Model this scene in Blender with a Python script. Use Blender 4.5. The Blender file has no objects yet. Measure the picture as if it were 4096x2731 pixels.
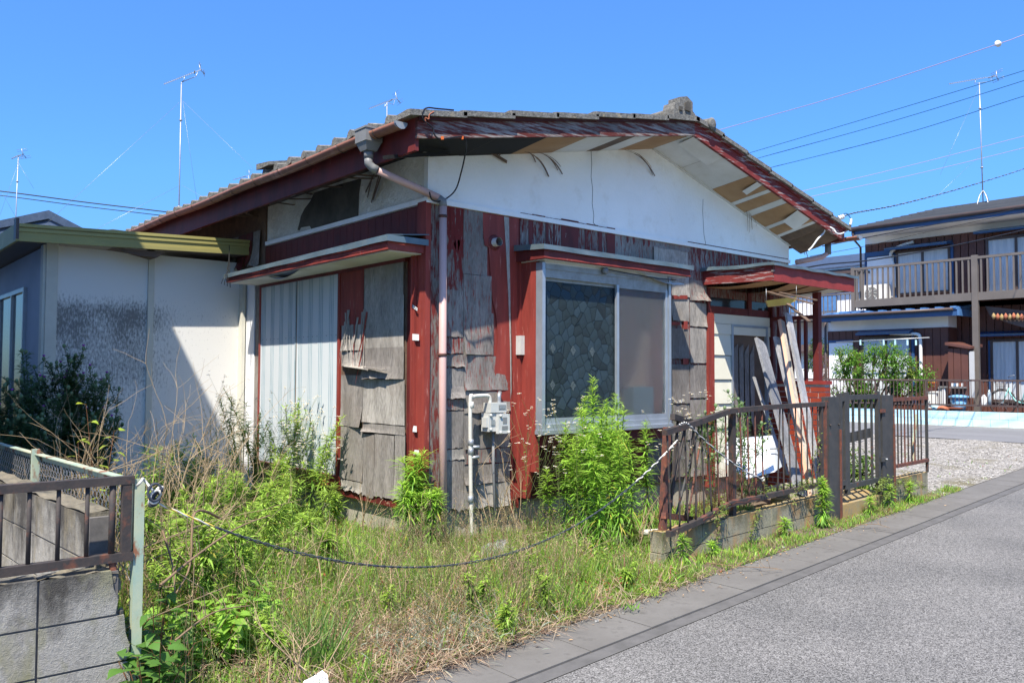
import bpy, math, random
import numpy as np
from mathutils import Vector, Matrix
random.seed(7); RNG=np.random.default_rng(11)
S=bpy.context.scene
col=S.collection
# ---------------------------------------------------------------- camera, sky, sun
FPX=3302.5; YAW,PIT,ROL=[math.radians(v) for v in (49.275,2.275,0.247)]
cy,sy=math.cos(YAW),math.sin(YAW)
fw=Vector((cy*math.cos(PIT),sy*math.cos(PIT),math.sin(PIT))); r0=Vector((sy,-cy,0)); u0=r0.cross(fw)
rt=r0*math.cos(ROL)+u0*math.sin(ROL); up=u0*math.cos(ROL)-r0*math.sin(ROL)
CAM=Vector((0,0,1.55))
cd=bpy.data.cameras.new('camera'); cam=bpy.data.objects.new('camera',cd); col.objects.link(cam)
cd.sensor_width=36; cd.lens=36*FPX/4096; cd.clip_end=400; cd.clip_start=0.05
cam.matrix_world=Matrix(((rt.x,up.x,-fw.x,CAM.x),(rt.y,up.y,-fw.y,CAM.y),(rt.z,up.z,-fw.z,CAM.z),(0,0,0,1)))
S.camera=cam
SUN=Vector((-.55,-.42,1.07)).normalized()
w=bpy.data.worlds.new("World"); S.world=w; w.use_nodes=True
nt=w.node_tree; bg=nt.nodes['Background']; sk=nt.nodes.new('ShaderNodeTexSky'); sk.sky_type='NISHITA'; sk.sun_disc=False
sk.sun_elevation=math.asin(SUN.z); sk.sun_rotation=math.atan2(SUN.x,SUN.y); sk.air_density=1.0; sk.dust_density=0.3; sk.ozone_density=3.0; sk.altitude=0
tcw=nt.nodes.new('ShaderNodeTexCoord'); sxw=nt.nodes.new('ShaderNodeSeparateXYZ'); nt.links.new(tcw.outputs['Generated'],sxw.inputs[0])
rw=nt.nodes.new('ShaderNodeValToRGB'); nt.links.new(sxw.outputs[2],rw.inputs[0]); e=rw.color_ramp
e.elements[0].position=0; e.elements[0].color=(.22,.35,.50,1); e.elements[1].position=.9; e.elements[1].color=(.80,1.0,1.3,1)
for p_,c_ in ((.08,(.27,.45,.68)),(.22,(.36,.66,1.08)),(.5,(.50,.84,1.25))): k_=e.elements.new(p_); k_.color=(*c_,1)
mw=nt.nodes.new('ShaderNodeMix'); mw.data_type='RGBA'; mw.blend_type='MULTIPLY'; mw.inputs[0].default_value=1; nt.links.new(sk.outputs[0],mw.inputs[6]); nt.links.new(rw.outputs[0],mw.inputs[7]); nt.links.new(mw.outputs[2],bg.inputs[0]); bg.inputs[1].default_value=0.118
ld=bpy.data.lights.new('sun','SUN'); ld.energy=5.0; ld.angle=math.radians(.5); ld.color=(1,.93,.82)
lo=bpy.data.objects.new('sun',ld); col.objects.link(lo); lo.rotation_euler=SUN.to_track_quat('Z','Y').to_euler(); lo.location=(0,0,30)
S.view_settings.view_transform='Standard'; S.view_settings.look='None'; S.view_settings.gamma=1; S.view_settings.exposure=1.0
# ---------------------------------------------------------------- pixel -> plane helpers (photograph pixels on real planes)
def ray(x,y): return fw+rt*((x-2048)/FPX)-up*((y-1365.5)/FPX)
def onX(x,y,X): d=ray(x,y); return CAM+d*((X-CAM.x)/d.x)
def onY(x,y,Y): d=ray(x,y); return CAM+d*((Y-CAM.y)/d.y)
def onZ(x,y,Z=0): d=ray(x,y); return CAM+d*((Z-CAM.z)/d.z)
def dep(x,y,D): return CAM+ray(x,y)*D
def onP(x,y,p,n): d=ray(x,y); n=Vector(n); return CAM+d*(n.dot(Vector(p)-CAM)/n.dot(d))
def pxof(P):
    v=Vector(P)-CAM; z=v.dot(fw); return 2048+FPX*v.dot(rt)/z,1365.5-FPX*v.dot(up)/z,z
def depof(P): return (Vector(P)-CAM).dot(fw)
def ztop(P,x,y):   # height reached above P by the photo pixel y
    return dep(x,y,depof(P)).z
# ---------------------------------------------------------------- materials
MATS={}
def newmat(name):
    m=bpy.data.materials.new(name); m.use_nodes=True; n=m.node_tree.nodes; b=n['Principled BSDF']; return m,m.node_tree,b
def M(name,c1,c2=None,c3=None,sc=3,st=(1,1,1),lo=.35,hi=.65,rough=.8,bump=.0,bsc=60,metal=0,spec=.4,det=6,sc3=12,lo3=.55,hi3=.7,bst=None,dist=.01,joint=None):
    """two or three colours mixed by stretched noise, plus fine bump"""
    m,t,b=newmat(name); N=t.nodes; L=t.links
    tc=N.new('ShaderNodeTexCoord')
    def noise(scale,stretch,d=det):
        mp=N.new('ShaderNodeMapping'); mp.inputs['Scale'].default_value=stretch; L.new(tc.outputs['Object'],mp.inputs[0])
        n=N.new('ShaderNodeTexNoise'); n.inputs['Scale'].default_value=scale; n.inputs['Detail'].default_value=d; n.inputs['Roughness'].default_value=.65
        L.new(mp.outputs[0],n.inputs[0]); return n
    def ramp(src,a,c):
        r=N.new('ShaderNodeMapRange'); r.inputs['From Min'].default_value=a; r.inputs['From Max'].default_value=c; L.new(src,r.inputs['Value']); return r.outputs[0]
    def mix(f,a,c):
        x=N.new('ShaderNodeMix'); x.data_type='RGBA'; L.new(f,x.inputs[0])
        for s,v in ((6,a),(7,c)):
            if isinstance(v,tuple): x.inputs[s].default_value=(*v,1)
            else: L.new(v,x.inputs[s])
        return x.outputs[2]
    out=c1
    if c2: out=mix(ramp(noise(sc,st).outputs[0],lo,hi),c1,c2)
    if c3: out=mix(ramp(noise(sc3,st).outputs[0],lo3,hi3),out,c3)
    if isinstance(out,tuple): b.inputs['Base Color'].default_value=(*out,1)
    else: L.new(out,b.inputs['Base Color'])
    b.inputs['Roughness'].default_value=rough; b.inputs['Metallic'].default_value=metal; b.inputs['Specular IOR Level'].default_value=spec
    if bump:
        bp=N.new('ShaderNodeBump'); bp.inputs['Strength'].default_value=bump; bp.inputs['Distance'].default_value=dist
        L.new(noise(bsc,bst or st).outputs[0],bp.inputs['Height']); L.new(bp.outputs[0],b.inputs['Normal'])
    MATS[name]=m; return m
def wood_peel(name,grey,red,lo,hi,st=(1,1,.16),sc=46,grain=True):
    """weathered plywood with what is left of its red paint"""
    m,t,b=newmat(name); N=t.nodes; L=t.links; tc=N.new('ShaderNodeTexCoord')
    def nz(scale,stv,d=8,ro=.7):
        mp=N.new('ShaderNodeMapping'); mp.inputs['Scale'].default_value=stv; L.new(tc.outputs['Object'],mp.inputs[0])
        n=N.new('ShaderNodeTexNoise'); n.inputs['Scale'].default_value=scale; n.inputs['Detail'].default_value=d; n.inputs['Roughness'].default_value=ro; L.new(mp.outputs[0],n.inputs[0]); return n.outputs[0]
    def mr(s,a,c):
        r=N.new('ShaderNodeMapRange'); r.inputs['From Min'].default_value=a; r.inputs['From Max'].default_value=c; L.new(s,r.inputs[0]); return r.outputs[0]
    def mx(f,a,c):
        x=N.new('ShaderNodeMix'); x.data_type='RGBA'; L.new(f,x.inputs[0])
        for s,v in ((6,a),(7,c)):
            if isinstance(v,tuple): x.inputs[s].default_value=(*v,1)
            else: L.new(v,x.inputs[s])
        return x.outputs[2]
    g1=tuple(v*.34 for v in grey); g2=tuple(min(1,v*1.5) for v in grey)
    g=mx(mr(nz(95,st),.3,.7),g1,g2); g=mx(mr(nz(11,st),.45,.8),g,g2); g=mx(mr(nz(1.1,(1,1,.5)),.45,.75),g,g1)
    g=mx(mr(nz(2.2,(1,1,1)),.5,.8),g,(grey[0]*.7,grey[1]*.62,grey[2]*.54))
    r=mx(mr(nz(6,(1,1,.4)),.3,.7),red,tuple(v*.7 for v in red))
    f=mr(nz(sc,st),lo,hi)
    c=mx(f,g,r); L.new(c,b.inputs['Base Color']); b.inputs['Roughness'].default_value=.78; b.inputs['Specular IOR Level'].default_value=.3
    bp=N.new('ShaderNodeBump'); bp.inputs['Strength'].default_value=.5; bp.inputs['Distance'].default_value=.004; L.new(nz(45,st),bp.inputs['Height']); L.new(bp.outputs[0],b.inputs['Normal'])
    MATS[name]=m; return m
def leafmat(name,rough=.5,trans=.35):
    m=bpy.data.materials.new(name); m.use_nodes=True; t=m.node_tree; N=t.nodes; L=t.links; b=N['Principled BSDF']
    a=N.new('ShaderNodeAttribute'); a.attribute_name='Col'; L.new(a.outputs['Color'],b.inputs['Base Color']); b.inputs['Roughness'].default_value=rough; b.inputs['Specular IOR Level'].default_value=.35
    tr=N.new('ShaderNodeBsdfTranslucent'); hs=N.new('ShaderNodeHueSaturation'); hs.inputs['Value'].default_value=1.5; hs.inputs['Hue'].default_value=.485; L.new(a.outputs['Color'],hs.inputs['Color']); L.new(hs.outputs[0],tr.inputs[0])
    mx=N.new('ShaderNodeMixShader'); mx.inputs[0].default_value=trans+.08; L.new(b.outputs[0],mx.inputs[1]); L.new(tr.outputs[0],mx.inputs[2]); L.new(mx.outputs[0],N['Material Output'].inputs[0])
    MATS[name]=m; return m
RED=(.35,.048,.032); GW=(.215,.195,.175)
plaster=M('white_plaster',(.90,.90,.87),(.82,.82,.78),(.62,.57,.47),sc=.9,sc3=3.2,lo3=.56,hi3=.95,rough=.9,bump=.6,bsc=38,dist=.012)
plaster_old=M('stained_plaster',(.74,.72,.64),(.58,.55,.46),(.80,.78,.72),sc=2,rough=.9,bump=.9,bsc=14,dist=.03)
cement_dark=M('dark_cement',(.11,.10,.08),(.055,.05,.042),sc=3,rough=.95,bump=.4,bsc=30)
red=M('red_paint',(.27,.042,.029),(.165,.025,.018),(.36,.14,.11),sc=9,st=(1,1,.12),sc3=40,lo3=.60,hi3=.72,rough=.62,bump=.25,bsc=40,dist=.004)
redshade=M('shaded_dark_red_paint',(.15,.020,.017),(.085,.013,.012),(.26,.20,.18),sc=6,st=(1,1,.3),sc3=26,lo3=.68,hi3=.74,rough=.6,bump=.3,bsc=40,dist=.004)  # dark red boards, deepened so the colour itself carries their shade
redplain=M('porch_red_paint',(.27,.035,.028),(.20,.026,.02),sc=8,rough=.55,bump=.15,bsc=30)
peel_mid=wood_peel('peeling_red_wood',GW,(.16,.022,.018),.45,.56)
peel_low=wood_peel('grey_wood_red_traces',GW,(.22,.05,.04),.53,.64)
peel_hi=wood_peel('red_wood_grey_cracks',GW,(.17,.018,.015),.36,.42)
grey=wood_peel('bare_grey_wood',(.235,.213,.19),(.2,.05,.04),.70,.8)
greylite=wood_peel('pale_grey_wood',(.33,.305,.27),(.3,.1,.08),.74,.85)
barge_m=wood_peel('weathered_barge_paint',(.23,.205,.19),(.12,.024,.018),.44,.54,st=(.09,.09,1),sc=38)
barge_r=wood_peel('red_barge_paint',(.33,.29,.28),(.20,.03,.026),.40,.47,st=(.09,.09,1),sc=38)
barge_m2=wood_peel('dark_barge_paint',(.10,.09,.085),(.07,.016,.013),.34,.44,st=(.09,.09,1),sc=38)
ply=M('brown_plywood',(.33,.185,.085),(.42,.26,.13),(.2,.1,.05),sc=3,st=(.3,1,1),sc3=5,lo3=.6,hi3=.8,rough=.75,bump=.3,bsc=50)
plydark=M('dark_plywood',(.10,.065,.045),(.17,.11,.07),sc=6,st=(.3,1,1),rough=.8,bump=.3)
soff_w=M('white_soffit_board',(.68,.68,.66),(.55,.54,.50),sc=2,rough=.8)
tile_m=M('grey_roof_tile',(.20,.195,.175),(.095,.09,.08),(.30,.25,.16),sc=30,sc3=14,lo3=.6,hi3=.72,rough=.95,bump=.9,bsc=45,dist=.01)
bluezinc=M('blue_grey_flashing',(.10,.155,.185),(.15,.19,.205),(.12,.07,.05),sc=5,sc3=18,lo3=.66,hi3=.72,rough=.45,metal=.3)
alud=M('dirty_aluminium',(.33,.34,.33),(.24,.24,.22),sc=9,rough=.5,metal=.3)
alu=M('aluminium',(.42,.46,.50),(.35,.385,.42),sc=6,rough=.38,metal=.55,bump=.05)
galv=M('galvanised_steel',(.42,.44,.45),(.32,.33,.34),sc=8,rough=.45,metal=.6)
pinkpipe=M('faded_pink_pipe',(.56,.37,.33),(.50,.31,.27),(.3,.12,.09),sc=2,st=(1,1,.5),sc3=14,lo3=.66,hi3=.75,rough=.5)
brownpipe=M('brown_gutter',(.27,.12,.075),(.20,.085,.055),(.4,.22,.18),sc=2.5,sc3=5,lo3=.55,hi3=.7,rough=.42)
greyplastic=M('grey_plastic',(.20,.205,.20),(.16,.16,.16),sc=6,rough=.5)
whitepvc=M('white_pvc',(.60,.59,.53),(.48,.45,.38),(.32,.19,.12),sc=6,sc3=14,lo3=.68,hi3=.76,rough=.5)
meterw=M('meter_white',(.50,.50,.47),(.42,.42,.39),sc=9,rough=.45)
dark=M('dark_gap',(.012,.012,.012),rough=.9)
blackw=M('black_cable',(.014,.014,.016),rough=.5)
foundm=M('foundation_concrete',(.36,.33,.27),(.26,.24,.19),(.45,.36,.25),sc=3,sc3=1.5,lo3=.55,hi3=.75,rough=.95,bump=.35,bsc=50)
def _stain():
    m,t,b=newmat('mouldy_white_panel'); N=t.nodes; L=t.links; tc=N.new('ShaderNodeTexCoord')
    sp=N.new('ShaderNodeSeparateXYZ'); L.new(tc.outputs['Object'],sp.inputs[0])
    mp=N.new('ShaderNodeMapping'); mp.inputs['Scale'].default_value=(1,1,.38); L.new(tc.outputs['Object'],mp.inputs[0])
    n=N.new('ShaderNodeTexNoise'); n.inputs['Scale'].default_value=52; n.inputs['Detail'].default_value=8; n.inputs['Roughness'].default_value=.66; L.new(mp.outputs[0],n.inputs[0])
    n2=N.new('ShaderNodeTexNoise'); n2.inputs['Scale'].default_value=1.7; n2.inputs['Detail'].default_value=3; L.new(tc.outputs['Object'],n2.inputs[0])
    def mr(s,a,c,d=0,e=1):
        r=N.new('ShaderNodeMapRange'); r.inputs[1].default_value=a; r.inputs[2].default_value=c; r.inputs[3].default_value=d; r.inputs[4].default_value=e; L.new(s,r.inputs[0]); return r.outputs[0]
    def mt(op,a,c):
        x=N.new('ShaderNodeMath'); x.operation=op
        for i,v in enumerate((a,c)):
            if isinstance(v,(int,float)): x.inputs[i].default_value=v
            else: L.new(v,x.inputs[i])
        return x.outputs[0]
    band=mt('MULTIPLY',mr(sp.outputs[2],2.52,2.25),mr(sp.outputs[2],.9,2.25,.25,1))
    band=mt('MULTIPLY',band,mr(sp.outputs[0],.95,1.4,1,.25))   # local x grows to the right
    band=mt('MULTIPLY',band,mr(n2.outputs[0],.25,.6,.55,1.15))
    f=mr(mt('ADD',n.outputs[0],mt('MULTIPLY',band,.40)),.66,.92)
    f=mt('MULTIPLY',f,.88)
    x=N.new('ShaderNodeMix'); x.data_type='RGBA'; L.new(f,x.inputs[0]); x.inputs[6].default_value=(.70,.69,.65,1); x.inputs[7].default_value=(.12,.12,.115,1)
    L.new(x.outputs[2],b.inputs['Base Color']); b.inputs['Roughness'].default_value=.75
    return m
shedpanel=_stain()
cream=M('cream_trim',(.60,.585,.50),(.52,.50,.42),sc=3,rough=.6)
olive=M('olive_fascia',(.36,.32,.105),(.28,.25,.09),(.42,.40,.2),sc=2,st=(.4,1,1),sc3=9,lo3=.6,hi3=.75,rough=.5)
shadewall=M('shed_side_wall',(.40,.44,.50),(.34,.38,.44),sc=2,rough=.8)  # blue-grey shade of the shed side is put into the base colour
shutm=M('shutter_blue_grey',(.60,.63,.63),(.52,.56,.575),sc=1.2,st=(1,1,.3),rough=.5)
shutl=M('shutter_blue_line',(.20,.32,.36),(.34,.42,.45),sc=5,rough=.5)
rust=M('rusty_black_iron',(.055,.042,.036),(.028,.026,.026),(.15,.055,.03),sc=14,sc3=13,lo3=.55,hi3=.72,rough=.75,bump=.5,bsc=90,dist=.003)
rustred=M('red_rust_iron',(.16,.05,.03),(.06,.035,.03),(.25,.09,.045),sc=14,sc3=20,lo3=.55,hi3=.7,rough=.8,bump=.6,bsc=90,dist=.003)
ironblk=M('black_iron',(.035,.036,.036),(.055,.053,.05),(.14,.045,.025),sc=9,sc3=7,lo3=.62,hi3=.72,rough=.55,bump=.2,bsc=80,dist=.002)
greenpost=M('pale_green_paint',(.25,.36,.29),(.46,.45,.29),(.24,.10,.05),sc=4,st=(1,1,.5),sc3=9,lo3=.55,hi3=.62,rough=.6,bump=.2,bsc=60,dist=.003)
blockm=M('weathered_block',(.27,.25,.215),(.18,.168,.145),(.055,.05,.044),sc=5,sc3=3.2,lo3=.50,hi3=.72,rough=.95,bump=.6,bsc=260,dist=.003)
def stained(name,base,dk,moss,zt,dep_,sc=260):
    m,t,b=newmat(name); N=t.nodes; L=t.links; tc=N.new('ShaderNodeTexCoord'); g=N.new('ShaderNodeNewGeometry'); sp=N.new('ShaderNodeSeparateXYZ'); L.new(g.outputs['Position'],sp.inputs[0])
    def nz(s_,st=(1,1,1),d=8,w=0):
        mp=N.new('ShaderNodeMapping'); mp.inputs['Scale'].default_value=st; mp.inputs['Location'].default_value=(w,w,w); L.new(tc.outputs['Object'],mp.inputs[0]); n=N.new('ShaderNodeTexNoise'); n.inputs['Scale'].default_value=s_; n.inputs['Detail'].default_value=d; n.inputs['Roughness'].default_value=.68; L.new(mp.outputs[0],n.inputs[0]); return n.outputs[0]
    def mr(s_,a,c,d=0,e=1):
        r=N.new('ShaderNodeMapRange'); r.inputs[1].default_value=a; r.inputs[2].default_value=c; r.inputs[3].default_value=d; r.inputs[4].default_value=e; L.new(s_,r.inputs[0]); return r.outputs[0]
    def mt(op,a,c):
        x=N.new('ShaderNodeMath'); x.operation=op
        for i,v in enumerate((a,c)):
            if isinstance(v,(int,float)): x.inputs[i].default_value=v
            else: L.new(v,x.inputs[i])
        return x.outputs[0]
    def mx(f,a,c):
        x=N.new('ShaderNodeMix'); x.data_type='RGBA'; L.new(f,x.inputs[0])
        for s_,v in ((6,a),(7,c)):
            if isinstance(v,tuple): x.inputs[s_].default_value=(*v,1)
            else: L.new(v,x.inputs[s_])
        return x.outputs[2]
    base_=mx(mr(nz(70),.3,.7),tuple(v*.72 for v in base),tuple(min(1,v*1.2) for v in base))
    f=mt('ADD',nz(5,(1,1,.6),8,3),mr(sp.outputs[2],zt-dep_,zt,-.02,.26)); c=mx(mr(f,.52,.76),base_,dk)
    c=mx(mr(nz(3.2,(1,1,.45),6,9),.49,.64),c,moss); L.new(c,b.inputs['Base Color']); b.inputs['Roughness'].default_value=.95
    v=N.new('ShaderNodeTexVoronoi'); v.inputs['Scale'].default_value=sc; L.new(tc.outputs['Object'],v.inputs[0]); bp=N.new('ShaderNodeBump'); bp.inputs['Strength'].default_value=.7; bp.inputs['Distance'].default_value=.003; L.new(v.outputs['Distance'],bp.inputs['Height'])
    b2=N.new('ShaderNodeBump'); b2.inputs['Strength'].default_value=.6; b2.inputs['Distance'].default_value=.01; L.new(nz(30),b2.inputs['Height']); L.new(bp.outputs[0],b2.inputs['Normal']); L.new(b2.outputs[0],b.inputs['Normal'])
    return m
blockm=stained('weathered_block',(.30,.285,.25),(.055,.05,.042),(.21,.20,.12),.74,.35)
blockin=stained('stained_boundary_block',(.31,.295,.26),(.05,.045,.038),(.20,.17,.11),.95,.5)
lowwall=stained('mossy_low_wall',(.26,.24,.17),(.10,.09,.05),(.36,.19,.06),.31,.2)
blockdk=M('mossy_block_top',(.13,.12,.09),(.2,.17,.12),(.05,.045,.04),sc=7,sc3=5,rough=.95,bump=.8,bsc=60,dist=.012)
mosstop=M('orange_moss_concrete',(.34,.22,.07),(.27,.22,.13),(.2,.18,.13),sc=5,sc3=9,rough=.95,bump=.6,bsc=60)
mortar=M('mortar',(.09,.085,.08),(.14,.13,.12),sc=20,rough=.95)
creamsid=M('cream_lap_siding',(.72,.70,.58),(.66,.64,.52),sc=2,rough=.7,bump=.15,bsc=60)
brickm=M('glazed_red_brick',(.30,.045,.02),(.20,.03,.015),sc=5,rough=.3,spec=.6)
grout=M('white_grout',(.62,.58,.53),rough=.9)
navy=M('navy_fascia',(.03,.085,.21),(.025,.065,.16),sc=3,rough=.45)
bluemetal=M('blue_metal_roof',(.06,.16,.36),(.10,.22,.42),sc=6,rough=.4)
brownsid=M('brown_metal_siding',(.115,.045,.032),(.09,.036,.028),sc=1.5,rough=.6)
whitewall=M('white_house_wall',(.80,.80,.80),(.74,.74,.74),sc=2,rough=.85,bump=.1)
greywall=M('grey_house_wall',(.45,.45,.44),(.4,.4,.4),sc=2,rough=.85)
slate=M('dark_slate_roof',(.055,.06,.07),(.085,.09,.10),sc=3,st=(1,.2,1),rough=.7,bump=.3,bsc=20)
slateblue=M('navy_slate_roof',(.03,.045,.075),(.05,.07,.11),sc=5,rough=.55,bump=.3,bsc=20)
balc=M('taupe_balcony',(.14,.12,.105),(.115,.10,.088),sc=3,rough=.5)
brownmetal=M('brown_metal',(.09,.06,.05),(.07,.05,.045),sc=5,rough=.45)
curtain=M('white_curtain',(.62,.65,.66),(.45,.5,.53),sc=7,st=(1,3,.15),rough=.6,bump=.3,bsc=14)
curtainshade=M('roller_screen',(.48,.50,.48),(.40,.42,.41),sc=4,rough=.5)
litblue=M('pale_blue_block',(.42,.66,.74),(.50,.72,.78),sc=3,rough=.8,bump=.15,bsc=50)
blueplastic=M('blue_plastic',(.16,.36,.58),(.13,.3,.5),sc=4,rough=.4)
orangeplastic=M('orange_plastic',(.62,.14,.03),(.5,.11,.03),sc=4,rough=.5)
yellowm=M('yellow_plastic',(.58,.42,.06),(.5,.34,.05),sc=6,rough=.45)
whiteplastic=M('white_plastic',(.75,.75,.73),(.66,.66,.64),sc=5,rough=.4)
darkgreen=M('dark_green_plastic',(.02,.07,.05),rough=.5)
tealm=M('mint_bicycle_paint',(.28,.60,.55),(.22,.52,.48),sc=4,rough=.3,spec=.6)
rubber=M('black_rubber',(.02,.02,.02),rough=.7)
terra=M('terracotta',(.36,.12,.06),(.28,.09,.05),sc=6,rough=.8)
plankg=wood_peel('grey_plank',(.34,.34,.345),(.3,.2,.16),.72,.85)
plankd=wood_peel('dark_grey_plank',(.20,.205,.215),(.3,.2,.16),.72,.85)
plankl=wood_peel('pale_plank',(.52,.48,.42),(.5,.3,.2),.72,.85)
plankpink=M('fresh_cut_wood',(.66,.42,.30),(.6,.36,.24),sc=6,st=(1,1,.2),rough=.7)
whiteboard=M('white_board',(.72,.73,.74),(.62,.63,.64),sc=4,rough=.6,bump=.2)
rope_w=M('white_rope',(.62,.60,.54),(.5,.48,.42),sc=30,rough=.9,bump=.5,bsc=200,dist=.002)
rope_b=M('dark_rope',(.028,.035,.05),(.05,.055,.07),sc=30,rough=.85,bump=.5,bsc=200,dist=.002)
rope_y=M('yellow_rope',(.6,.45,.08),rough=.9)
rockm=M('grey_rock',(.30,.30,.28),(.20,.20,.19),sc=6,rough=.95,bump=.8,bsc=25,dist=.02)
paperm=M('white_paper',(.82,.83,.86),rough=.7)
ink=M('black_ink',(.03,.03,.035),rough=.7)
inky=M('yellow_ink',(.55,.42,.12),rough=.7)
LEAF=leafmat('leaf'); DRY=leafmat('dry_stalk',.8,.12); PETAL=leafmat('petal',.6,.3)
# --- glass
def glass_kaleido():
    m,t,b=newmat('pebble_pattern_glass'); N=t.nodes; L=t.links; tc=N.new('ShaderNodeTexCoord')
    mp=N.new('ShaderNodeMapping'); mp.inputs['Scale'].default_value=(1,1,.82); mp.inputs['Rotation'].default_value=(0,.5,0); L.new(tc.outputs['Object'],mp.inputs[0])
    v=N.new('ShaderNodeTexVoronoi'); v.inputs['Scale'].default_value=11; v.inputs['Randomness'].default_value=.9; L.new(mp.outputs[0],v.inputs[0])
    e=N.new('ShaderNodeTexVoronoi'); e.inputs['Scale'].default_value=11; e.inputs['Randomness'].default_value=.9; e.feature='DISTANCE_TO_EDGE'; L.new(mp.outputs[0],e.inputs[0])
    r=N.new('ShaderNodeValToRGB'); r.color_ramp.elements[0].position=.0; r.color_ramp.elements[0].color=(.004,.007,.009,1); r.color_ramp.elements[1].color=(.025,.038,.044,1); r.color_ramp.elements[1].position=.05
    L.new(e.outputs['Distance'],r.inputs[0])
    mx=N.new('ShaderNodeMix'); mx.data_type='RGBA'; mx.blend_type='MULTIPLY'; mx.inputs[0].default_value=.75; L.new(r.outputs[0],mx.inputs[6]); L.new(v.outputs['Color'],mx.inputs[7])
    L.new(r.outputs[0],b.inputs['Base Color'])
    sub=N.new('ShaderNodeVectorMath'); sub.operation='SUBTRACT'; L.new(v.outputs['Color'],sub.inputs[0]); sub.inputs[1].default_value=(.5,.5,.5)
    # every facet tilts its own way
    g=N.new('ShaderNodeNewGeometry'); sc=N.new('ShaderNodeVectorMath'); sc.operation='SCALE'; sc.inputs['Scale'].default_value=.28; L.new(sub.outputs[0],sc.inputs[0])
    ad=N.new('ShaderNodeVectorMath'); ad.operation='ADD'; L.new(g.outputs['Normal'],ad.inputs[0]); L.new(sc.outputs[0],ad.inputs[1]); no=N.new('ShaderNodeVectorMath'); no.operation='NORMALIZE'; L.new(ad.outputs[0],no.inputs[0])
    bp=N.new('ShaderNodeBump'); bp.inputs['Strength'].default_value=.8; bp.inputs['Distance'].default_value=.006; L.new(e.outputs['Distance'],bp.inputs['Height']); L.new(no.outputs[0],bp.inputs['Normal']); L.new(bp.outputs[0],b.inputs['Normal'])
    b.inputs['Roughness'].default_value=.3; b.inputs['Specular IOR Level'].default_value=.22
    return m
def glass_frost():
    m,t,b=newmat('frosted_glass'); N=t.nodes; L=t.links; tc=N.new('ShaderNodeTexCoord')
    n=N.new('ShaderNodeTexNoise'); n.inputs['Scale'].default_value=55; n.inputs['Detail'].default_value=2; L.new(tc.outputs['Object'],n.inputs[0])
    bp=N.new('ShaderNodeBump'); bp.inputs['Strength'].default_value=.55; bp.inputs['Distance'].default_value=.01; L.new(n.outputs[0],bp.inputs['Height']); L.new(bp.outputs[0],b.inputs['Normal'])
    b.inputs['Base Color'].default_value=(.74,.79,.79,1); b.inputs['Roughness'].default_value=.24; b.inputs['Transmission Weight'].default_value=.95; b.inputs['IOR'].default_value=1.3
    return m
def glass_dark(name='dark_window_glass',c=(.03,.035,.04),r=.08):
    m,t,b=newmat(name); b.inputs['Base Color'].default_value=(*c,1); b.inputs['Roughness'].default_value=r; b.inputs['Specular IOR Level'].default_value=.6; return m
lozm=M('dotted_glass',(.10,.12,.12),(.02,.03,.035),sc=140,lo=.45,hi=.55,rough=.3)
kaleido=glass_kaleido(); frost=glass_frost(); dglass=glass_dark()
hglass=glass_dark('house_window_glass',(.35,.42,.46),.1)
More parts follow.
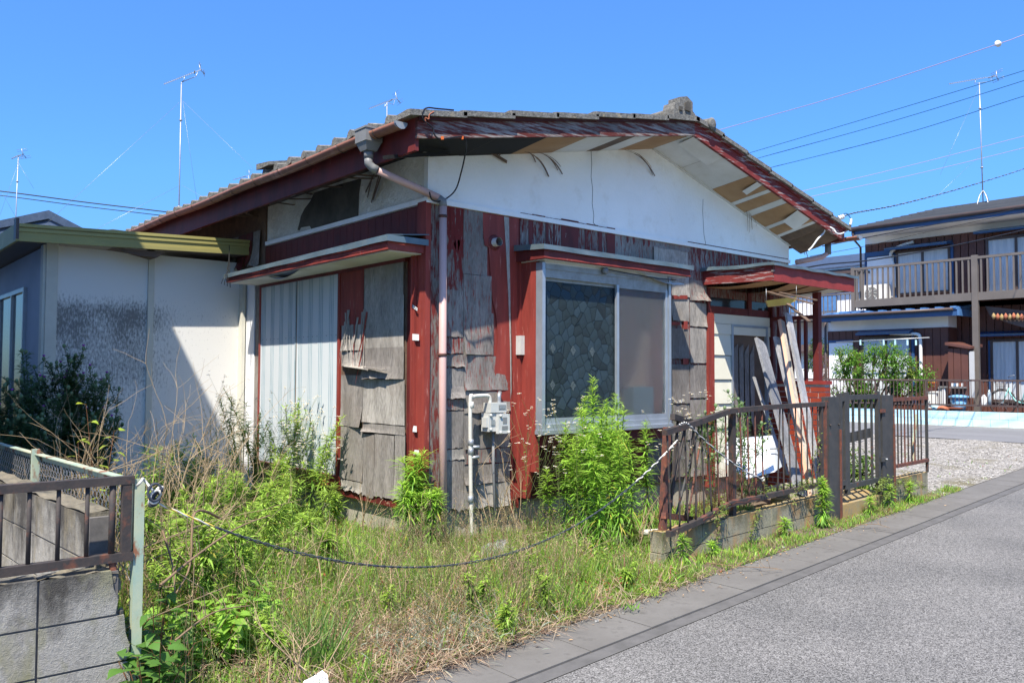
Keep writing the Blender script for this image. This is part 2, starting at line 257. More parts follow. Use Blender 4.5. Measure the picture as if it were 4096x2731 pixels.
# --- ground materials
def asphalt():
    m,t,b=newmat('asphalt'); N=t.nodes; L=t.links; tc=N.new('ShaderNodeTexCoord')
    v=N.new('ShaderNodeTexVoronoi'); v.inputs['Scale'].default_value=165; L.new(tc.outputs['Object'],v.inputs[0])
    n=N.new('ShaderNodeTexNoise'); n.inputs['Scale'].default_value=1.1; n.inputs['Detail'].default_value=5; L.new(tc.outputs['Object'],n.inputs[0])
    r=N.new('ShaderNodeValToRGB'); e=r.color_ramp; e.elements[0].color=(.045,.043,.04,1); e.elements[1].color=(.27,.262,.25,1); e.elements[0].position=.1; e.elements[1].position=.95
    s=N.new('ShaderNodeSeparateColor'); L.new(v.outputs['Color'],s.inputs[0]); L.new(s.outputs[0],r.inputs[0])
    r2=N.new('ShaderNodeValToRGB'); r2.color_ramp.elements[0].position=.32; r2.color_ramp.elements[0].color=(.80,.80,.80,1); r2.color_ramp.elements[1].position=.68; r2.color_ramp.elements[1].color=(1.07,1.06,1.05,1); L.new(n.outputs[0],r2.inputs[0])
    mx=N.new('ShaderNodeMix'); mx.data_type='RGBA'; mx.blend_type='MULTIPLY'; mx.inputs[0].default_value=1; L.new(r.outputs[0],mx.inputs[6]); L.new(r2.outputs[0],mx.inputs[7])
    # small dark binder patches and pale worn spots
    n3=N.new('ShaderNodeTexNoise'); n3.inputs['Scale'].default_value=26; n3.inputs['Detail'].default_value=6; n3.inputs['Roughness'].default_value=.7; L.new(tc.outputs['Object'],n3.inputs[0])
    r3=N.new('ShaderNodeMapRange'); r3.inputs[1].default_value=.35; r3.inputs[2].default_value=.7; r3.inputs[3].default_value=.78; r3.inputs[4].default_value=1.2; L.new(n3.outputs[0],r3.inputs[0])
    m3=N.new('ShaderNodeMix'); m3.data_type='RGBA'; m3.blend_type='MULTIPLY'; m3.inputs[0].default_value=1; L.new(mx.outputs[2],m3.inputs[6]); L.new(r3.outputs[0],m3.inputs[7])
    n4=N.new('ShaderNodeTexNoise'); n4.inputs['Scale'].default_value=.9; n4.inputs['Detail'].default_value=7; n4.noise_dimensions='4D'; n4.inputs['W'].default_value=3.3; L.new(tc.outputs['Object'],n4.inputs[0])
    r4=N.new('ShaderNodeMapRange'); r4.inputs[1].default_value=.66; r4.inputs[2].default_value=.78; r4.inputs[4].default_value=.45; L.new(n4.outputs[0],r4.inputs[0])
    m4=N.new('ShaderNodeMix'); m4.data_type='RGBA'; L.new(r4.outputs[0],m4.inputs[0]); L.new(m3.outputs[2],m4.inputs[6]); m4.inputs[7].default_value=(.34,.33,.31,1); L.new(m4.outputs[2],b.inputs['Base Color'])
    bp=N.new('ShaderNodeBump'); bp.inputs['Strength'].default_value=.7; bp.inputs['Distance'].default_value=.004; bp.invert=True; L.new(v.outputs['Distance'],bp.inputs['Height']); L.new(bp.outputs[0],b.inputs['Normal']); b.inputs['Roughness'].default_value=.9
    return m
def gravelmat():
    m,t,b=newmat('crushed_gravel'); N=t.nodes; L=t.links; tc=N.new('ShaderNodeTexCoord')
    v=N.new('ShaderNodeTexVoronoi'); v.inputs['Scale'].default_value=30; L.new(tc.outputs['Object'],v.inputs[0])
    s=N.new('ShaderNodeSeparateColor'); L.new(v.outputs['Color'],s.inputs[0])
    r=N.new('ShaderNodeValToRGB'); e=r.color_ramp; e.elements[0].color=(.10,.09,.075,1); e.elements[1].color=(.44,.41,.365,1); L.new(s.outputs[0],r.inputs[0])
    n=N.new('ShaderNodeTexNoise'); n.inputs['Scale'].default_value=1.3; n.inputs['Detail'].default_value=6; L.new(tc.outputs['Object'],n.inputs[0])
    r2=N.new('ShaderNodeMapRange'); r2.inputs[1].default_value=.55; r2.inputs[2].default_value=.7; L.new(n.outputs[0],r2.inputs[0])
    mx=N.new('ShaderNodeMix'); mx.data_type='RGBA'; L.new(r2.outputs[0],mx.inputs[0]); L.new(r.outputs[0],mx.inputs[6]); mx.inputs[7].default_value=(.17,.15,.09,1); L.new(mx.outputs[2],b.inputs['Base Color'])
    bp=N.new('ShaderNodeBump'); bp.inputs['Strength'].default_value=1; bp.inputs['Distance'].default_value=.03; bp.invert=True; L.new(v.outputs['Distance'],bp.inputs['Height']); L.new(bp.outputs[0],b.inputs['Normal']); b.inputs['Roughness'].default_value=.95
    return m
asph=asphalt(); gravm=gravelmat()
slab=M('gutter_slab_concrete',(.115,.108,.098),(.15,.142,.13),(.065,.06,.054),sc=3,sc3=6,lo3=.56,hi3=.75,rough=.92,bump=.35,bsc=90,dist=.004)
kerbm=M('kerb_concrete',(.085,.082,.078),(.12,.115,.11),sc=6,rough=.9,bump=.4,bsc=120,dist=.003)
soil=M('dry_soil',(.17,.125,.085),(.11,.08,.055),(.24,.19,.14),sc=6,sc3=22,rough=1,bump=.9,bsc=35,dist=.03)
road2=M('back_road_asphalt',(.15,.15,.155),(.18,.18,.185),sc=2,st=(1,.2,1),rough=.9,bump=.2)
fieldm=M('far_ground',(.12,.11,.07),(.08,.10,.04),sc=1,rough=1)
# ---------------------------------------------------------------- geometry helpers
class MB:
    def __init__(s): s.v=[]; s.f=[]; s.m=[]; s.mats=[]; s.sm=[]
    def mi(s,m):
        if m not in s.mats: s.mats.append(m)
        return s.mats.index(m)
    def face(s,pts,m,smooth=False):
        i=len(s.v); s.v+= [tuple(p) for p in pts]; s.f.append(tuple(range(i,i+len(pts)))); s.m.append(s.mi(m)); s.sm.append(smooth)
    def mesh(s,vs,fs,m,smooth=False):
        i=len(s.v); s.v+=[tuple(p) for p in vs]; k=s.mi(m)
        for f in fs: s.f.append(tuple(i+j for j in f)); s.m.append(k); s.sm.append(smooth)
    def hexa(s,b,t,m):   # four bottom points, four top points
        s.mesh(list(b)+list(t),[(3,2,1,0),(4,5,6,7),(0,1,5,4),(1,2,6,5),(2,3,7,6),(3,0,4,7)],m)
    def box(s,a,b,m):
        x0,x1=sorted((a[0],b[0])); y0,y1=sorted((a[1],b[1])); z0,z1=sorted((a[2],b[2]))
        s.hexa([(x0,y0,z0),(x1,y0,z0),(x1,y1,z0),(x0,y1,z0)],[(x0,y0,z1),(x1,y0,z1),(x1,y1,z1),(x0,y1,z1)],m)
    def bar(s,p,q,w,h,m,upv=(0,0,1)):   # square section bar from p to q
        p=Vector(p); q=Vector(q); d=(q-p).normalized(); u=Vector(upv)
        if abs(d.dot(u))>.97: u=Vector((1,0,0)) if abs(d.x)<.9 else Vector((0,1,0))
        a=d.cross(u).normalized()*(w/2); c=a.cross(d).normalized()*(h/2)
        s.hexa([p-a-c,p+a-c,p+a+c,p-a+c],[q-a-c,q+a-c,q+a+c,q-a+c],m)
    def tube(s,path,r,m,n=8,smooth=True,caps=True):
        path=[Vector(p) for p in path]; R=r if isinstance(r,(list,tuple)) else [r]*len(path); rings=[]; prev=None; base=len(s.v); k=s.mi(m)
        for i,p in enumerate(path):
            d=(path[min(i+1,len(path)-1)]-path[max(i-1,0)]).normalized()
            if prev is None:
                a=d.cross(Vector((0,0,1)));
                if a.length<.05: a=d.cross(Vector((1,0,0)))
            else: a=prev-d*prev.dot(d)
            a.normalize(); prev=a; c=d.cross(a)
            for j in range(n):
                t=2*math.pi*j/n; s.v.append(tuple(p+(a*math.cos(t)+c*math.sin(t))*R[i]))
        for i in range(len(path)-1):
            for j in range(n):
                a0=base+i*n+j; a1=base+i*n+(j+1)%n; s.f.append((a0,a1,a1+n,a0+n)); s.m.append(k); s.sm.append(smooth)
        if caps:
            s.f.append(tuple(base+j for j in range(n))[::-1]); s.m.append(k); s.sm.append(False)
            e=base+(len(path)-1)*n; s.f.append(tuple(e+j for j in range(n))); s.m.append(k); s.sm.append(False)
    def prism(s,pts,d,m):  # polygon pts extruded by vector d
        n=len(pts); d=Vector(d); a=[Vector(p) for p in pts]; b=[p+d for p in a]
        s.mesh(a+b,[tuple(range(n))[::-1],tuple(range(n,2*n))]+[(i,(i+1)%n,(i+1)%n+n,i+n) for i in range(n)],m)
    def lathe(s,c,prof,m,n=12,axis=2):
        i0=len(s.v); k=s.mi(m); c=Vector(c)
        for r,h in prof:
            for j in range(n):
                t=2*math.pi*j/n; a,b=r*math.cos(t),r*math.sin(t)
                s.v.append(tuple(c+(Vector((a,b,h)) if axis==2 else Vector((h,a,b)) if axis==0 else Vector((a,h,b)))))
        for i in range(len(prof)-1):
            for j in range(n):
                a=i0+i*n+j; b=i0+i*n+(j+1)%n; s.f.append((a,b,b+n,a+n)); s.m.append(k); s.sm.append(True)
        s.f.append(tuple(i0+j for j in range(n))[::-1]); s.m.append(k); s.sm.append(False)
        e=i0+(len(prof)-1)*n; s.f.append(tuple(e+j for j in range(n))); s.m.append(k); s.sm.append(False)
    def sheet(s,P,nu,nv,m,fn=None,smooth=False):
        """P: four corners (tl,tr,br,bl); fn(u,v)->offset vector"""
        tl,tr,br,bl=[Vector(p) for p in P]; vs=[]
        for j in range(nv+1):
            for i in range(nu+1):
                u,v=i/nu,j/nv; p=(tl*(1-u)+tr*u)*(1-v)+(bl*(1-u)+br*u)*v
                if fn: p=p+Vector(fn(u,v))
                vs.append(p)
        s.mesh(vs,[(j*(nu+1)+i,(j+1)*(nu+1)+i,(j+1)*(nu+1)+i+1,j*(nu+1)+i+1) for j in range(nv) for i in range(nu)],m,smooth)
    def build(s,name,parent=None,origin=None,label=None,cat=None,group=None,kind=None,mat=None):
        o0=Vector(origin) if origin is not None else (Vector(parent['_o']) if parent is not None and '_o' in parent else Vector((0,0,0)))
        me=bpy.data.meshes.new(name); me.from_pydata([(x-o0.x,y-o0.y,z-o0.z) for x,y,z in s.v],[],s.f)
        for mm in s.mats: me.materials.append(mm)
        me.polygons.foreach_set('material_index',s.m); me.polygons.foreach_set('use_smooth',s.sm); me.update()
        o=bpy.data.objects.new(name,me); col.objects.link(o)
        if parent is not None: o.parent=parent
        else: o.location=o0
        o['_o']=tuple(o0)
        tag(o,label,cat,group,kind); return o
def tag(o,label=None,cat=None,group=None,kind=None):
    if label: o['label']=label
    if cat: o['category']=cat
    if group: o['group']=group
    if kind: o['kind']=kind
    return o
def thing(name,label,cat,loc,group=None):
    o=bpy.data.objects.new(name,None); col.objects.link(o); o.location=loc; o.empty_display_size=.1; o['_o']=tuple(Vector(loc)); return tag(o,label,cat,group)
def part(parent,name,fn,label=None):
    m=MB(); fn(m); return m.build(name,parent,label=label)
def P_box(parent,name,a,b,m): return part(parent,name,lambda q:q.box(a,b,m))
def P_bar(parent,name,p,q2,w,h,m): return part(parent,name,lambda q:q.bar(p,q2,w,h,m))
def P_tube(parent,name,path,r,m,n=8): return part(parent,name,lambda q:q.tube(path,r,m,n))
def lerp(a,b,t): return a+(b-a)*t
def copy_tree(o,parent=None,loc=None,rz=None,sc=None,label=None):
    c=o.copy(); col.objects.link(c)
    if parent is not None: c.parent=parent
    if loc is not None: c.location=loc
    if rz is not None: c.rotation_euler=(c.rotation_euler[0],c.rotation_euler[1],rz)
    if sc is not None: c.scale=(sc,)*3 if isinstance(sc,(int,float)) else sc
    if label: c['label']=label
    for ch in o.children: copy_tree(ch,c)
    return c
# ---------------------------------------------------------------- the ground
def gz(x,y):
    t=min(1,max(0,(x-15.5)/6)); return .17*t*t*(3-2*t)
def KF(x): return 3.28+.102*(x-3.7)
def KB(x): return 3.74+.1075*(x-4.23)
def gsheet(name,x0,x1,ya,yb,nx,ny,m,dz,kind='structure',rough=0,fn=None):
    q=MB(); vs=[]; 
    for j in range(ny+1):
        for i in range(nx+1):
            x=x0+(x1-x0)*i/nx; a=ya(x) if callable(ya) else ya; b=yb(x) if callable(yb) else yb
            y=a+(b-a)*j/ny; z=gz(x,y)+dz
            if rough: z+=rough*(math.sin(x*3.1+y*2.3)+math.sin(x*7.7-y*5.1)*.5+random.uniform(-.3,.3))*min(1,j/1.5)
            vs.append((x,y,z))
    q.mesh(vs,[(j*(nx+1)+i,j*(nx+1)+i+1,(j+1)*(nx+1)+i+1,(j+1)*(nx+1)+i) for j in range(ny) for i in range(nx)],m,True)
    return q.build(name,kind=kind)
_g=MB(); _g.mesh([(-150,-150,-.06),(15,-150,-.06),(15,250,-.06),(-150,250,-.06),(24,-150,.1),(24,250,.1),(250,-150,.1),(250,250,.1)],[(0,1,2,3),(1,4,5,2),(4,6,7,5)],fieldm); _g.build('ground',kind='structure')
gsheet('road',-8,34,lambda x:-7,lambda x:KF(x)-.11,84,1,asph,0)
gsheet('road_kerb_strip',-8,34,lambda x:KF(x)-.11,lambda x:KF(x)-.007,84,1,kerbm,.004)
gsheet('gutter_joint',-8,34,lambda x:KF(x)-.007,lambda x:KF(x)+.008,84,1,dark,-.006)
q=MB(); x=-8.0
while x<19:
    L=.6; a,b=x+.004,x+L-.004; h=random.uniform(.0,.003)
    ya0,ya1,yb0,yb1=KF(a)+.012,KF(b)+.012,KB(a),KB(b)
    q.hexa([(a,ya0,-.05),(b,ya1,-.05),(b,yb1,-.05),(a,yb0,-.05)],[(a,ya0,.004+h),(b,ya1,.004+h),(b,yb1,.006+h),(a,yb0,.006+h)],slab); x+=L
q.build('gutter_slabs',kind='structure')
gsheet('yard_soil',-3,11.25,lambda x:KB(x),lambda x:16,60,70,soil,.012,rough=.018)
gsheet('gravel_lot',11.25,19.6,lambda x:KB(x),lambda x:20,30,40,gravm,.012,rough=.01)
gsheet('back_road',19.6,24.4,lambda x:4.6,lambda x:34,4,1,road2,.02)
# ---------------------------------------------------------------- the derelict house
XW,YW=4.235,6.085          # left wall plane, street wall plane
XR=10.24
H=thing('derelict_house','abandoned one storey house with peeling red and grey boards under a sagging tiled gable roof','house',(7.3,9.5,0))
def LW(px,py,off=0): return onX(px,py,XW-off)
def SW(px,py,off=0): return onY(px,py,YW-off)
YB=13.5
# core walls
def _w(q):
    q.box((XW+.03,YW+.03,.30),(XR-.03,YB,3.10),grey)
part(H,'wall_core',_w)
# plaster band with gable
apex=(7.34,4.16); 
def _pl(q):
    y=YW-.012
    prof=[(XW-.012,3.12),(XR,3.12),(XR,3.335),(apex[0],4.145),(XW-.012,3.50)]
    q.prism([(a,y,z) for a,z in prof],(0,.06,0),plaster)
    q.prism([(XW+.05,y+.05,3.1),(XW+.05,y+.05,3.5),(XW+.05,YB,3.5),(XW+.05,YB,3.1)],(.1,0,0),plaster_old)
part(H,'plaster_gable',_pl)
def _pls(q):
    q.hexa([(XW-.006,YW-.0,3.116),(XW+.05,YW+.05,3.116),(XW+.05,9.452,3.116),(XW-.006,9.452,3.116)],[(XW-.006,YW-.0,3.560),(XW+.05,YW+.05,3.560),(XW+.05,9.452,3.560),(XW-.006,9.452,3.560)],plaster_old)
part(H,'side_plaster',_pls)
# hole in the side plaster showing the dark cement coat
def _hole(q):
    pts=[(590,695),(760,640),(900,600),(884,700),(878,850),(730,890),(570,935),(560,915),(500,925),(490,945),(478,940),(492,890),(500,850),(525,800),(560,755)]
    q.prism([LW(900+a*.6057,350+b*.6057,.012) for a,b in pts],(.004,0,0),cement_dark)
part(H,'bare_cement_patch',_hole)
# crack lines and lower trim
def _trim(q):
    q.box((XW-.03,YW-.035,3.085),(XR+.0,YW+.02,3.13),plaster)
    q.box((XW-.034,YW-.031,3.087),(XW+.02,9.452,3.132),plaster)
part(H,'plaster_trim',_trim)
def _crack(q):
    def line(pts):
        P=[SW(1900+a*.6378,350+b*.6378,.0125) for a,b in pts]
        for a,b in zip(P,P[1:]): q.bar(a,b,.006,.002,cement_dark,(0,1,0))
    line([(728,400),(732,480),(728,560),(738,640),(735,730),(745,800),(742,850),(768,878)])
    line([(1430,700),(1428,780),(1432,860),(1436,925),(1446,975),(1440,998)])
    line([(765,872),(800,880),(818,890),(860,893)])
    P=[SW(1900+a*.6378,350+b*.6378,.0135) for a,b in [(768,874),(815,879),(862,889),(862,895),(810,889),(768,880)]]; q.face(P,dark)
    P=[SW(1900+a*.6378,350+b*.6378,.0135) for a,b in [(1420,994),(1460,992),(1496,1003),(1488,1009),(1440,1003)]]; q.face(P,dark)
part(H,'plaster_crack',_crack)
# foundation
def _fd(q):
    q.box((XW+.04,YW+.05,-.1),(XR,YB,.32),foundm)
part(H,'foundation',_fd)
# ---- siding: a base layer of painted boards plus lifted veneer sheets
def veneer(q,P,m,flare=.02,rag=.01,thick=.004,face='S',nu=8,nv=5,wav=.006,seed=0):
    """one sheet of veneer: corners tl,tr,br,bl on the wall; its lower edge lifts off and is ragged"""
    R=random.Random(seed); nrm=Vector((0,-1,0)) if face=='S' else Vector((-1,0,0))
    ph=R.uniform(0,6); fl=flare; jag=[R.uniform(-rag,rag)*.6 for _ in range(nu+1)]
    def fn(u,v):
        k=max(0,v-.45)/.55; o=nrm*(.005+.75*fl*k*k*(.6+.6*math.sin(ph+u*4))+(wav*k*math.sin(u*9+ph) if fl>.001 else 0))
        if v>.99: o=o+Vector((0,0,jag[int(round(u*nu))]))
        return o
    q.sheet(P,nu,nv,m,fn); 
    b=[Vector(p) for p in P]; 
def rectS(px0,px1,py0,py1,off=.004):   # photo-pixel rectangle on the street wall -> plumb rectangle
    ym=(py0+py1)/2; x0=SW(px0,ym).x; x1=SW(px1,ym).x; xm=(px0+px1)/2; z0=SW(xm,py0).z; z1=SW(xm,py1).z; y=YW-off
    return [(x0,y,z0),(x1,y,z0),(x1,y,z1),(x0,y,z1)]
def rectL(px0,px1,py0,py1,off=.004):
    ym=(py0+py1)/2; y0=LW(px0,ym).y; y1=LW(px1,ym).y; xm=(px0+px1)/2; z0=LW(xm,py0).z; z1=LW(xm,py1).z; x=XW-off
    return [(x,y0,z0),(x,y1,z0),(x,y1,z1),(x,y0,z1)]
def _sid(q):
    z0,z1=.33,3.09
    # base layer in strips of board
    x=XW-.004; i=0
    base=[(XW-.004,4.63,peel_mid),(4.63,4.92,grey),(4.92,5.32,red),(5.32,7.26,redshade),(7.26,7.68,peel_low),(7.68,8.35,peel_mid),(8.35,9.72,redshade),(9.72,XR,peel_mid)]
    for a,b,m in base: q.box((a,YW-.004-(i%2)*.003,z0),(b-.002,YW+.04,z1),m); i+=1
    S=0
    def V(a,b,c,d,m,fl=.015,rag=.006,off=.008,**k):
        nonlocal S; S+=1; veneer(q,rectS(a,b,c,d,off),m,fl,rag,seed=S,**k)
    # column beside the downpipe
    V(1766,1850,815,1000,peel_hi,.0,0); V(1766,1850,1000,1160,peel_mid,.0,0); V(1766,1849,1160,1346,peel_low,.03,.006)
    for c,d,m,fl in [(1352,1413,peel_mid,.035),(1418,1467,peel_low,.03),(1474,1592,grey,.05),(1598,1638,peel_low,.03),(1645,1792,grey,.012),(1797,1838,greylite,.03),(1843,2040,grey,.02)]:
        V(1770,1851,c,d,m,fl,.012 if d<2000 else .05)
    # second column
    V(1850,1927,836,1100,peel_low,0,0,off=.011); V(1850,1962,1100,1250,peel_low,0,0,off=.011); V(1852,1970,1250,1418,peel_low,.03,.004,off=.011)
    for c,d,m,fl in [(1424,1560,peel_low,.02),(1566,1648,grey,.03),(1653,1790,grey,.015),(1795,1850,peel_low,.02),(1856,1930,grey,.03),(1934,2026,greylite,.02)]:
        V(1852,2036,c,d,m,fl,.012 if d<2000 else .03,off=.010)
    # the pointed remains of red paint veneer
    def drip(x0,x1,y0,y1,m=red,off=.014,lean=0,w=.35):
        P0=SW(x0,y0,off); P1=SW(x1,y0,off); P2=SW((x0+x1)/2+lean,y1,off); mid=.55
        a=P0.lerp(Vector((P0.x,P0.y,P2.z)),mid); b=P1.lerp(Vector((P1.x,P1.y,P2.z)),mid); dx=Vector((SW((x0+x1)/2+lean,y1).x-(P0.x+P1.x)/2,0,0))*.4
        q.face([P0,P1,b+dx,P2,a+dx],m)
    for a,b,c,d,l in [(1770,1800,815,1010,8),(1795,1845,830,1020,10),(1768,1778,900,1190,8),(1812,1822,940,1120,8),(1830,1842,960,1160,12),(1928,1945,860,960,-4)]: drip(a,b,c,d,peel_hi,lean=l)
    # red strip with a grey sliver
    def poly(pts,m,off): q.face([SW(a,b,off) for a,b in pts],m)
    poly([(1928,850),(2015,866),(2030,1000),(2038,1250),(2046,1500),(2052,1900),(2050,2050),(2046,2048),(2040,1700),(1996,1640),(1978,1480),(1992,1350),(1984,1260),(1970,1200),(1964,1120),(1955,990),(1938,980)],red,.016)
    poly([(2036,869),(2070,874),(2074,1000),(2074,2030),(2062,2030),(2050,1400),(2040,1120),(2035,960)],red,.018)
    poly([(2016,866),(2036,869),(2038,1000),(2041,1150),(2045,1400),(2047,1560),(2042,1600),(2040,1400),(2034,1200),(2024,1000)],greylite,.021)
    # above the bay window: stripes
    xs=[(2078,2110,'g'),(2110,2125,'r'),(2125,2178,'g'),(2178,2190,'r'),(2190,2208,'g'),(2208,2216,'r'),(2216,2240,'g'),(2240,2310,'r'),(2310,2335,'g'),(2335,2342,'r'),(2342,2390,'g'),(2390,2404,'r'),(2404,2422,'g'),(2422,2456,'r')]
    for a,b,k in xs:
        P=rectS(a,b,850+(a-2060)*.17,1050+(a-2060)*.13,.008 if k=='g' else .012); veneer(q,P,peel_mid if k=='g' else redshade,0.01,0,seed=a)
    for a,b,k,y1 in [(2456,2605,'g',1080),(2605,2748,'g',1000),(2748,3150,'g',1200)]:
        veneer(q,rectS(a,b,880+(a-2060)*.175,y1,.008),peel_low if a<2700 else peel_mid,.01,0,seed=a)
    veneer(q,rectS(2610,2746,998,1074,.014),greylite,.02,.004,seed=3)
    for k in range(13):
        a=2765+k*26+random.uniform(-5,5); y0=982+(a-2765)*.19; drip(a,a+random.uniform(6,15),y0,y0+random.uniform(22,48),redshade,off=.016)
    for a in (2505,2530,2570,2590): drip(a,a+9,945+(a-2505)*.17,975+(a-2505)*.17,redshade,off=.016)
    # right of the bay window: two columns of curling sheets
    for c,d,m,fl in [(1075,1186,greylite,.012),(1192,1284,greylite,.014),(1314,1434,grey,.014),(1457,1612,grey,.012),(1618,1760,grey,.012),(1764,1905,grey,.02)]: V(2682,2752,c,d,m,fl,.008,off=.014)
    for c,d,m,fl in [(1122,1203,peel_low,.09),(1212,1306,greylite,.02),(1313,1451,greylite,.012),(1460,1590,grey,.012),(1598,1750,grey,.012),(1755,1900,grey,.02)]: V(2754,2820,c,d,m,fl,.008,off=.016)
    for a,b,c,d in [(2735,2751,1284,1316),(2732,2754,1433,1457),(2684,2750,1181,1196),(2686,2720,1287,1300)]: q.face([SW(a,c,.03),SW(b,c,.03),SW(b,d,.03),SW(a,d,.03)],red)
part(H,'street_siding',_sid)
# vent pipe
def _vp(q):
    c=SW(1973,971)
    q.lathe((c.x,YW-.0,c.z),[(.075,0.0),(.075,-.02),(.05,-.022)],redshade,14,axis=1)
    pts=[(c.x,YW,c.z),(c.x,YW-.09,c.z)]; q.tube(pts,.042,whiteplastic,14,caps=False); q.tube(pts,.036,greyplastic,14,caps=False)
part(H,'vent_pipe',_vp)
# ---- side (left) wall; its coordinates, plaster to canopy, were scaled about the camera
def _sl(q):
    z0,z1=.371,3.08
    q.box((XW-.004,YW+.02,z0),(XW+.04,9.62,z1),redshade)
    S=50
    def V(a,b,c,d,m,fl=.015,rag=.006,off=.03,**k):
        nonlocal S; S+=1; veneer(q,rectL(a,b,c,d,off),m,fl,rag,face='L',seed=S,**k)
    # frieze boards (vertical grooves)
    y=YW+.03
    while y<9.45: q.box((XW-.016,y,2.700),(XW-.003,y+.135,3.067),redshade); y+=.14
    # between shutters and corner post
    q.box((XW-.02,6.398,0.381),(XW+.0,7.596,2.681),plydark)
    V(1376,1468,1064,1300,red,.0,0,off=.034)
    V(1470,1630,1044,1300,plydark,0,0,off=.032); V(1472,1628,1046,1190,greylite,0,0,off=.036); V(1470,1630,1190,1390,greylite,.0,.0,off=.036)
    V(1380,1464,1300,1402,greylite,.02,.004,off=.034); V(1380,1464,1406,1464,greylite,.02,.003,off=.034)
    V(1465,1631,1390,1515,grey,.05,.008,off=.038,nu=12); 
    V(1376,1464,1500,1705,grey,.05,.004,off=.032); V(1466,1632,1518,1694,greylite,.01,.004,off=.034); V(1466,1634,1698,1732,grey,.03,.004,off=.036)
    V(1376,1466,1708,1918,grey,.02,.004,off=.034); V(1376,1466,1922,1962,greylite,.02,.03,off=.034)
    V(1466,1510,1736,1984,grey,.012,.02,off=.034); V(1512,1590,1738,1990,grey,.012,.02,off=.036); V(1592,1634,1738,1998,grey,.012,.02,off=.034)
    # long slivers of torn veneer hanging over the edge
    R=random.Random(4)
    for k in range(13):
        a=1376+R.uniform(0,92); y0=R.uniform(1230,1320); L=R.uniform(150,270); ln=R.uniform(-52,-5) if k<10 else R.uniform(4,20); w=R.uniform(2.2,4.5)
        A=LW(a-w,y0,.045); B=LW(a+w,y0,.045); C=LW(a+ln,y0+L,.085+R.uniform(0,.05)); Cm=LW(a+ln*.4,y0+L*.55,.06)
        d=Vector((0,.006,0)); q.face([A,B,Cm-d,C,Cm+d],red if k%4==1 else greylite)
    # a folded shelf of ply
    A,B,C,D=LW(1370,1462,.04),LW(1462,1466,.04),LW(1470,1480,.13),LW(1375,1466,.13); q.prism([A,B,C,D],(0,0,.006),greylite)
    q.bar(LW(1462,1470,.09),LW(1538,1480,.10),.05,.01,grey)
    # frieze over shutters, left jamb
    q.box((XW-.045,6.379,2.584),(XW-.0,9.568,2.700),redshade)
    q.box((XW-.045,7.591,0.400),(XW-.0,7.635,2.584),red); q.box((XW-.045,9.529,0.400),(XW-.0,9.568,2.584),red)
    q.box((XW-.06,7.538,0.371),(XW-.0,9.616,0.506),red); q.box((XW-.03,6.524,0.313),(XW+.0,9.616,0.371),redshade)
    # torn curtain of dark veneer further back
    q.box((XW-.02,9.471,2.710),(XW+.02,12.950,3.609),plydark)
    for k in range(9):
        y=9.57+k*.22; veneer(q,[(XW-.04,y,3.290),(XW-.04,y+.2,3.290),(XW-.06,y+.2,2.855),(XW-.06,y,2.855)],redshade if k%3 else grey,.08,.05,face='L',seed=k)
part(H,'side_siding',_sl)
def _cp(q):
    q.box((XW-.035,YW-.02,.30),(XW+.02,YW+.115,3.10),red)
    ya=LW(1650,1400,.06).y; yb=LW(1640,1400,.07).y
    q.box((XW-.06,YW+.116,.33),(XW-.0,ya,2.66),red); q.box((XW-.07,ya,.33),(XW-.0,yb,2.66),red)
part(H,'corner_post',_cp)
def _st(q):   # remains of stuck paper on the post
    for a,b,c,d in [(1645,1676,1335,1362),(1651,1667,1702,1728),(1655,1676,1798,1820)]:
        q.prism([LW(a+4,c,.0615),LW(b,c+2,.0615),LW(b,d,.0615),LW(a,d-2,.0615),LW(a+1,c+10,.0615)],(-.0015,0,0),whiteplastic)
    c=LW(1658,1229,.0615); q.prism([c+Vector(v) for v in ((0,.05,.035),(0,-.05,-.01),(0,-.045,-.035),(0,.055,.01))],(-.002,0,0),whiteplastic)
    for dy in (.03,.0,-.028): p=c+Vector((-.003,dy,dy*.45)); q.box(p-Vector((0.001,.006,.006)),p+Vector((0,.006,.006)),ink)
part(H,'paper_scrap',_st)
# shutters
for a,b in ((7.635,8.573),(8.597,9.530)):
    def _sh(q,a=a,b=b):
        q.box((XW-.03,a,0.506),(XW-.01,b,2.584),shutm)
        n=4; 
        for k in range(n):
            y=a+(b-a)*(k+.72)/n-.05
            for j in range(3): q.box((XW-.0315,y+j*.035-.005,.506),(XW-.0302,y+j*.035+.005,2.584),shutl); q.box((XW-.0325,y+j*.035+.006,.506),(XW-.0303,y+j*.035+.012,2.584),shutm)
        q.box((XW-.038,a,0.506),(XW-.03,a+.02,2.584),shutl)
        q.box((XW-.036,b-.02,.506),(XW-.03,b,2.584),shutm)
        for z in (1.1,1.95): 
            for k in range(9): yy=a+.05+k*(b-a-.1)/8; q.box((XW-.032,yy-.004,z-.004),(XW-.0300,yy+.004,z+.004),dark)
    part(H,'shutter',_sh)
P_box(H,'shutter_gap_batten',(XW-.034,8.571,0.506),(XW-.012,8.599,2.584),plydark)
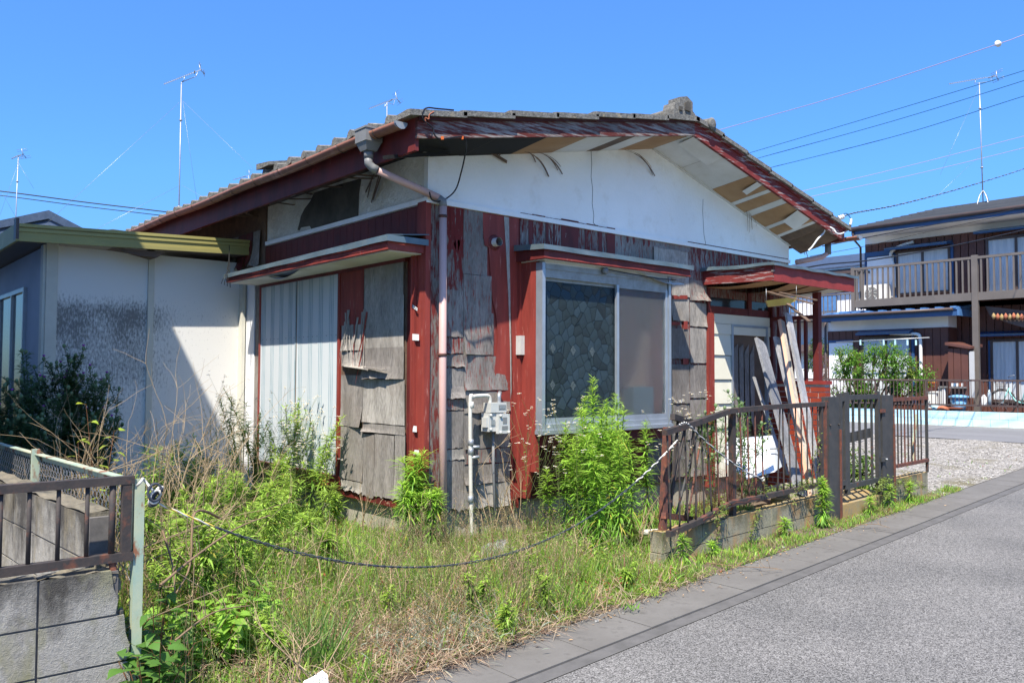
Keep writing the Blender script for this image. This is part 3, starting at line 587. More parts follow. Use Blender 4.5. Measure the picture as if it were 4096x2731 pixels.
# ---- flat canopy over the shutters
def canopy(name,x0,x1,y0,y1,zb,zt,wall,slope=.03,open_soffit=None):
    def f(q):
        q.box((x0,y0,zb),(x1,y1,zt-.02),redplain if 0 else red)
    c=part(H,name,f)
    return c
C1=part(H,'shutter_canopy',lambda q:(q.hexa([(3.818,6.089,2.628),(XW+.0,6.089,2.628),(XW,9.665,2.628),(3.818,9.665,2.628)],[(3.818,6.089,2.734),(XW,6.089,2.758),(XW,9.665,2.758),(3.818,9.665,2.705)],red),q.box((3.814,6.084,2.652),(3.818,9.665,2.665),red)))
part(C1,'soffit_board',lambda q:(q.box((3.851,6.118,2.618),(XW-.046,9.636,2.627),soff_w),q.sheet([(3.856,7.828,2.615),(3.856,8.601,2.615),(4.156,8.601,2.615),(4.156,7.828,2.615)],8,4,soff_w,lambda u,v:(0,0,-.06*math.sin(u*3.1)*(1-v)**2))))
part(C1,'flashing',lambda q:(q.sheet([(3.793,6.060,2.744),(3.793,9.684,2.715),(3.793,9.684,2.676),(3.793,6.060,2.695)],40,1,bluezinc,lambda u,v:(-.003*math.sin(u*31)*v,0,.0025*math.sin(u*23))),q.hexa([(3.793,6.060,2.744),(XW,6.060,2.792),(XW,9.684,2.792),(3.793,9.684,2.715)],[(3.793,6.060,2.751),(XW,6.060,2.800),(XW,9.684,2.800),(3.793,9.684,2.722)],bluezinc),q.box((3.793,6.055,2.695),(XW-.01,6.062,2.748),bluezinc)))
# ---- bay window box on the street side
BX0,BX1,BY,BZ0,BZ1=5.324,7.262,5.754,.99,2.64
def _bay(q):
    q.box((BX0,BY+.082,.62),(BX0+.05,YW+.0,2.66),red); q.box((BX1-.04,BY+.082,.9),(BX1+.01,YW+.0,2.66),red)
    q.box((BX0+.05,BY+.04,.86),(BX1-.04,YW,.97),redshade); q.box((BX0+.05,BY+.3,.4),(BX1-.04,BY+.32,.86),redshade)
    q.hexa([(BX0-.01,YW-.12,.36),(BX0+.05,YW-.12,.36),(BX0+.05,YW,.36),(BX0-.01,YW,.36)],[(BX0-.01,BY+.12,.78),(BX0+.05,BY+.12,.78),(BX0+.05,YW,.78),(BX0-.01,YW,.78)],red)
    q.box((BX0+.05,BY+.01,2.56),(BX1-.04,YW,2.66),soff_w)
    q.box((BX0-.03,YW-.05,.36),(BX0,YW-.001,2.7),red)
BAY=part(H,'bay_box',_bay)
part(H,'interior_room',lambda q:(q.box((BX0+.06,YW+.9,.6),(BX1-.05,YW+.92,2.7),plydark),q.box((BX0+.05,BY+.32,.9),(BX0+.06,YW+.9,2.7),plydark),q.box((BX1-.06,BY+.32,.9),(BX1-.05,YW+.9,2.7),plydark),q.box((BX0+.05,BY+.32,.95),(BX1-.05,YW+.9,.99),plydark)))
W=thing('bay_window','',None,(BX0,BY,BZ0)); W.parent=H; W.location=Vector((BX0,BY,BZ0))-H.location
del W['_o']; W['_o']=(BX0,BY,BZ0)
XM=6.42
def _fr(q):
    t=.045
    q.box((BX0+.0,BY-.01,BZ0),(BX0+.04,BY+.08,2.62),alu); q.box((BX1-.04,BY-.01,BZ0),(BX1,BY+.08,2.62),alu)
    q.box((BX0+.05,BY-.008,BZ0+.03),(BX1-.05,BY+.08,BZ0+.085),alu); q.box((BX0-.01,BY-.03,BZ0-.01),(BX1+.01,BY+.08,BZ0+.03),alu)
    q.box((BX0+.05,BY-.005,2.56),(BX1-.05,BY+.08,2.61),alud); q.box((BX0+.05,BY+.004,2.48),(BX1-.05,BY+.08,2.56),alud)
part(W,'window_frame',_fr)
def sash(x0,x1,y,gl,name):
    def f(q):
        q.box((x0,y,BZ0+.085),(x0+.035 if x0>6 else x0+.012,y+.03,2.48),alu); q.box((x1-.035,y,BZ0+.085),(x1,y+.03,2.48),alu)
        q.box((x0+.03,y+.001,2.45),(x1-.03,y+.029,2.48),alud); q.box((x0+.03,y+.001,BZ0+.085),(x1-.03,y+.029,BZ0+.14),alu)
    s=part(W,'sash',f)
    part(W,name,lambda q:q.box((x0+.01,y+.012,BZ0+.14),(x1-.03,y+.018,2.45),gl))
sash(BX0+.05,XM+.02,BY+.035,kaleido,'patterned_pane'); sash(XM-.035,BX1-.05,BY+.0,frost,'frosted_pane')
# things standing behind the frosted pane
cardb=M('cardboard',(.40,.21,.14),(.33,.17,.11),sc=3,rough=.9)
tag(part(None,'storage_box',lambda q:q.box((6.72,BY+.07,1.10),(7.05,BY+.22,1.42),bluezinc)),'blue grey box seen blurred behind the frosted pane','box')
tag(part(None,'cardboard_sheet',lambda q:q.prism([(6.72,BY+.24,1.02),(7.18,BY+.24,1.02),(7.18,BY+.24,2.0),(7.08,BY+.24,2.05),(6.95,BY+.24,1.6),(6.72,BY+.24,1.3)],(0,.02,0),cardb)),'brown cardboard leaning behind the frosted window','cardboard')
# clear diamonds in the patterned pane
part(W,'glass_lozenge',lambda q:[q.prism([onY(a,b-22,BY+.046),onY(a+11,b-2,BY+.046),onY(a,b+20,BY+.046),onY(a-11,b-2,BY+.046)],(0,-.002,0),lozm) for a,b in [(2211,1396),(2292,1404),(2369,1408),(2210,1541),(2292,1545)]])
C2=part(H,'bay_canopy',lambda q:(q.hexa([(5.271,5.663,2.645),(7.50,5.663,2.645),(7.50,YW,2.645),(5.271,YW,2.645)],[(5.271,5.663,2.735),(7.50,5.663,2.735),(7.50,YW,2.77),(5.271,YW,2.77)],redshade),q.box((5.268,5.658,2.648),(7.50,5.663,2.664),red)))
part(C2,'soffit_board',lambda q:(q.box((5.31,5.70,2.636),(7.47,YW-.02,2.6445),soff_w),q.sheet([(6.7,5.70,2.634),(7.45,5.70,2.634),(7.45,5.9,2.634),(6.7,5.9,2.634)],8,3,soff_w,lambda u,v:(0,0,-.09*math.sin(u*2.2)*(1-v)))))
part(C2,'flashing',lambda q:(q.sheet([(5.24,5.635,2.765),(7.53,5.635,2.76),(7.53,5.635,2.72),(5.24,5.635,2.725)],30,1,bluezinc,lambda u,v:(0,-.004*math.sin(u*29)*v,.0022*math.sin(u*17))),q.hexa([(5.24,5.635,2.765),(7.53,5.635,2.76),(7.53,YW,2.80),(5.24,YW,2.80)],[(5.24,5.635,2.773),(7.53,5.635,2.768),(7.53,YW,2.808),(5.24,YW,2.808)],bluezinc),q.sheet([(5.24,YW,2.80),(5.24,5.635,2.765),(5.24,5.635,2.725),(5.24,YW,2.75)],6,1,bluezinc)))
part(C2,'lamp_socket',lambda q:(q.lathe((6.17,5.72,2.57),[(.02,.07),(.035,.05),(.03,.01),(.018,0)],greyplastic,10),q.tube([(6.19,5.72,2.62),(6.6,5.70,2.60),(7.0,5.70,2.585),(7.3,5.71,2.60)],.006,blackw,5)))
# electrical box on the bay side
e=onX(2086,1378,BX0); 
part(H,'meter_junction_box',lambda q:(q.box((BX0-.05,e.y-.045,e.z-.10),(BX0,e.y+.03,e.z+.085),meterw),q.tube([(BX0-.02,e.y+.03,e.z+.16),(BX0-.03,e.y+.06,e.z+.02),(BX0-.02,e.y+.03,e.z-.12),(BX0-.015,e.y+.1,e.z-.17)],.006,greyplastic,5)))
# ---- porch: door bay, pier, slats, canopy
PX=9.745
def _pw(q):
    q.box((8.35,YW-.05,.2),(8.465,YW+.02,2.31),red)
    q.box((8.36,YW-.03,2.31),(PX,YW+.02,2.40),redshade); q.box((8.36,YW-.03,2.40),(8.42,YW+.02,2.82),redshade); q.box((9.22,YW-.035,2.31),(9.30,YW+.02,2.8),redshade)
    q.box((9.72,YW-.03,.2),(9.82,YW+.02,2.82),redshade)
    for x0,x1 in ((8.465,8.85),(9.66,PX-.02)):
        z=.3
        while z<2.05: q.hexa([(x0,YW-.035,z),(x1,YW-.035,z),(x1,YW,z),(x0,YW,z)],[(x0,YW-.018,z+.292),(x1,YW-.018,z+.292),(x1,YW,z+.292),(x0,YW,z+.292)],creamsid); z+=.3
    q.box((8.465,YW-.034,2.06),(PX-.02,YW,2.185),creamsid); q.box((8.465,YW-.03,2.19),(PX-.02,YW,2.308),creamsid)
part(H,'porch_wall',_pw)
part(H,'transom_pane',lambda q:(q.box((8.42,YW-.006,2.40),(9.22,YW,2.8),dglass),q.box((9.30,YW-.006,2.40),(9.72,YW,2.8),dglass)))
DR=part(H,'door',lambda q:(q.box((8.88,YW-.012,.22),(9.62,YW+.01,2.16),plydark),[veneer(q,[(8.90+k*.12,YW-.02,1.95-random.uniform(0,.2)),(8.90+k*.12+.10,YW-.02,1.95),(8.90+k*.12+.09,YW-.03,.6+random.uniform(0,.5)),(8.90+k*.12+.01,YW-.03,.5+random.uniform(0,.5))],grey,.02,.03,seed=k+90) for k in range(4)]))
part(DR,'door_frame',lambda q:(q.box((8.845,YW-.045,.22),(8.88,YW,2.19),alu),q.box((9.62,YW-.045,.22),(9.655,YW,2.19),alu),q.box((8.88,YW-.045,2.16),(9.62,YW,2.19),alu)))
part(DR,'door_knob',lambda q:q.lathe((8.95,YW-.035,1.06),[(.012,.03),(.012,-.02),(.03,-.03),(.032,-.05),(.018,-.065)],alu,12,axis=1))
PC=part(H,'porch_canopy',lambda q:(q.hexa([(8.274,5.11,2.62),(8.30,5.11,2.62),(8.30,YW,2.645),(8.274,YW,2.645)],[(8.274,5.11,2.80),(8.30,5.11,2.80),(8.30,YW,2.81),(8.274,YW,2.81)],barge_r),q.box((8.30,5.106,2.615),(10.15,5.135,2.80),redplain),q.box((10.12,5.135,2.62),(10.15,YW+.1,2.80),redplain),q.box((8.268,5.10,2.72),(8.305,5.125,2.81),barge_m)))
part(PC,'canopy_sheet',lambda q:(q.hexa([(8.24,5.075,2.802),(10.19,5.075,2.802),(10.19,6.3,2.83),(8.24,YW,2.83)],[(8.24,5.075,2.815),(10.19,5.075,2.815),(10.19,6.3,2.843),(8.24,YW,2.843)],bluezinc),q.sheet([(8.24,5.07,2.818),(10.2,5.07,2.818),(10.2,5.07,2.785),(8.24,5.07,2.785)],30,1,bluezinc,lambda u,v:(0,-.003*math.sin(u*40)*v,.004*math.sin(u*25))),q.sheet([(8.238,YW,2.845),(8.238,5.07,2.818),(8.238,5.07,2.785),(8.238,YW,2.80)],10,1,bluezinc,lambda u,v:(-.004*math.sin(u*12)*v,0,.008*math.sin(u*9)))))
def _ps(q):
    for k in range(4):
        x0=8.31+k*.46; sag=random.uniform(.03,.10)
        q.sheet([(x0,5.14,2.64),(x0+.44,5.14,2.64),(x0+.44,YW-.03,2.62),(x0,YW-.03,2.62)],6,8,ply if k!=3 else soff_w,lambda u,v,s=sag:(0,0,-s*math.sin(v*3.14)*(1-.5*u)))
part(PC,'sagging_ceiling',_ps)
YL=onX(*(3285,1300),9.7).y  # porch corner post
def _pier(q):
    y0=5.26; zt=1.47; q.box((PX-.04,y0+.02,0),(PX+.07,YW,zt-.03),grout)
    z=.02; r=0
    while z<zt-.07:
        # bricks on the -x face, glazed, with white joints
        y=y0+(0 if r%2 else -.11)
        while y<YW:
            a=max(y,y0+.012); b=min(y+.205,YW)
            if b-a>.03: q.box((PX-.052,a,z),(PX-.04,b,z+.058),brickm)
            y+=.217
        q.box((PX-.05,y0+.006,z),(PX+.075,y0+.02,z+.058),brickm) if r%2 else (q.box((PX-.05,y0+.006,z),(PX+.005,y0+.02,z+.058),brickm),q.box((PX+.015,y0+.006,z),(PX+.075,y0+.02,z+.058),brickm))
        z+=.07; r+=1
    q.box((PX-.07,y0-.01,zt-.03),(PX+.09,YW,zt+.015),redplain)
part(H,'brick_pier',_pier)
P_box(H,'porch_post',(PX-.03,5.36,1.485),(PX+.05,5.44,2.63),redshade)
P_box(H,'slat_rail',(PX-.02,5.44,2.27),(PX+.04,YW,2.32),redshade)
for k in range(6):
    y=5.54+k*.095; P_box(H,'slat',(PX-.012,y,1.485),(PX+.03,y+.035,2.27 if k<4 else 2.45),redshade)
# ---- roof
EX0,EX1=3.66,10.66; RZ=4.36; RX=7.33; YG=5.47
def zl(x): return 3.635+(RZ-3.635)*(x-3.70)/(RX-3.70) if x<RX else RZ-(RZ-3.555)*(x-RX)/(10.62-RX)
def _deck(q):
    q.hexa([(EX0,YG+.03,zl(EX0)-.02),(RX,YG+.03,RZ-.02),(RX,YB,RZ-.02),(EX0,YB,zl(EX0)-.02)],[(EX0,YG+.03,zl(EX0)+.01),(RX,YG+.03,RZ+.01),(RX,YB,RZ+.01),(EX0,YB,zl(EX0)+.01)],plydark)
    q.hexa([(RX,YG+.03,RZ-.02),(EX1,YG+.03,zl(EX1)-.02),(EX1,YB,zl(EX1)-.02),(RX,YB,RZ-.02)],[(RX,YG+.03,RZ+.01),(EX1,YG+.03,zl(EX1)+.01),(EX1,YB,zl(EX1)+.01),(RX,YB,RZ+.01)],plydark)
part(H,'roof_deck',_deck)
RT=None
def _tiles(side):
    def f(q):
        n=7; R=random.Random(3 if side else 9)
        for k in range(n):
            if side==0: xa=EX0-.06+(RX-EX0+.06)*k/n; xb=EX0-.06+(RX-EX0+.06)*(k+1)/n+.03
            else: xa=EX1+.05-(EX1+.05-RX)*k/n; xb=EX1+.05-(EX1+.05-RX)*(k+1)/n-.03
            za=zl(xa)+.005; zb=zl(xb)-.014
            y=YG-.05; j=0
            while y<YB-.3:
                wd=.30; dz=R.uniform(-.006,.006); dx=R.uniform(-.008,.008)
                t=.042
                prof=[(0,.045),(.05,.066),(.085,.045),(.10,.006),(.2,-.004),(.295,.004),(.295,-.026),(.2,-.034),(.1,-.024),(.0,-.0)]
                if j==0: prof=[(0,.026),(.05,.034),(.30,.012),(.30,-.022),(0,-.022)]
                if k>0 and j>1: break          # hidden rows further up are one sheet below
                a=[(xa+dx,y+p,za+h+dz) for p,h in prof]; b=[(xb,y+p,zb+h+dz) for p,h in prof]
                nn=len(a); q.mesh(a+b,[tuple(range(nn)),tuple(range(2*nn-1,nn-1,-1))]+[(i,nn+i,nn+(i+1)%nn,(i+1)%nn) for i in range(nn)],tile_m)
                y+=wd; j+=1
        # remaining slope
        xs=(EX0+.45,RX) if side==0 else (RX,EX1-.4)
        nx,ny=7,int((YB-YG)/.3*6); vs=[]
        for j in range(ny+1):
            for i in range(nx+1):
                x=lerp(xs[0],xs[1],i/nx); yy=YG+.3+(YB-YG-.3)*j/ny; ph=(j%6)/6; vs.append((x,yy,zl(x)+.04+(.07*math.exp(-((ph-.15)/.12)**2))))
        q.mesh(vs,[(j*(nx+1)+i,j*(nx+1)+i+1,(j+1)*(nx+1)+i+1,(j+1)*(nx+1)+i) for j in range(ny) for i in range(nx)],tile_m,True)
    return f
ROOF=part(H,'roof_tiles',lambda q:(_tiles(0)(q),_tiles(1)(q)))
def _lift(q):  # one loose tile sticking up by the gutter
    p=onX(1075,655,3.62); q.hexa([(3.58,p.y-.1,p.z-.035),(3.9,p.y-.1,p.z+.04),(3.9,p.y+.22,p.z+.04),(3.58,p.y+.22,p.z-.035)],[(3.58,p.y-.1,p.z+.0),(3.9,p.y-.1,p.z+.07),(3.9,p.y+.22,p.z+.09),(3.58,p.y+.22,p.z+.03)],tile_m)
part(ROOF,'loose_tile',_lift)
def _ridge(q):
    z=RZ+.06
    for k in range(2): q.box((RX-.16+.02*k,YG+.35,z-.05+k*.05),(RX+.16-.02*k,YB,z-.005+k*.05),tile_m)
    q.tube([(RX,YG+.3,z+.06),(RX,YB,z+.06)],.06,tile_m,10)
part(ROOF,'ridge_cap',_ridge)
def _oni(q):
    y=YG+.12; z=RZ+.03
    o=[(-.20,-.03),(.19,-.03),(.18,.07),(.13,.10),(.13,.20),(.03,.245),(-.10,.21),(-.10,.14),(-.18,.135),(-.2,.06)]
    q.prism([(RX+a,y,z+b) for a,b in o],(0,.16,0),tile_m)
    q.prism([(RX+a,y-.015,z+b) for a,b in [(-.02,.08),(.07,.08),(.075,.16),(.03,.19),(-.02,.16)]],(0,.013,0),cement_dark)
    q.prism([(RX+a,y-.015,z+b) for a,b in [(-.12,.06),(-.07,.06),(-.07,.10),(-.12,.10)]],(0,.013,0),cement_dark)
    q.tube([(RX+.24,YG-.06,RZ-.03),(RX+.24,YG+.3,RZ+.0)],.065,tile_m,8)
    q.lathe((RX+.24,YG-.075,RZ-.03),[(.04,0),(.068,.01),(.068,.03)],tile_m,10,axis=1)
part(ROOF,'ridge_end_ornament',_oni)
def barge(q,xa,xb,m,mtop):
    za,zb=zl(xa),zl(xb); hh=.195
    q.hexa([(xa,YG,za-hh),(xb,YG,zb-hh),(xb,YG+.035,zb-hh),(xa,YG+.035,za-hh)],[(xa,YG,za-.02),(xb,YG,zb-.02),(xb,YG+.035,zb-.02),(xa,YG+.035,za-.02)],m)
    q.hexa([(xa,YG-.02,za-.055),(xb,YG-.02,zb-.055),(xb,YG-.001,zb-.055),(xa,YG-.001,za-.055)],[(xa,YG-.02,za+.005),(xb,YG-.02,zb+.005),(xb,YG-.001,zb+.005),(xa,YG-.001,za+.005)],mtop)
BL=part(H,'barge_board',lambda q:barge(q,3.70,RX,barge_m,barge_m2)); part(H,'barge_board',lambda q:barge(q,RX+.001,10.62,barge_r,barge_r))
part(H,'eave_fascia',lambda q:(q.box((3.70,YG+.036,zl(3.7)-.285),(3.735,YB,zl(3.7)-.02),redshade),q.box((10.585,YG+.036,zl(10.62)-.2),(10.62,YB,zl(10.62)-.02),redshade)))
# verge soffit: boards, some peeled to brown ply, some missing
def _sof(q):
    def ww(x): return (3.50+(4.145-3.50)*(x-XW)/(7.34-XW)) if x<7.34 else 4.145-(4.145-3.335)*(x-7.34)/(XR-7.34)
    def zz(x): return zl(x)-.178
    def panel(xa,xb,m,sag=.0,drop=0,ya=YG+.036,yb=YW-.013):
        # inner edge meets the plaster, outer edge meets the barge board
        q.sheet([(xa,ya,zz(xa)-drop),(xb,ya,zz(xb)-drop),(xb,yb,ww(max(xb,XW))-drop-.002),(xa,yb,ww(max(xa,XW))-drop-.002)],8,6,m,lambda u,v:(0,0,-sag*math.sin(v*3.1)*math.sin(u*3.1)))
    segs=[(3.74,4.6,dark,.0),(4.6,5.2,dark,.0),(5.2,5.75,ply,.03),(5.75,6.25,soff_w,.02),(6.25,6.45,plydark,0),(6.45,6.75,soff_w,.01),(6.75,7.33,ply,.03),
      (7.335,7.85,soff_w,0),(7.85,8.45,soff_w,.01),(8.45,8.85,ply,.02),(8.85,8.93,soff_w,0),(8.93,9.15,ply,.02),(9.15,9.28,soff_w,0),(9.28,9.62,ply,.03),(9.62,9.70,soff_w,0),(9.70,9.90,ply,.03),(9.9,9.97,soff_w,0),(9.97,10.15,plydark,.04),(10.15,10.55,plydark,.08)]
    for a,b,m,s in segs: panel(a,b-.004,m,s)
    for xa,xb in ((7.36,7.9),(8.6,8.7),(9.5,9.8)): panel(xa,xb,soff_w,.0,.012,yb=YG+.25)
    q.hexa([(apex[0],YW-.04,4.13),(XR,YW-.04,3.32),(XR,YW-.012,3.32),(apex[0],YW-.012,4.13)],[(apex[0],YW-.04,4.15),(XR,YW-.04,3.34),(XR,YW-.012,3.34),(apex[0],YW-.012,4.15)],soff_w)
    q.hexa([(3.74,YW-.01,3.50),(XW+.04,YW-.01,3.63),(XW+.04,YB,3.63),(3.74,YB,3.50)],[(3.74,YW-.01,3.54),(XW+.04,YW-.01,3.67),(XW+.04,YB,3.67),(3.74,YB,3.54)],dark)
part(H,'verge_soffit',_sof)
# side eave soffit, broken
def _es(q):
    R=random.Random(8); y=6.1
    while y<12.5:
        L=R.uniform(.3,.6); m=R.choice([plydark,plydark,ply,soff_w]); s=R.uniform(0,.06)
        q.sheet([(3.74,y,3.48),(3.74,y+L,3.48),(XW-.0,y+L,3.61),(XW-.0,y,3.61)],5,5,m,lambda u,v:(0,0,-s*math.sin(u*3.1)*math.sin(v*2))); y+=L+R.choice([0,.05,.2])
    for k in range(10):
        a=R.uniform(6.2,11); q.bar((3.85,a,3.47),(4.35,a+R.uniform(-.6,.6),3.52+R.uniform(-.05,.03)),.05,.006,plydark)
part(H,'eave_soffit',_es)
# veneer strips hanging from the soffit
def _hang(q):
    def strip(p0,p1,w,m,n=7,off=.12,cur=.6):
        A=SW(*p0,off); B=SW(*p1,.03); vs=[]
        for i in range(n+1):
            t=i/n; z=lerp(A.z,B.z,t**1.6); x=lerp(A.x,B.x,t**cur); yy=lerp(A.y,B.y,t); vs+=[(x-w*(1-.5*t),yy,z),(x+w*(1-.5*t),yy,z)]
        q.mesh(vs,[(2*i,2*i+1,2*i+3,2*i+2) for i in range(n)],m)
    z=lambda a,b:(1900+a*.6378,350+b*.6378)
    for a,b,c,d,w,m in [(300,398,462,560,.022,plydark),(310,396,380,470,.014,plydark),(370,398,548,545,.02,plydark),(390,402,538,498,.015,grey),(380,400,520,520,.014,plydark),(930,388,1128,556,.022,plydark),(945,386,1108,505,.012,ply),(955,390,1115,550,.014,grey),
        (1680,735,1712,900,.006,plydark),(1690,735,1740,890,.006,plydark),(1700,735,1722,910,.005,plydark),(1690,732,1765,868,.005,plydark),(1705,738,1733,880,.005,plydark),
        (1850,845,1960,975,.02,plydark),(1870,850,2000,985,.025,grey),(1890,858,2030,990,.03,grey),(1900,865,1990,980,.02,greylite),(1930,890,2050,985,.02,greylite),(1960,900,2090,1075,.02,greylite),(1950,900,2070,1050,.018,grey)]:
        strip(z(a,b),z(c,d),w,m)
    for a,b,c,d in [(85,398,200,468),(150,398,158,425)]:
        q.bar(SW(*z(a,b),.05),SW(*z(c,d),.03),.03,.004,plydark,(0,1,0))
    q.bar(onY(1540,630,5.75),onY(1790,612,5.95),.05,.03,dark)
    for a,b,c,d in [(1490,700,1470,790),(1500,690,1462,770),(1520,688,1485,810),(1528,690,1492,800)]:
        A=LW(a,b,.1); B=LW(c,d,.03); q.bar(A,B,.02,.003,plydark,(1,0,0))
part(H,'hanging_veneer',_hang)
# ---- gutters and downpipes
def gutter(q,x,ya,yb,za,zb,m,r=.055,sgn=-1,cap=galv):
    n=10; vs=[]; N=40
    for i in range(N+1):
        y=lerp(ya,yb,i/N); z=lerp(za,zb,i/N)+.006*math.sin(i*.5)
        for j in range(n+1):
            t=math.pi*j/n; vs.append((x+r*math.cos(t),y,z-r*math.sin(t)))
        for j in range(n+1):
            t=math.pi*(n-j)/n; vs.append((x+(r-.006)*math.cos(t),y,z-(r-.006)*math.sin(t)))
    k=2*(n+1); q.mesh(vs,[(i*k+j,i*k+(j+1)%k,(i+1)*k+(j+1)%k,(i+1)*k+j) for i in range(N) for j in range(k)],m,True)
    q.mesh([(x+r*1.05*math.cos(math.pi*j/n),ya-.004,za+.004-r*1.05*math.sin(math.pi*j/n)) for j in range(n+1)]+[(x+r*1.05*math.cos(math.pi*j/n),ya+.02,za+.004-r*1.05*math.sin(math.pi*j/n)) for j in range(n+1)],[tuple(range(n+1))]+[(j,j+1,n+2+j,n+1+j) for j in range(n)],cap)
    y=ya+.35
    while y<yb:
        z=lerp(za,zb,(y-ya)/(yb-ya)); q.tube([(x+(r+.003)*math.cos(math.pi*j/8),y,z-(r+.003)*math.sin(math.pi*j/8)) for j in range(9)],.004,rust,4); y+=.6
g0=onX(1605,490,3.60); g1=onX(526,925,3.60)
GUT=part(H,'gutter',lambda q:gutter(q,3.60,g0.y,13.4,g0.z,g1.z+.0,brownpipe))
g2=Vector((10.70,5.25,3.36))
part(H,'gutter',lambda q:gutter(q,10.72,5.3,13.4,3.42,3.40,brownpipe))
hb=onX(1475,560,3.60)
def _hop(q):
    x,y,z=3.60,hb.y,hb.z
    q.hexa([(x-.05,y-.05,z-.10),(x+.05,y-.05,z-.10),(x+.05,y+.05,z-.10),(x-.05,y+.05,z-.10)],[(x-.075,y-.085,z-.03),(x+.075,y-.085,z-.03),(x+.075,y+.085,z-.03),(x-.075,y+.085,z-.03)],greyplastic)
    q.box((x-.08,y-.09,z-.03),(x+.08,y+.09,z+.075),greyplastic); q.box((x-.087,y-.097,z+.075),(x+.087,y+.097,z+.092),greyplastic)
    q.tube([(x,y,z-.10),(x,y,z-.16)],.04,greyplastic,12); q.tube([(x,y,z-.15),(x,y,z-.20),(x+.03,y-.012,z-.235),(x+.07,y-.03,z-.255)],.037,greyplastic,12)
HP=part(GUT,'rain_hopper',_hop)
dpx,dpy=SW(1745,1000).x,YW-.10
dz=onY(1748,800,dpy).z
dtop=Vector((3.67,hb.y-.03,hb.z-.255))
DP=part(H,'downpipe',lambda q:(q.tube([dtop,(dpx-.03,dpy+.03,dz+.03)],.034,pinkpipe,14),q.tube([(dpx,dpy,dz-.03),(dpx+.01,dpy,1.4),(dpx+.03,dpy,.05)],.034,pinkpipe,14)))
part(DP,'pipe_elbow',lambda q:q.tube([Vector((dpx-.03,dpy+.03,dz+.03))+Vector((-.06,.06,.035)),(dpx-.025,dpy+.025,dz+.02),(dpx-.003,dpy+.003,dz-.0),(dpx,dpy,dz-.05)],.037,greyplastic,14))
part(DP,'pipe_bracket',lambda q:[q.lathe((dpx+.004*i,dpy,z),[(.038,-.012),(.041,-.004),(.041,.008),(.038,.014)],rustred,12) for i,z in enumerate((dz-.14,1.72,))])
part(H,'downpipe',lambda q:(q.tube([(10.70,5.75,3.36),(10.70,5.75,3.24),(10.62,5.80,3.18),(10.30,6.0,3.10)],.036,pinkpipe,10),q.tube([(10.70,5.75,3.38),(10.70,5.75,3.22)],.042,greyplastic,10)))
# loose black wire around the pipe
def arc(pts,n=6):   # Catmull-Rom
    P=[Vector(p) for p in pts]; P=[P[0]]+P+[P[-1]]; o=[]
    for i in range(1,len(P)-2):
        for k in range(n):
            t=k/n; a,b,c,d=P[i-1:i+3]; o.append(.5*((2*b)+(c-a)*t+(2*a-5*b+4*c-d)*t*t+(3*b-a-3*c+d)*t**3))
    return o+[P[-2]]
zz2=lambda a,b,Y:onY(900+a*.6057,350+b*.6057,Y)
part(H,'loose_cable',lambda q:q.tube(arc([zz2(1510,150,5.44),zz2(1400,140,5.43),zz2(1340,135,5.43),zz2(1305,160,5.42),zz2(1310,215,5.43),zz2(1370,265,5.43),zz2(1385,315,5.43),zz2(1430,340,5.43),zz2(1560,325,5.43),zz2(1590,355,5.45),zz2(1590,420,5.6),zz2(1560,560,5.8),zz2(1520,680,5.95),zz2(1440,745,5.98),zz2(1370,745,5.96),zz2(1350,690,5.95)]),.007,blackw,5))
part(H,'cable_tie',lambda q:(q.tube(arc([zz2(1330,240,5.43),zz2(1320,200,5.43),zz2(1345,210,5.42),zz2(1350,180,5.42),zz2(1380,160,5.42)]),.005,terra,4),q.box(zz2(1425,325,5.43),zz2(1445,345,5.41),orangeplastic),q.box(zz2(1563,325,5.43),zz2(1576,342,5.41),orangeplastic)))
# ---------------------------------------------------------------- shed on the left
SX,SY=2.126,10.196  # shed coordinates scaled about the camera together with the side wall, then written out
SH=thing('shed','low prefabricated shed with mouldy white panels and an olive green roof fascia','shed',(SX,SY,0))
part(SH,'wall_panel',lambda q:q.box((SX,SY,0),(3.083,SY+.05,2.951),shedpanel)); part(SH,'wall_panel',lambda q:q.box((3.151,SY,0),(4.194,SY+.05,2.951),shedpanel))
for a,b in ((2.010,2.126),(3.083,3.151)): P_box(SH,'cover_strip',(a,SY-.03,0),(b-.002,SY+.05,3.02),cream)
P_box(SH,'cover_strip',(4.194,SY-.12,0),(4.233,SY+.05,2.855),cream); P_box(SH,'cover_strip',(4.252,SY-.35,0),(4.349,SY+.04,2.855),whitewall)
P_box(SH,'corner_post',(1.981,SY-.01,0),(2.009,SY+.12,2.951),cream)
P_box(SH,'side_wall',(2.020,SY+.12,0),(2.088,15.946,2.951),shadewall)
def _sw(q):
    x=2.00; y0=onX(95,1400,x).y; zt=onX(60,1180,x).z
    for a,b in ((y0,y0+.05),(y0+.75,y0+.8),(y0+1.6,y0+1.65),(y0+2.6,y0+2.65)): q.box((x-.02,a,.25),(x+.03,b,zt),alu)
    q.box((x-.02,y0,zt),(x+.03,y0+2.65,zt+.05),alu); q.box((x-.02,y0,.2),(x+.03,y0+2.65,.25),alu)
SWN=part(SH,'sliding_window',_sw); part(SWN,'window_glass',lambda q:q.box((2.008,onX(95,1400,2.00).y+.05,.25),(2.018,onX(95,1400,2.00).y+2.6,onX(60,1180,2.00).z),dglass))
FY=9.877
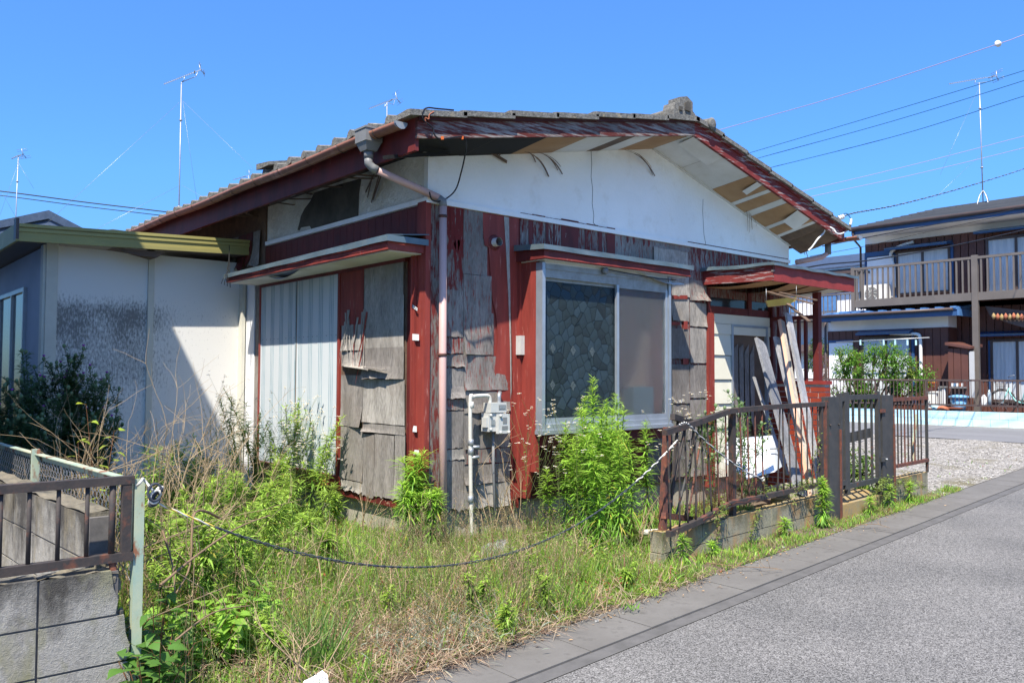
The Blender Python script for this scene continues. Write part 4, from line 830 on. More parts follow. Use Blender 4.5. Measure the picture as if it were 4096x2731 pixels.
def _fas(q):
    xa=onY(63,893,FY).x; xb=4.446; A=onY(63,893,FY).z; Bz=onY(1073,967,FY).z; xr=onY(1073,967,FY).x; sl=(Bz-A)/(xr-xa); h=.185
    for k,(d0,d1,o) in enumerate([(0,.034,.02),(.034,.048,0),(.048,.082,.012),(.082,.135,0),(.135,.145,.012),(.145,h,.02)]):
        za=A-d0; zb=A+sl*(xb-xa)-d0
        q.hexa([(xa,FY-o,A-d1),(xb,FY-o,A+sl*(xb-xa)-d1),(xb,FY+.03,A+sl*(xb-xa)-d1),(xa,FY+.03,A-d1)],[(xa,FY-o,za-.0005),(xb,FY-o,zb-.0005),(xb,FY+.03,zb-.0005),(xa,FY+.03,za-.0005)],olive)
    q.box((xa,FY+.031,A-h),(xa+.03,16.6,A),olive)
part(SH,'roof_fascia',_fas)
P_box(SH,'fascia_corner',(1.657,9.853,2.937),(1.686,9.974,3.159),brownmetal)
part(SH,'roof_sheet',lambda q:(q.hexa([(1.740,FY+.04,2.961),(4.446,FY+.04,3.019),(4.446,15.946,3.019),(1.740,15.946,2.961)],[(1.740,FY+.04,3.087),(4.446,FY+.04,3.183),(4.446,15.946,3.183),(1.740,15.946,3.087)],brownmetal),q.hexa([(2.803,FY+.03,2.893),(3.093,FY+.03,2.884),(3.093,FY+.3,2.884),(2.803,FY+.3,2.942)],[(2.609,FY+.03,2.951),(3.189,FY+.03,2.951),(3.189,FY+.3,2.951),(2.609,FY+.3,2.951)],plydark)))
# twiggy junk between shed and canopy
tag(part(None,'dry_vine',lambda q:[q.tube(arc([onY(915,1080,9.66)+Vector((0,0,.1*k)),onY(895+k*8,1110-k*5,9.56),onY(885+k*12,1135+k*5,9.56)]),.004,dark,4) for k in range(4)]),'dead vine hooked on the shed eave beside the canopy','vine')
# neighbour's two storey house just outside the picture on the left (its shade falls on shed and yard)
NB=thing('neighbour_house','tall pale neighbour house standing left of the yard','house',(-2,9,0))
part(NB,'wall',lambda q:q.box((-5,5.3,0),(0.0,15,7.9),whitewall)); part(NB,'roof',lambda q:q.hexa([(-5.4,5.0,8.0),(.35,5.0,8.0),(.35,15.4,8.0),(-5.4,15.4,8.0)],[(-4.5,6.2,8.8),(-1.2,6.2,8.8),(-1.2,14,8.8),(-4.5,14,8.8)],slate))
part(NB,'eave_board',lambda q:q.box((-5.4,5.0,7.9),(.35,15.4,7.999),navy))
# ---------------------------------------------------------------- left block walls, railing, green fence
def blockrow(q,p0,dirv,nrm,n,z0,rows,bl=.39,bh=.19,th=.12,offs=0,skip=lambda r,k:False,m=blockm):
    d=Vector(dirv); nn=Vector(nrm)
    for r in range(rows):
        for k in range(n):
            if skip(r,k): continue
            a=k*(bl+.01)+offs; p=Vector(p0)+d*a; z=z0+r*(bh+.01); j=random.uniform(-.002,.002)
            b=[p+nn*j,p+d*bl+nn*j,p+d*bl+nn*th,p+nn*th]; q.hexa([v+Vector((0,0,z)) for v in b],[v+Vector((0,0,z+bh)) for v in b],m)
BWY=3.81
xj=onY(158,2400,BWY).x
BW=thing('block_wall','low grey concrete block wall with crumbled end carrying a rusty railing','wall',(xj,BWY,0))
def _bw(q):
    blockrow(q,(xj+.0-.8,BWY,0),(1,0,0),(0,1,0),2,-.08,4,m=blockm)
    q.box((xj-.8,BWY+.008,-.1),(xj+.3,BWY+.112,.70),mortar)
    # last blocks, broken away at their right ends
    for r,(e0,e1) in enumerate([(.37,.39),(.35,.36),(.325,.34),(.27,.29)]):
        z=-.08+r*.2; top=.19 if r<3 else .185
        pts=[(xj,z),(xj+e1,z),(xj+e1+.01,z+.06),(xj+(e0+e1)/2,z+.11),(xj+e0,z+top),(xj,z+top)]
        q.prism([(a,BWY,b) for a,b in pts],(0,.12,0),blockm)
part(BW,'block_course',_bw)
def _rub(q):
    R=random.Random(5)
    for k in range(70):
        z=R.uniform(.05,.73); x=xj+.36-.10*z/.7+R.uniform(-.03,.03); s=R.uniform(.012,.03); y=BWY+R.uniform(.02,.11)
        vs=[];n=7
        for i in range(4):
            for j in range(n):
                t=2*math.pi*j/n; ph=math.pi*(i+.5)/4; rr=s*R.uniform(.75,1.2); vs.append((x+rr*math.sin(ph)*math.cos(t),y+rr*math.sin(ph)*math.sin(t),z+rr*1.2*math.cos(ph)))
        q.mesh(vs,[(i*n+j,(i+1)*n+j,(i+1)*n+(j+1)%n,i*n+(j+1)%n) for i in range(3) for j in range(n)]+[tuple(range(n)),tuple(range(4*n-1,3*n-1,-1))],blockdk)
    q.box((xj+.2,BWY+.05,0),(xj+.31,BWY+.115,.70),blockdk)
part(BW,'crumbled_end',_rub)
part(BW,'mortar_cap',lambda q:q.sheet([(xj-.8,BWY+.12,.716),(xj+.3,BWY+.12,.70),(xj+.3,BWY,.70),(xj-.8,BWY,.716)],24,4,blockdk,lambda u,v:(0,0,.008*math.sin(u*40+v*3)+random.uniform(-.004,.006))))
RA=thing('railing','rusty black square bar railing fixed on the grey block wall','railing',(xj,BWY+.03,.73))
ry=BWY+.035
P_box(RA,'top_rail',(-.4,ry-.02,1.065),(onY(505,1940,ry).x+.03,ry+.02,1.10),rust); P_box(RA,'bottom_rail',(-.4,ry-.02,.735),(onY(505,1940,ry).x+.03,ry+.02,.772),rust)
P_box(RA,'end_post',(onY(505,1940,ry).x-.017,ry-.018,.772),(onY(505,1940,ry).x+.02,ry+.018,1.065),rust); P_box(RA,'rail_foot',(onY(452,2200,ry).x-.012,ry-.012,.66),(onY(452,2200,ry).x+.012,ry+.012,.735),rustred)
for k,(a,r) in enumerate(((116,.009),(233,.009),(348,.009),(448,.014),(1,.009))): P_tube(RA,'bar',[(onY(a,2080,ry).x,ry,.772),(onY(a,2080,ry).x,ry,1.065)],r,rust,8)
IW=thing('boundary_wall','tall dirty block wall running away behind the rusty railing','wall',(1.02,4,0))
dI=Vector((-.055,1,0)).normalized()
def _iw(q):
    p=Vector((.975,3.98,0)); blockrow(q,p,dI,(1,.055,0),14,-.07,5,th=.115,m=blockin,offs=.06)
    R_=random.Random(6)
    for z in np.arange(-.05,.9,.07): q.box((.99,4.0+R_.uniform(-.0,.035),z),(1.095,4.07,z+.068),blockdk)
    a=p+Vector((.008,0,0)); b=a+dI*5.2; q.hexa([a+Vector((0,0,-.1)),b+Vector((0,0,-.1)),b+Vector((.1,0,-.1)),a+Vector((.1,0,-.1))],[a+Vector((0,0,.91)),b+Vector((0,0,.91)),b+Vector((.1,0,.91)),a+Vector((.1,0,.91))],mortar)
part(IW,'block_course',_iw)
part(IW,'mossy_top',lambda q:q.sheet([Vector((.972,4.02,.922)),Vector((.972,4.02,.922))+dI*5.2,Vector((1.09,4.02,.922))+dI*5.2,Vector((1.09,4.02,.922))],60,4,blockdk,lambda u,v:(0,0,.005*math.sin(u*90+v*3)+random.uniform(-.004,.006)+.004)))
GF=thing('green_fence','pale green iron post and rail fence with chain link beside the block wall','fence',(1.138,3.83,0))
def angle_post(q,x,y,z0,z1,w=.042,t=.005):
    q.box((x,y,z0),(x+w,y+t,z1),greenpost); q.box((x,y+t+.0005,z0),(x+t,y+w,z1),greenpost)
part(GF,'post',lambda q:angle_post(q,1.125,3.835,0,1.085)); 
gp=[Vector((1.135,3.83,0))+Vector((-.045,1,0))*k for k in (1.68,3.5,5.3)]
for p in gp: part(GF,'post',lambda q,p=p:q.box((p.x-.02,p.y-.02,0),(p.x+.02,p.y+.02,1.10),greenpost))
part(GF,'top_rail',lambda q:(q.bar((1.145,3.845,1.07),(.9,9.2,1.075),.04,.005,greenpost),q.bar((1.165,3.845,1.05),(.92,9.2,1.055),.004,.04,greenpost)))
def _cl(q):
    x=lambda y:1.15-.045*(y-3.83)
    y=3.9; 
    while y<8.6:
        for s in (1,-1):
            pts=[]; z=.62; k=0
            while z<1.05: pts.append((x(y)+.004*s*(-1)**k,y+(.028*((k%2)*s)),z)); z+=.03; k+=1
            q.tube(pts,.0016,galv,3,caps=False)
        y+=.056
part(GF,'chain_link',_cl)
# ---------------------------------------------------------------- right: low wall, bent fence, gate
fq0=Vector((5.13,4.24,0)); fq1=Vector((11.04,4.66,0)); fd=(fq1-fq0).normalized(); fn=Vector((fd.y,-fd.x,0))  # fn towards the road
def FP(px,py,off=0): return onP(px,py,fq0+fn*off,fn)
Z2=lambda a,b:(2650+a*.3826,1550+b*.3826); Z3=lambda a,b:(3200+a*.3827,1500+b*.3827)
def slabP(q,s0,s1,z0,z1,o0,o1,m,z1b=None):
    z1b=z1 if z1b is None else z1b
    A=fq0+fd*s0; B=fq0+fd*s1
    q.hexa([A+fn*o0+Vector((0,0,z0)),B+fn*o0+Vector((0,0,z0)),B+fn*o1+Vector((0,0,z0)),A+fn*o1+Vector((0,0,z0))][::-1] if 0 else [A+fn*o1+Vector((0,0,z0)),A+fn*o0+Vector((0,0,z0)),B+fn*o0+Vector((0,0,z0)),B+fn*o1+Vector((0,0,z0))],[A+fn*o1+Vector((0,0,z1)),A+fn*o0+Vector((0,0,z1)),B+fn*o0+Vector((0,0,z1b)),B+fn*o1+Vector((0,0,z1b))],m)
LWN=thing('low_block_wall','mossy low concrete wall under the bent iron fence','wall',tuple(fq0))
def _lw(q):
    s=.10; k=0
    while s<3.25:
        slabP(q,s,s+.395,-.05,.12,0.0,-.12,lowwall); slabP(q,max(.12,s-.19),s+.20,.128,.29+random.uniform(-.004,.004),.002*(k%2),-.12,lowwall); s+=.40; k+=1
    slabP(q,.14,3.28,-.05,.275,-.012,-.11,mortar)
part(LWN,'block_course',_lw)
part(LWN,'moss_top',lambda q:q.sheet([fq0+fd*.12+fn*0+Vector((0,0,.292)),fq0+fd*3.3+Vector((0,0,.292)),fq0+fd*3.3-fn*.12+Vector((0,0,.292)),fq0+fd*.12-fn*.12+Vector((0,0,.292))],70,3,mosstop,lambda u,v:(0,0,random.uniform(-.004,.006))))
LW2=thing('low_block_wall','short mossy low wall under the small straight fence right of the gate','wall',tuple(fq0+fd*4.9))
part(LW2,'block_course',lambda q:([slabP(q,4.86+k*.41,4.86+k*.41+.40,-.05,.12,0,-.12,lowwall) for k in range(3)],[slabP(q,4.86+k*.41,4.86+k*.41+.40,.128,.30,0,-.12,lowwall) for k in range(3)],slabP(q,4.87,6.07,-.05,.29,-.012,-.11,mortar)))
part(LW2,'moss_top',lambda q:q.sheet([fq0+fd*4.86+Vector((0,0,.302)),fq0+fd*6.09+Vector((0,0,.302)),fq0+fd*6.09-fn*.12+Vector((0,0,.302)),fq0+fd*4.86-fn*.12+Vector((0,0,.302))],30,3,mosstop,lambda u,v:(0,0,random.uniform(-.004,.006))))
tag(part(None,'gate_step',lambda q:(slabP(q,3.31,4.84,-.02,.16,.02,-.75,mosstop),slabP(q,3.45,4.6,.162,.26,-.5,-.9,foundm))),'mossy orange brown concrete step in the gateway','step')
def sq(px,py,off=0): p=FP(px,py,off); return p
BF=thing('bent_fence','rusty black iron fence bent outwards at its left end above the low wall','fence',tuple(fq0+Vector((0,0,.3))))
tr=[FP(*Z2(20,470),.10),FP(*Z2(330,375),.05),FP(*Z2(700,245),.0),FP(*Z2(1100,205)),FP(*Z2(1735,168))]
br=[FP(*Z2(60,1530),.10),FP(*Z2(400,1385),.04),FP(*Z2(700,1215),.0),FP(*Z2(1000,1150)),FP(*Z2(1640,1010))]
def railm(q,P,w,h,m):
    for a,b in zip(P,P[1:]): q.bar(a,b+(b-a).normalized()*.004,w,h,m)
part(BF,'top_rail',lambda q:railm(q,tr,.045,.045,rust)); part(BF,'bottom_rail',lambda q:railm(q,br,.045,.045,rust))
for a,b in [(45,85),(148,172),(228,262),(325,345),(405,435),(460,512),(548,588),(655,680),(805,828),(880,905),(960,980),(1035,1048),(1218,1188),(1243,1253),(1302,1320),(1372,1385),(1430,1443),(1492,1507),(1552,1565),(1612,1625)]:
    def zr(P,px,which):
        for A,Bp in zip(P,P[1:]):
            xa,xb=pxof(A)[0],pxof(Bp)[0]
            if xa-6<=px<=xb+6: return A.lerp(Bp,(px-xa)/(xb-xa))
        return P[-1]
    pa=zr(tr,Z2(a,0)[0],0); pb=zr(br,Z2(b,0)[0],1); bend=Vector((random.uniform(-.012,.012),random.uniform(-.015,.005),0)) if a<700 else Vector((0,0,0))
    P_tube(BF,'bar',arc([pa,pa.lerp(pb,.5)+bend,pb],3),.0085,rustred if (a in (805,880,960,655,548,1035)) else rust,6)
pmid=FP(*Z2(770,700)); part(BF,'post',lambda q:q.box((pmid.x-.02,pmid.y+.02,.28),(pmid.x+.03,pmid.y+.07,1.24),rust))
pl_=FP(*Z2(40,1500),-.02); part(BF,'post',lambda q:q.bar((pl_.x,pl_.y+.04,.27),(pl_.x+.09,pl_.y+.06,1.12),.05,.05,rustred))
pe=FP(*Z2(1665,600)); part(BF,'post',lambda q:(q.box((pe.x-.02,pe.y-.015,.42),(pe.x+.012,pe.y+.02,1.25),rust),q.box((pe.x+.05,pe.y-.02,.30),(pe.x+.075,pe.y+.01,1.27),rustred)))
# rusted netting wired to the lower part
def _net(q):
    def pt(s,t): a=FP(*Z2(320+s*680,750+s*120),-.02); b=zr(br,Z2(350+s*650,0)[0],1)+Vector((0,.02,0)); return a.lerp(b,t)
    for i in range(62):
        s=i/61; q.tube([pt(s,0)+Vector((0,0,random.uniform(-.05,.1)-.25*abs(s-.3))),pt(s,.5)+Vector((0,.006*(-1)**i,0)),pt(s,1)],.0011,rustred,3,caps=False)
    for j in range(26):
        t=.12+j/26*.88; q.tube([pt(k/20,t) for k in range(21)],.0011,rustred,3,caps=False)
    q.tube([b+Vector((0,0,.012*math.sin(i*2))) for i,b in enumerate([br[1].lerp(br[2],k/8) for k in range(9)]+[br[2].lerp(br[3],k/6) for k in range(7)])],.026,rustred,6)
part(BF,'rusted_netting',_net)
# broken end panel twisted back behind the bent fence
BP=thing('broken_fence_panel','rusty leftover fence panel twisted back behind the bent fence end','fence panel',tuple(fq0+Vector((.2,.1,.3))))
ta=FP(*Z2(105,305),-.06); tb=onP(*Z2(535,430),fq0-fn*.55,fn); ba=FP(*Z2(10,1335),-.04); bb_=onP(*Z2(400,1385),fq0-fn*.40,fn)
P_bar(BP,'top_rail',ta,tb,.04,.05,rust); P_bar(BP,'bottom_rail',ba,bb_,.04,.05,rustred)
for a,b,t in ((.12,.15,.02),(.30,.10,.02),(.48,.55,.018),(.62,.3,.016)): P_bar(BP,'bar',ta.lerp(tb,a),ba.lerp(bb_,b),t,t,rust if t>.017 else ironblk)
P_bar(BP,'bar',ta.lerp(tb,.7),ba.lerp(bb_,.62),.015,.015,rustred)
# gate posts and two gate leaves
def gpost(name,px0,px1,pyt,zb,lab):
    a=FP(px0,1750,.03); b=FP(px1,1750,.03); zt=FP((px0+px1)/2,pyt).z
    o=part(None,name,lambda q:(q.box((a.x,a.y-.0,zb),(b.x,a.y+.08,zt),ironblk),q.box((b.x-.012,a.y-.022,zb),(b.x,a.y-.001,zt-.35),rustred)),None)
    tag(o,lab,'gate post'); return o,a,b
g1,a1,b1=gpost('gate_post',3316,3354,1586,.0,'wide black iron gate post left of the gate'); g2_,a2,b2=gpost('gate_post',3530,3568,1580,.05,'rusty black gate post right of the gate with a latch plate')
for o,a in ((g1,a1),(g1,b1)): 
    part(o,'bolt',lambda q,a=a:q.lathe((a.x+(.02 if a is a1 else -.03),a1.y-.001,1.03),[(.010,0),(.010,-.012),(.003,-.016)],rust,8,axis=1))
part(g2_,'latch_plate',lambda q:(q.box((a2.x-.06,a2.y-.02,.55),(a2.x+.05,a2.y-.001,.60),ironblk),q.box((a2.x-.06,a2.y-.02,1.12),(a2.x+.05,a2.y-.001,1.16),rustred),q.lathe((a2.x+.03,a2.y-.02,.575),[(.012,0),(.012,-.02),(.004,-.026)],galv,8,axis=1)))
def leaf(P0,P1,zb,zt,n,lab,stile=.05):
    g=thing('gate_leaf',lab,'gate',(P0.x,P0.y,zb),'leaves of the black iron gate')
    d=(P1-P0); L=d.length; d.normalize(); u=Vector((0,0,1))
    for s in (0,L): p=P0+d*s; P_bar(g,'stile',p+u*(zb-.05),p+u*(zt+.03),.045,stile,ironblk)
    P_bar(g,'top_rail',P0+u*(zt-.03),P1+u*(zt-.03),.04,.055,ironblk); P_bar(g,'bottom_rail',P0+u*(zb+.03),P1+u*(zb+.03),.04,.055,ironblk)
    for k in range(n): p=P0+d*(L*(k+1)/(n+1)); P_bar(g,'bar',p+u*(zb+.05),p+u*(zt-.05),.022,.022,ironblk)
    return g
G0=FP(*Z3(415,700)); G1=FP(*Z3(475,700)); G2=FP(*Z3(812,700))
leaf(Vector((G0.x,G0.y,0)),Vector((G0.x+.16,G0.y+.30-.16*0,0)) if 0 else Vector((G1.x-.02,G1.y-.0,0)),.36,1.33,0,'narrow left leaf of the black gate, edge on beside the post')
RLF=leaf(Vector((G1.x+.03,G1.y,0)),Vector((G2.x,G2.y,0)),.31,1.34,4,'wide right leaf of the black gate with four bars')
P_bar(RLF,'lock_plate',Vector((G1.x+.05,G1.y+.02,.86)),Vector((G2.x-.15,G2.y+.02,.89)),.012,.11,ironblk)
SF=thing('small_fence','short rusty iron fence right of the gate above its mossy wall','fence',tuple(FP(*Z3(960,970))))
sa,sb=FP(*Z3(960,245)),FP(*Z3(1325,240)); sc_,sd=FP(*Z3(970,965)),FP(*Z3(1335,900))
sc_.z=.455; sd.z=.455; sa.z=1.265; sb.z=1.265
P_bar(SF,'top_rail',sa,sb,.04,.045,rustred); P_bar(SF,'bottom_rail',sc_,sd,.04,.04,rustred)
for k in range(9): t=.05+k*.095; P_bar(SF,'bar',sa.lerp(sb,t),sc_.lerp(sd,t),.014,.014,rust if k%3 else rustred)
P_bar(SF,'post',sb+Vector((-.02,0,.0)),Vector((sb.x-.02,sb.y,.30)),.03,.03,ironblk)
tag(part(None,'garden_stake',lambda q:q.bar(FP(*Z3(1215,410),-.25),FP(*Z3(1175,930),-.25),.035,.035,greenpost)),'slanting mint green stake behind the small rusty fence','stake')
# ---------------------------------------------------------------- rope
ra=Vector((1.17,3.80,1.0)); rb=Vector((5.33,4.16,1.03))
def ropept(t):
    p=ra.lerp(rb,t); sag=4*t*(1-t)*.60
    return p-Vector((0,0,sag*(1-.0*t)))
def _rope(strand):
    def f(q):
        N=420; segs=[]; cur=None; P=[]
        for i in range(N+1):
            t=i/N; c=ropept(t); a=i*.62+strand*math.pi; sp=.003+.003*math.sin(t*9)**2*(t>.1)
            P.append(c+Vector((0,math.cos(a),math.sin(a)))*sp)
        ends=int(N*.07) if strand==0 else int(N*.075); e2=int(N*.865) if strand==0 else int(N*.95)
        q.tube(P[:ends+1],.0038,rope_w if strand==0 else rope_y,5); q.tube(P[ends:e2+1],.0034,rope_b,5); q.tube(P[e2:],.0045,rope_w,5)
        if strand==0:
            R=random.Random(2)
            for k in range(5): # the knot round the post top
                r=.02+R.uniform(-.008,.010); c=Vector((1.19+.004*k,3.80,1.01+R.uniform(-.02,.02)))
                q.tube([c+Vector((r*math.cos(j*.4),-.03+.008*k+R.uniform(-.004,.004),r*1.3*math.sin(j*.4+k*.3))) for j in range(15)],.006,rope_w if k%2 else rope_b,6)
            q.tube([Vector((1.12+.06*j/8,3.79-.02*math.sin(j),1.06+.03*math.sin(j*.5))) for j in range(9)],.006,rope_w,6)
    return f
RP=thing('barrier_rope','twisted black and white rope sagging from the green post to the bent fence','rope',tuple(ra))
part(RP,'strand',_rope(0)); part(RP,'strand',_rope(1))
def _rope2(q):
    A=[FP(*Z2(175,390),.14),FP(*Z2(230,365),.15),FP(*Z2(290,400),.13),FP(*Z2(420,530),.08),FP(*Z2(650,725),.06),FP(*Z2(880,880),.05),FP(*Z2(1050,955),.03)]
    C=arc(A,30)
    for s in range(2):
        q.tube([p+Vector((math.cos(i*.5+s*3.14)*.004,0,math.sin(i*.5+s*3.14)*.004)) for i,p in enumerate(C)],.006,rope_w if s==0 else rope_b,5)
    e=C[-1]; q.tube([e+Vector((.02*math.cos(j),.0,.02*math.sin(j))) for j in range(8)],.007,rope_w,5)
tag(part(None,'fence_rope',_rope2),'white rope knotted across the bars of the bent fence','rope')
# ---------------------------------------------------------------- planks leaning in the porch
def plank(a,da,b,db,w,t,m,lab,name='leaning_plank',edge=None):
    A=dep(*a,da); Bp=dep(*b,db); o=MB(); o.bar(A,Bp,w,t,m,(0,1,0))
    if edge: 
        d=(Bp-A).normalized(); s=d.cross(Vector((0,1,0))).normalized()*(w/2+.004); o.bar(A-s,Bp-s,.006,t,edge,(0,1,0))
    ob=o.build(name,origin=Bp); tag(ob,lab,'plank','loose planks leaning in the porch'); return ob
plank((3040,1363),9.75,(3205,1985),8.6,.20,.035,plankd,'broad dark grey plank leaning furthest left, its lower half pale')
plank((3017,1509),9.8,(3150,1900),9.1,.05,.02,plankg,'thin short lath leaning against the door')
plank((3105,1348),9.9,(3200,1750),9.5,.10,.03,plankg,'short grey plank leaning behind the long ones')
plank((3125,1283),9.95,(3248,1985),8.9,.085,.04,plankl,'long pale plank with fresh pink cut edge',edge=plankpink)
plank((3152,1256),9.9,(3290,1980),8.9,.115,.03,plankg,'longest grey plank leaning rightmost by the brick pier')
tag(part(None,'white_sheet',lambda q:q.prism([dep(2930,1760,8.6),dep(3070,1760,8.7),dep(3100,1886,8.3),dep(2985,1915,8.1),dep(2900,1850,8.2)],(0.02,.02,.02),whiteboard)),'white board lying in the weeds inside the fence','board')
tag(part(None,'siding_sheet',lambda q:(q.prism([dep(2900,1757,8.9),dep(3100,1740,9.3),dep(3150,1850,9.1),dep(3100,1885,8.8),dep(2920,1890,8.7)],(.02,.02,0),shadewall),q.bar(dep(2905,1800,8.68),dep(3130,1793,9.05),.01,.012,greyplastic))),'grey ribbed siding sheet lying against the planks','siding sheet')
tag(part(None,'white_pipe',lambda q:q.tube([onZ(2570,2130,.1),onZ(2655,2126,.12)],.03,whitepvc,8)),'short white pipe on the ground by the wall end','pipe')
def _yb(q):
    A=dep(*(2650+1085*.3826,1000+528*.3826),8.5); Bq=dep(*(2650+1400*.3826,1000+487*.3826),9.2); C=dep(2650+1395*.3826,1000+530*.3826,9.2); D=dep(2650+1330*.3826,1000+565*.3826,9.1); E=dep(2650+1112*.3826,1000+590*.3826,8.6)
    q.prism([A,Bq,C,D,E],(.06,.05,.0),yellowm)
    for p in (A,Bq): q.tube([p,p+Vector((0,0,.12))],.003,galv,4)
tag(part(None,'hanging_light_cover',_yb),'yellowed lamp cover hanging loose from the porch ceiling','lamp cover')
tag(part(None,'hanging_batten',lambda q:[q.bar(dep(*a,8.9),dep(*b,8.3),.035,.012,m) for a,b,m in (((3069,1166),(3250,1215),plydark),((3120,1170),(3264,1200),plydark),((3150,1215),(3236,1285),plydark))]),'loose battens dangling from the porch ceiling','batten')
# ---------------------------------------------------------------- gas meter and pipes
my=YW-.14
GM=thing('gas_meter','white gas meter on thin pipes beside the downpipe','gas meter',(onY(1985,1665,my).x,my,0))
mc=onY(1985,1668,my)
def _gm(q):
    x,z=mc.x,mc.z
    q.box((x-.105,my-.02,z-.13),(x+.10,my+.09,z+.04),meterw); q.box((x-.09,my-.035,z+.045),(x+.095,my+.08,z+.135),meterw)
    q.box((x-.02,my-.06,z-.15),(x+.115,my-.021,z+.03),meterw); q.box((x-.125,my-.01,z-.09),(x-.106,my+.06,z-.0),meterw)
    for dx,dz in ((-.085,.02),(-.085,-.11),(.0,-.14),(.0,.015),(.10,-.14)): q.lathe((x+dx,my-.02 if dx<-.05 else my-.06,z+dz),[(.014,0),(.014,-.014),(.006,-.018)],meterw,8,axis=1)
    q.box((x-.08,my-.028,z-.07),(x-.035,my-.021,z-.02),galv)
part(GM,'meter_body',_gm)
part(GM,'display',lambda q:(q.box((mc.x-.0,my-.038,mc.z+.07),(mc.x+.085,my-.0355,mc.z+.115),greyplastic),q.box((mc.x+.01,my-.0395,mc.z+.08),(mc.x+.075,my-.0382,mc.z+.105),galv),q.box((mc.x+.03,my-.0625,mc.z-.06),(mc.x+.08,my-.0605,mc.z+.0),greyplastic),q.box((mc.x+.02,my-.0625,mc.z-.115),(mc.x+.09,my-.0605,mc.z-.08),greyplastic)))
px_=onY(1884,1700,my).x
part(GM,'inlet_pipe',lambda q:q.tube(arc([(px_+.02,my,0),(px_,my,.6),(px_-.01,my,mc.z+.14),(px_+.02,my,mc.z+.19),(px_+.06,my,mc.z+.20),(mc.x-.1,my+.01,mc.z+.20),(mc.x-.07,my+.01,mc.z+.17),(mc.x-.07,my+.01,mc.z+.12)],8),.018,whitepvc,10))
part(GM,'pipe_coupling',lambda q:[q.lathe((px_-.0,my,z),[(.02,-.03),(.027,-.025),(.027,.025),(.02,.03)],whitepvc if z>1 else galv,10) for z in (mc.z+.12,.93,.85,.42)]+[q.tube([(px_,my-.0,.89),(px_+.06,my-.05,.89)],.015,galv,8),q.tube([(px_,my,.79),(px_+.07,my-.03,.80)],.016,galv,8)])
part(GM,'outlet_pipe',lambda q:(q.tube(arc([(mc.x+.05,my+.02,mc.z+.12),(mc.x+.05,my+.02,mc.z+.20),(mc.x+.09,my+.06,mc.z+.22),(mc.x+.13,my+.1,mc.z+.22)],6),.02,galv,10),q.tube([(mc.x-.01,my+.03,mc.z-.14),(mc.x+.0,my+.04,.7),(mc.x+.04,my+.04,0)],.014,greyplastic,8)))
# small stone by the house foot
def rock(name,c,s,lab,m=rockm,seed=1):
    R=random.Random(seed); vs=[]; nr,n=7,14
    for i in range(nr+1):
        for j in range(n):
            t=2*math.pi*j/n; ph=math.pi*i/nr; k=1+.18*math.sin(3*t+seed)+.12*math.sin(5*ph+2*t)+R.uniform(-.06,.06); vs.append((c[0]+s[0]*k*math.sin(ph)*math.cos(t),c[1]+s[1]*k*math.sin(ph)*math.sin(t),c[2]+s[2]*k*math.cos(ph)))
    q=MB(); q.mesh(vs,[(i*n+j,(i+1)*n+j,(i+1)*n+(j+1)%n,i*n+(j+1)%n) for i in range(nr) for j in range(n)],m); tag(q.build(name,origin=(c[0],c[1],0)),lab,'rock')
g=onZ(1990,2235,.03); rock('rock',(g.x,g.y,.02),(.17,.12,.14),'pale grey rock in the grass below the gas meter',seed=2)
# paper scrap with printing at the bottom edge
pc=onZ(1265,2722,.16)
PS=thing('paper_notice','torn white printed paper with small black characters in the weeds','paper',(pc.x,pc.y,.1))
pu=(dep(1330,2712,depof(pc))-dep(1230,2712,depof(pc))).normalized(); pn=(Vector((0,0,.75))-fw*.6).normalized(); pv=pn.cross(pu).normalized()
def pp(a,b,o=0): return pc+pu*a+pv*b+pn*o
part(PS,'sheet',lambda q:q.prism([pp(-.07,-.08),pp(.075,-.08),pp(.045,.03),pp(.018,.052),pp(-.02,.02),pp(-.055,.0)],tuple(pn*.001),paperm))
def _ink(q):
    R=random.Random(1)
    for r in range(5):
        for c in range(6):
            a,b=-.035+c*.015+r*.003,.035-r*.017-c*.004
            if a+b*1.1>.075-.02*0 and c>4: continue
            if not(-.05<a<.05): continue
            for k in range(3): x0,y0=R.uniform(-.004,.001),R.uniform(-.005,.005); q.prism([pp(a+x0,b+y0,.002),pp(a+x0+.006,b+y0,.002),pp(a+x0+.006,b+y0+.0015,.002),pp(a+x0,b+y0+.0015,.002)],tuple(pn*.0004),ink)
            q.prism([pp(a,b-.005,.002),pp(a+.0014,b-.005,.002),pp(a+.0014,b+.005,.002),pp(a,b+.005,.002)],tuple(pn*.0004),ink)
part(PS,'printed_characters',_ink)
def _box(q):
    for a0,b0,a1,b1 in ((.0,.0,.014,.0012),(.0,-.013,.014,-.0118),(.0,-.013,.0012,.0012),(.0128,-.013,.014,.0012)): q.prism([pp(a0,b0,.0025),pp(a1,b0,.0025),pp(a1,b1,.0025),pp(a0,b1,.0025)],tuple(pn*.0004),inky)
part(PS,'yellow_seal_box',_box)
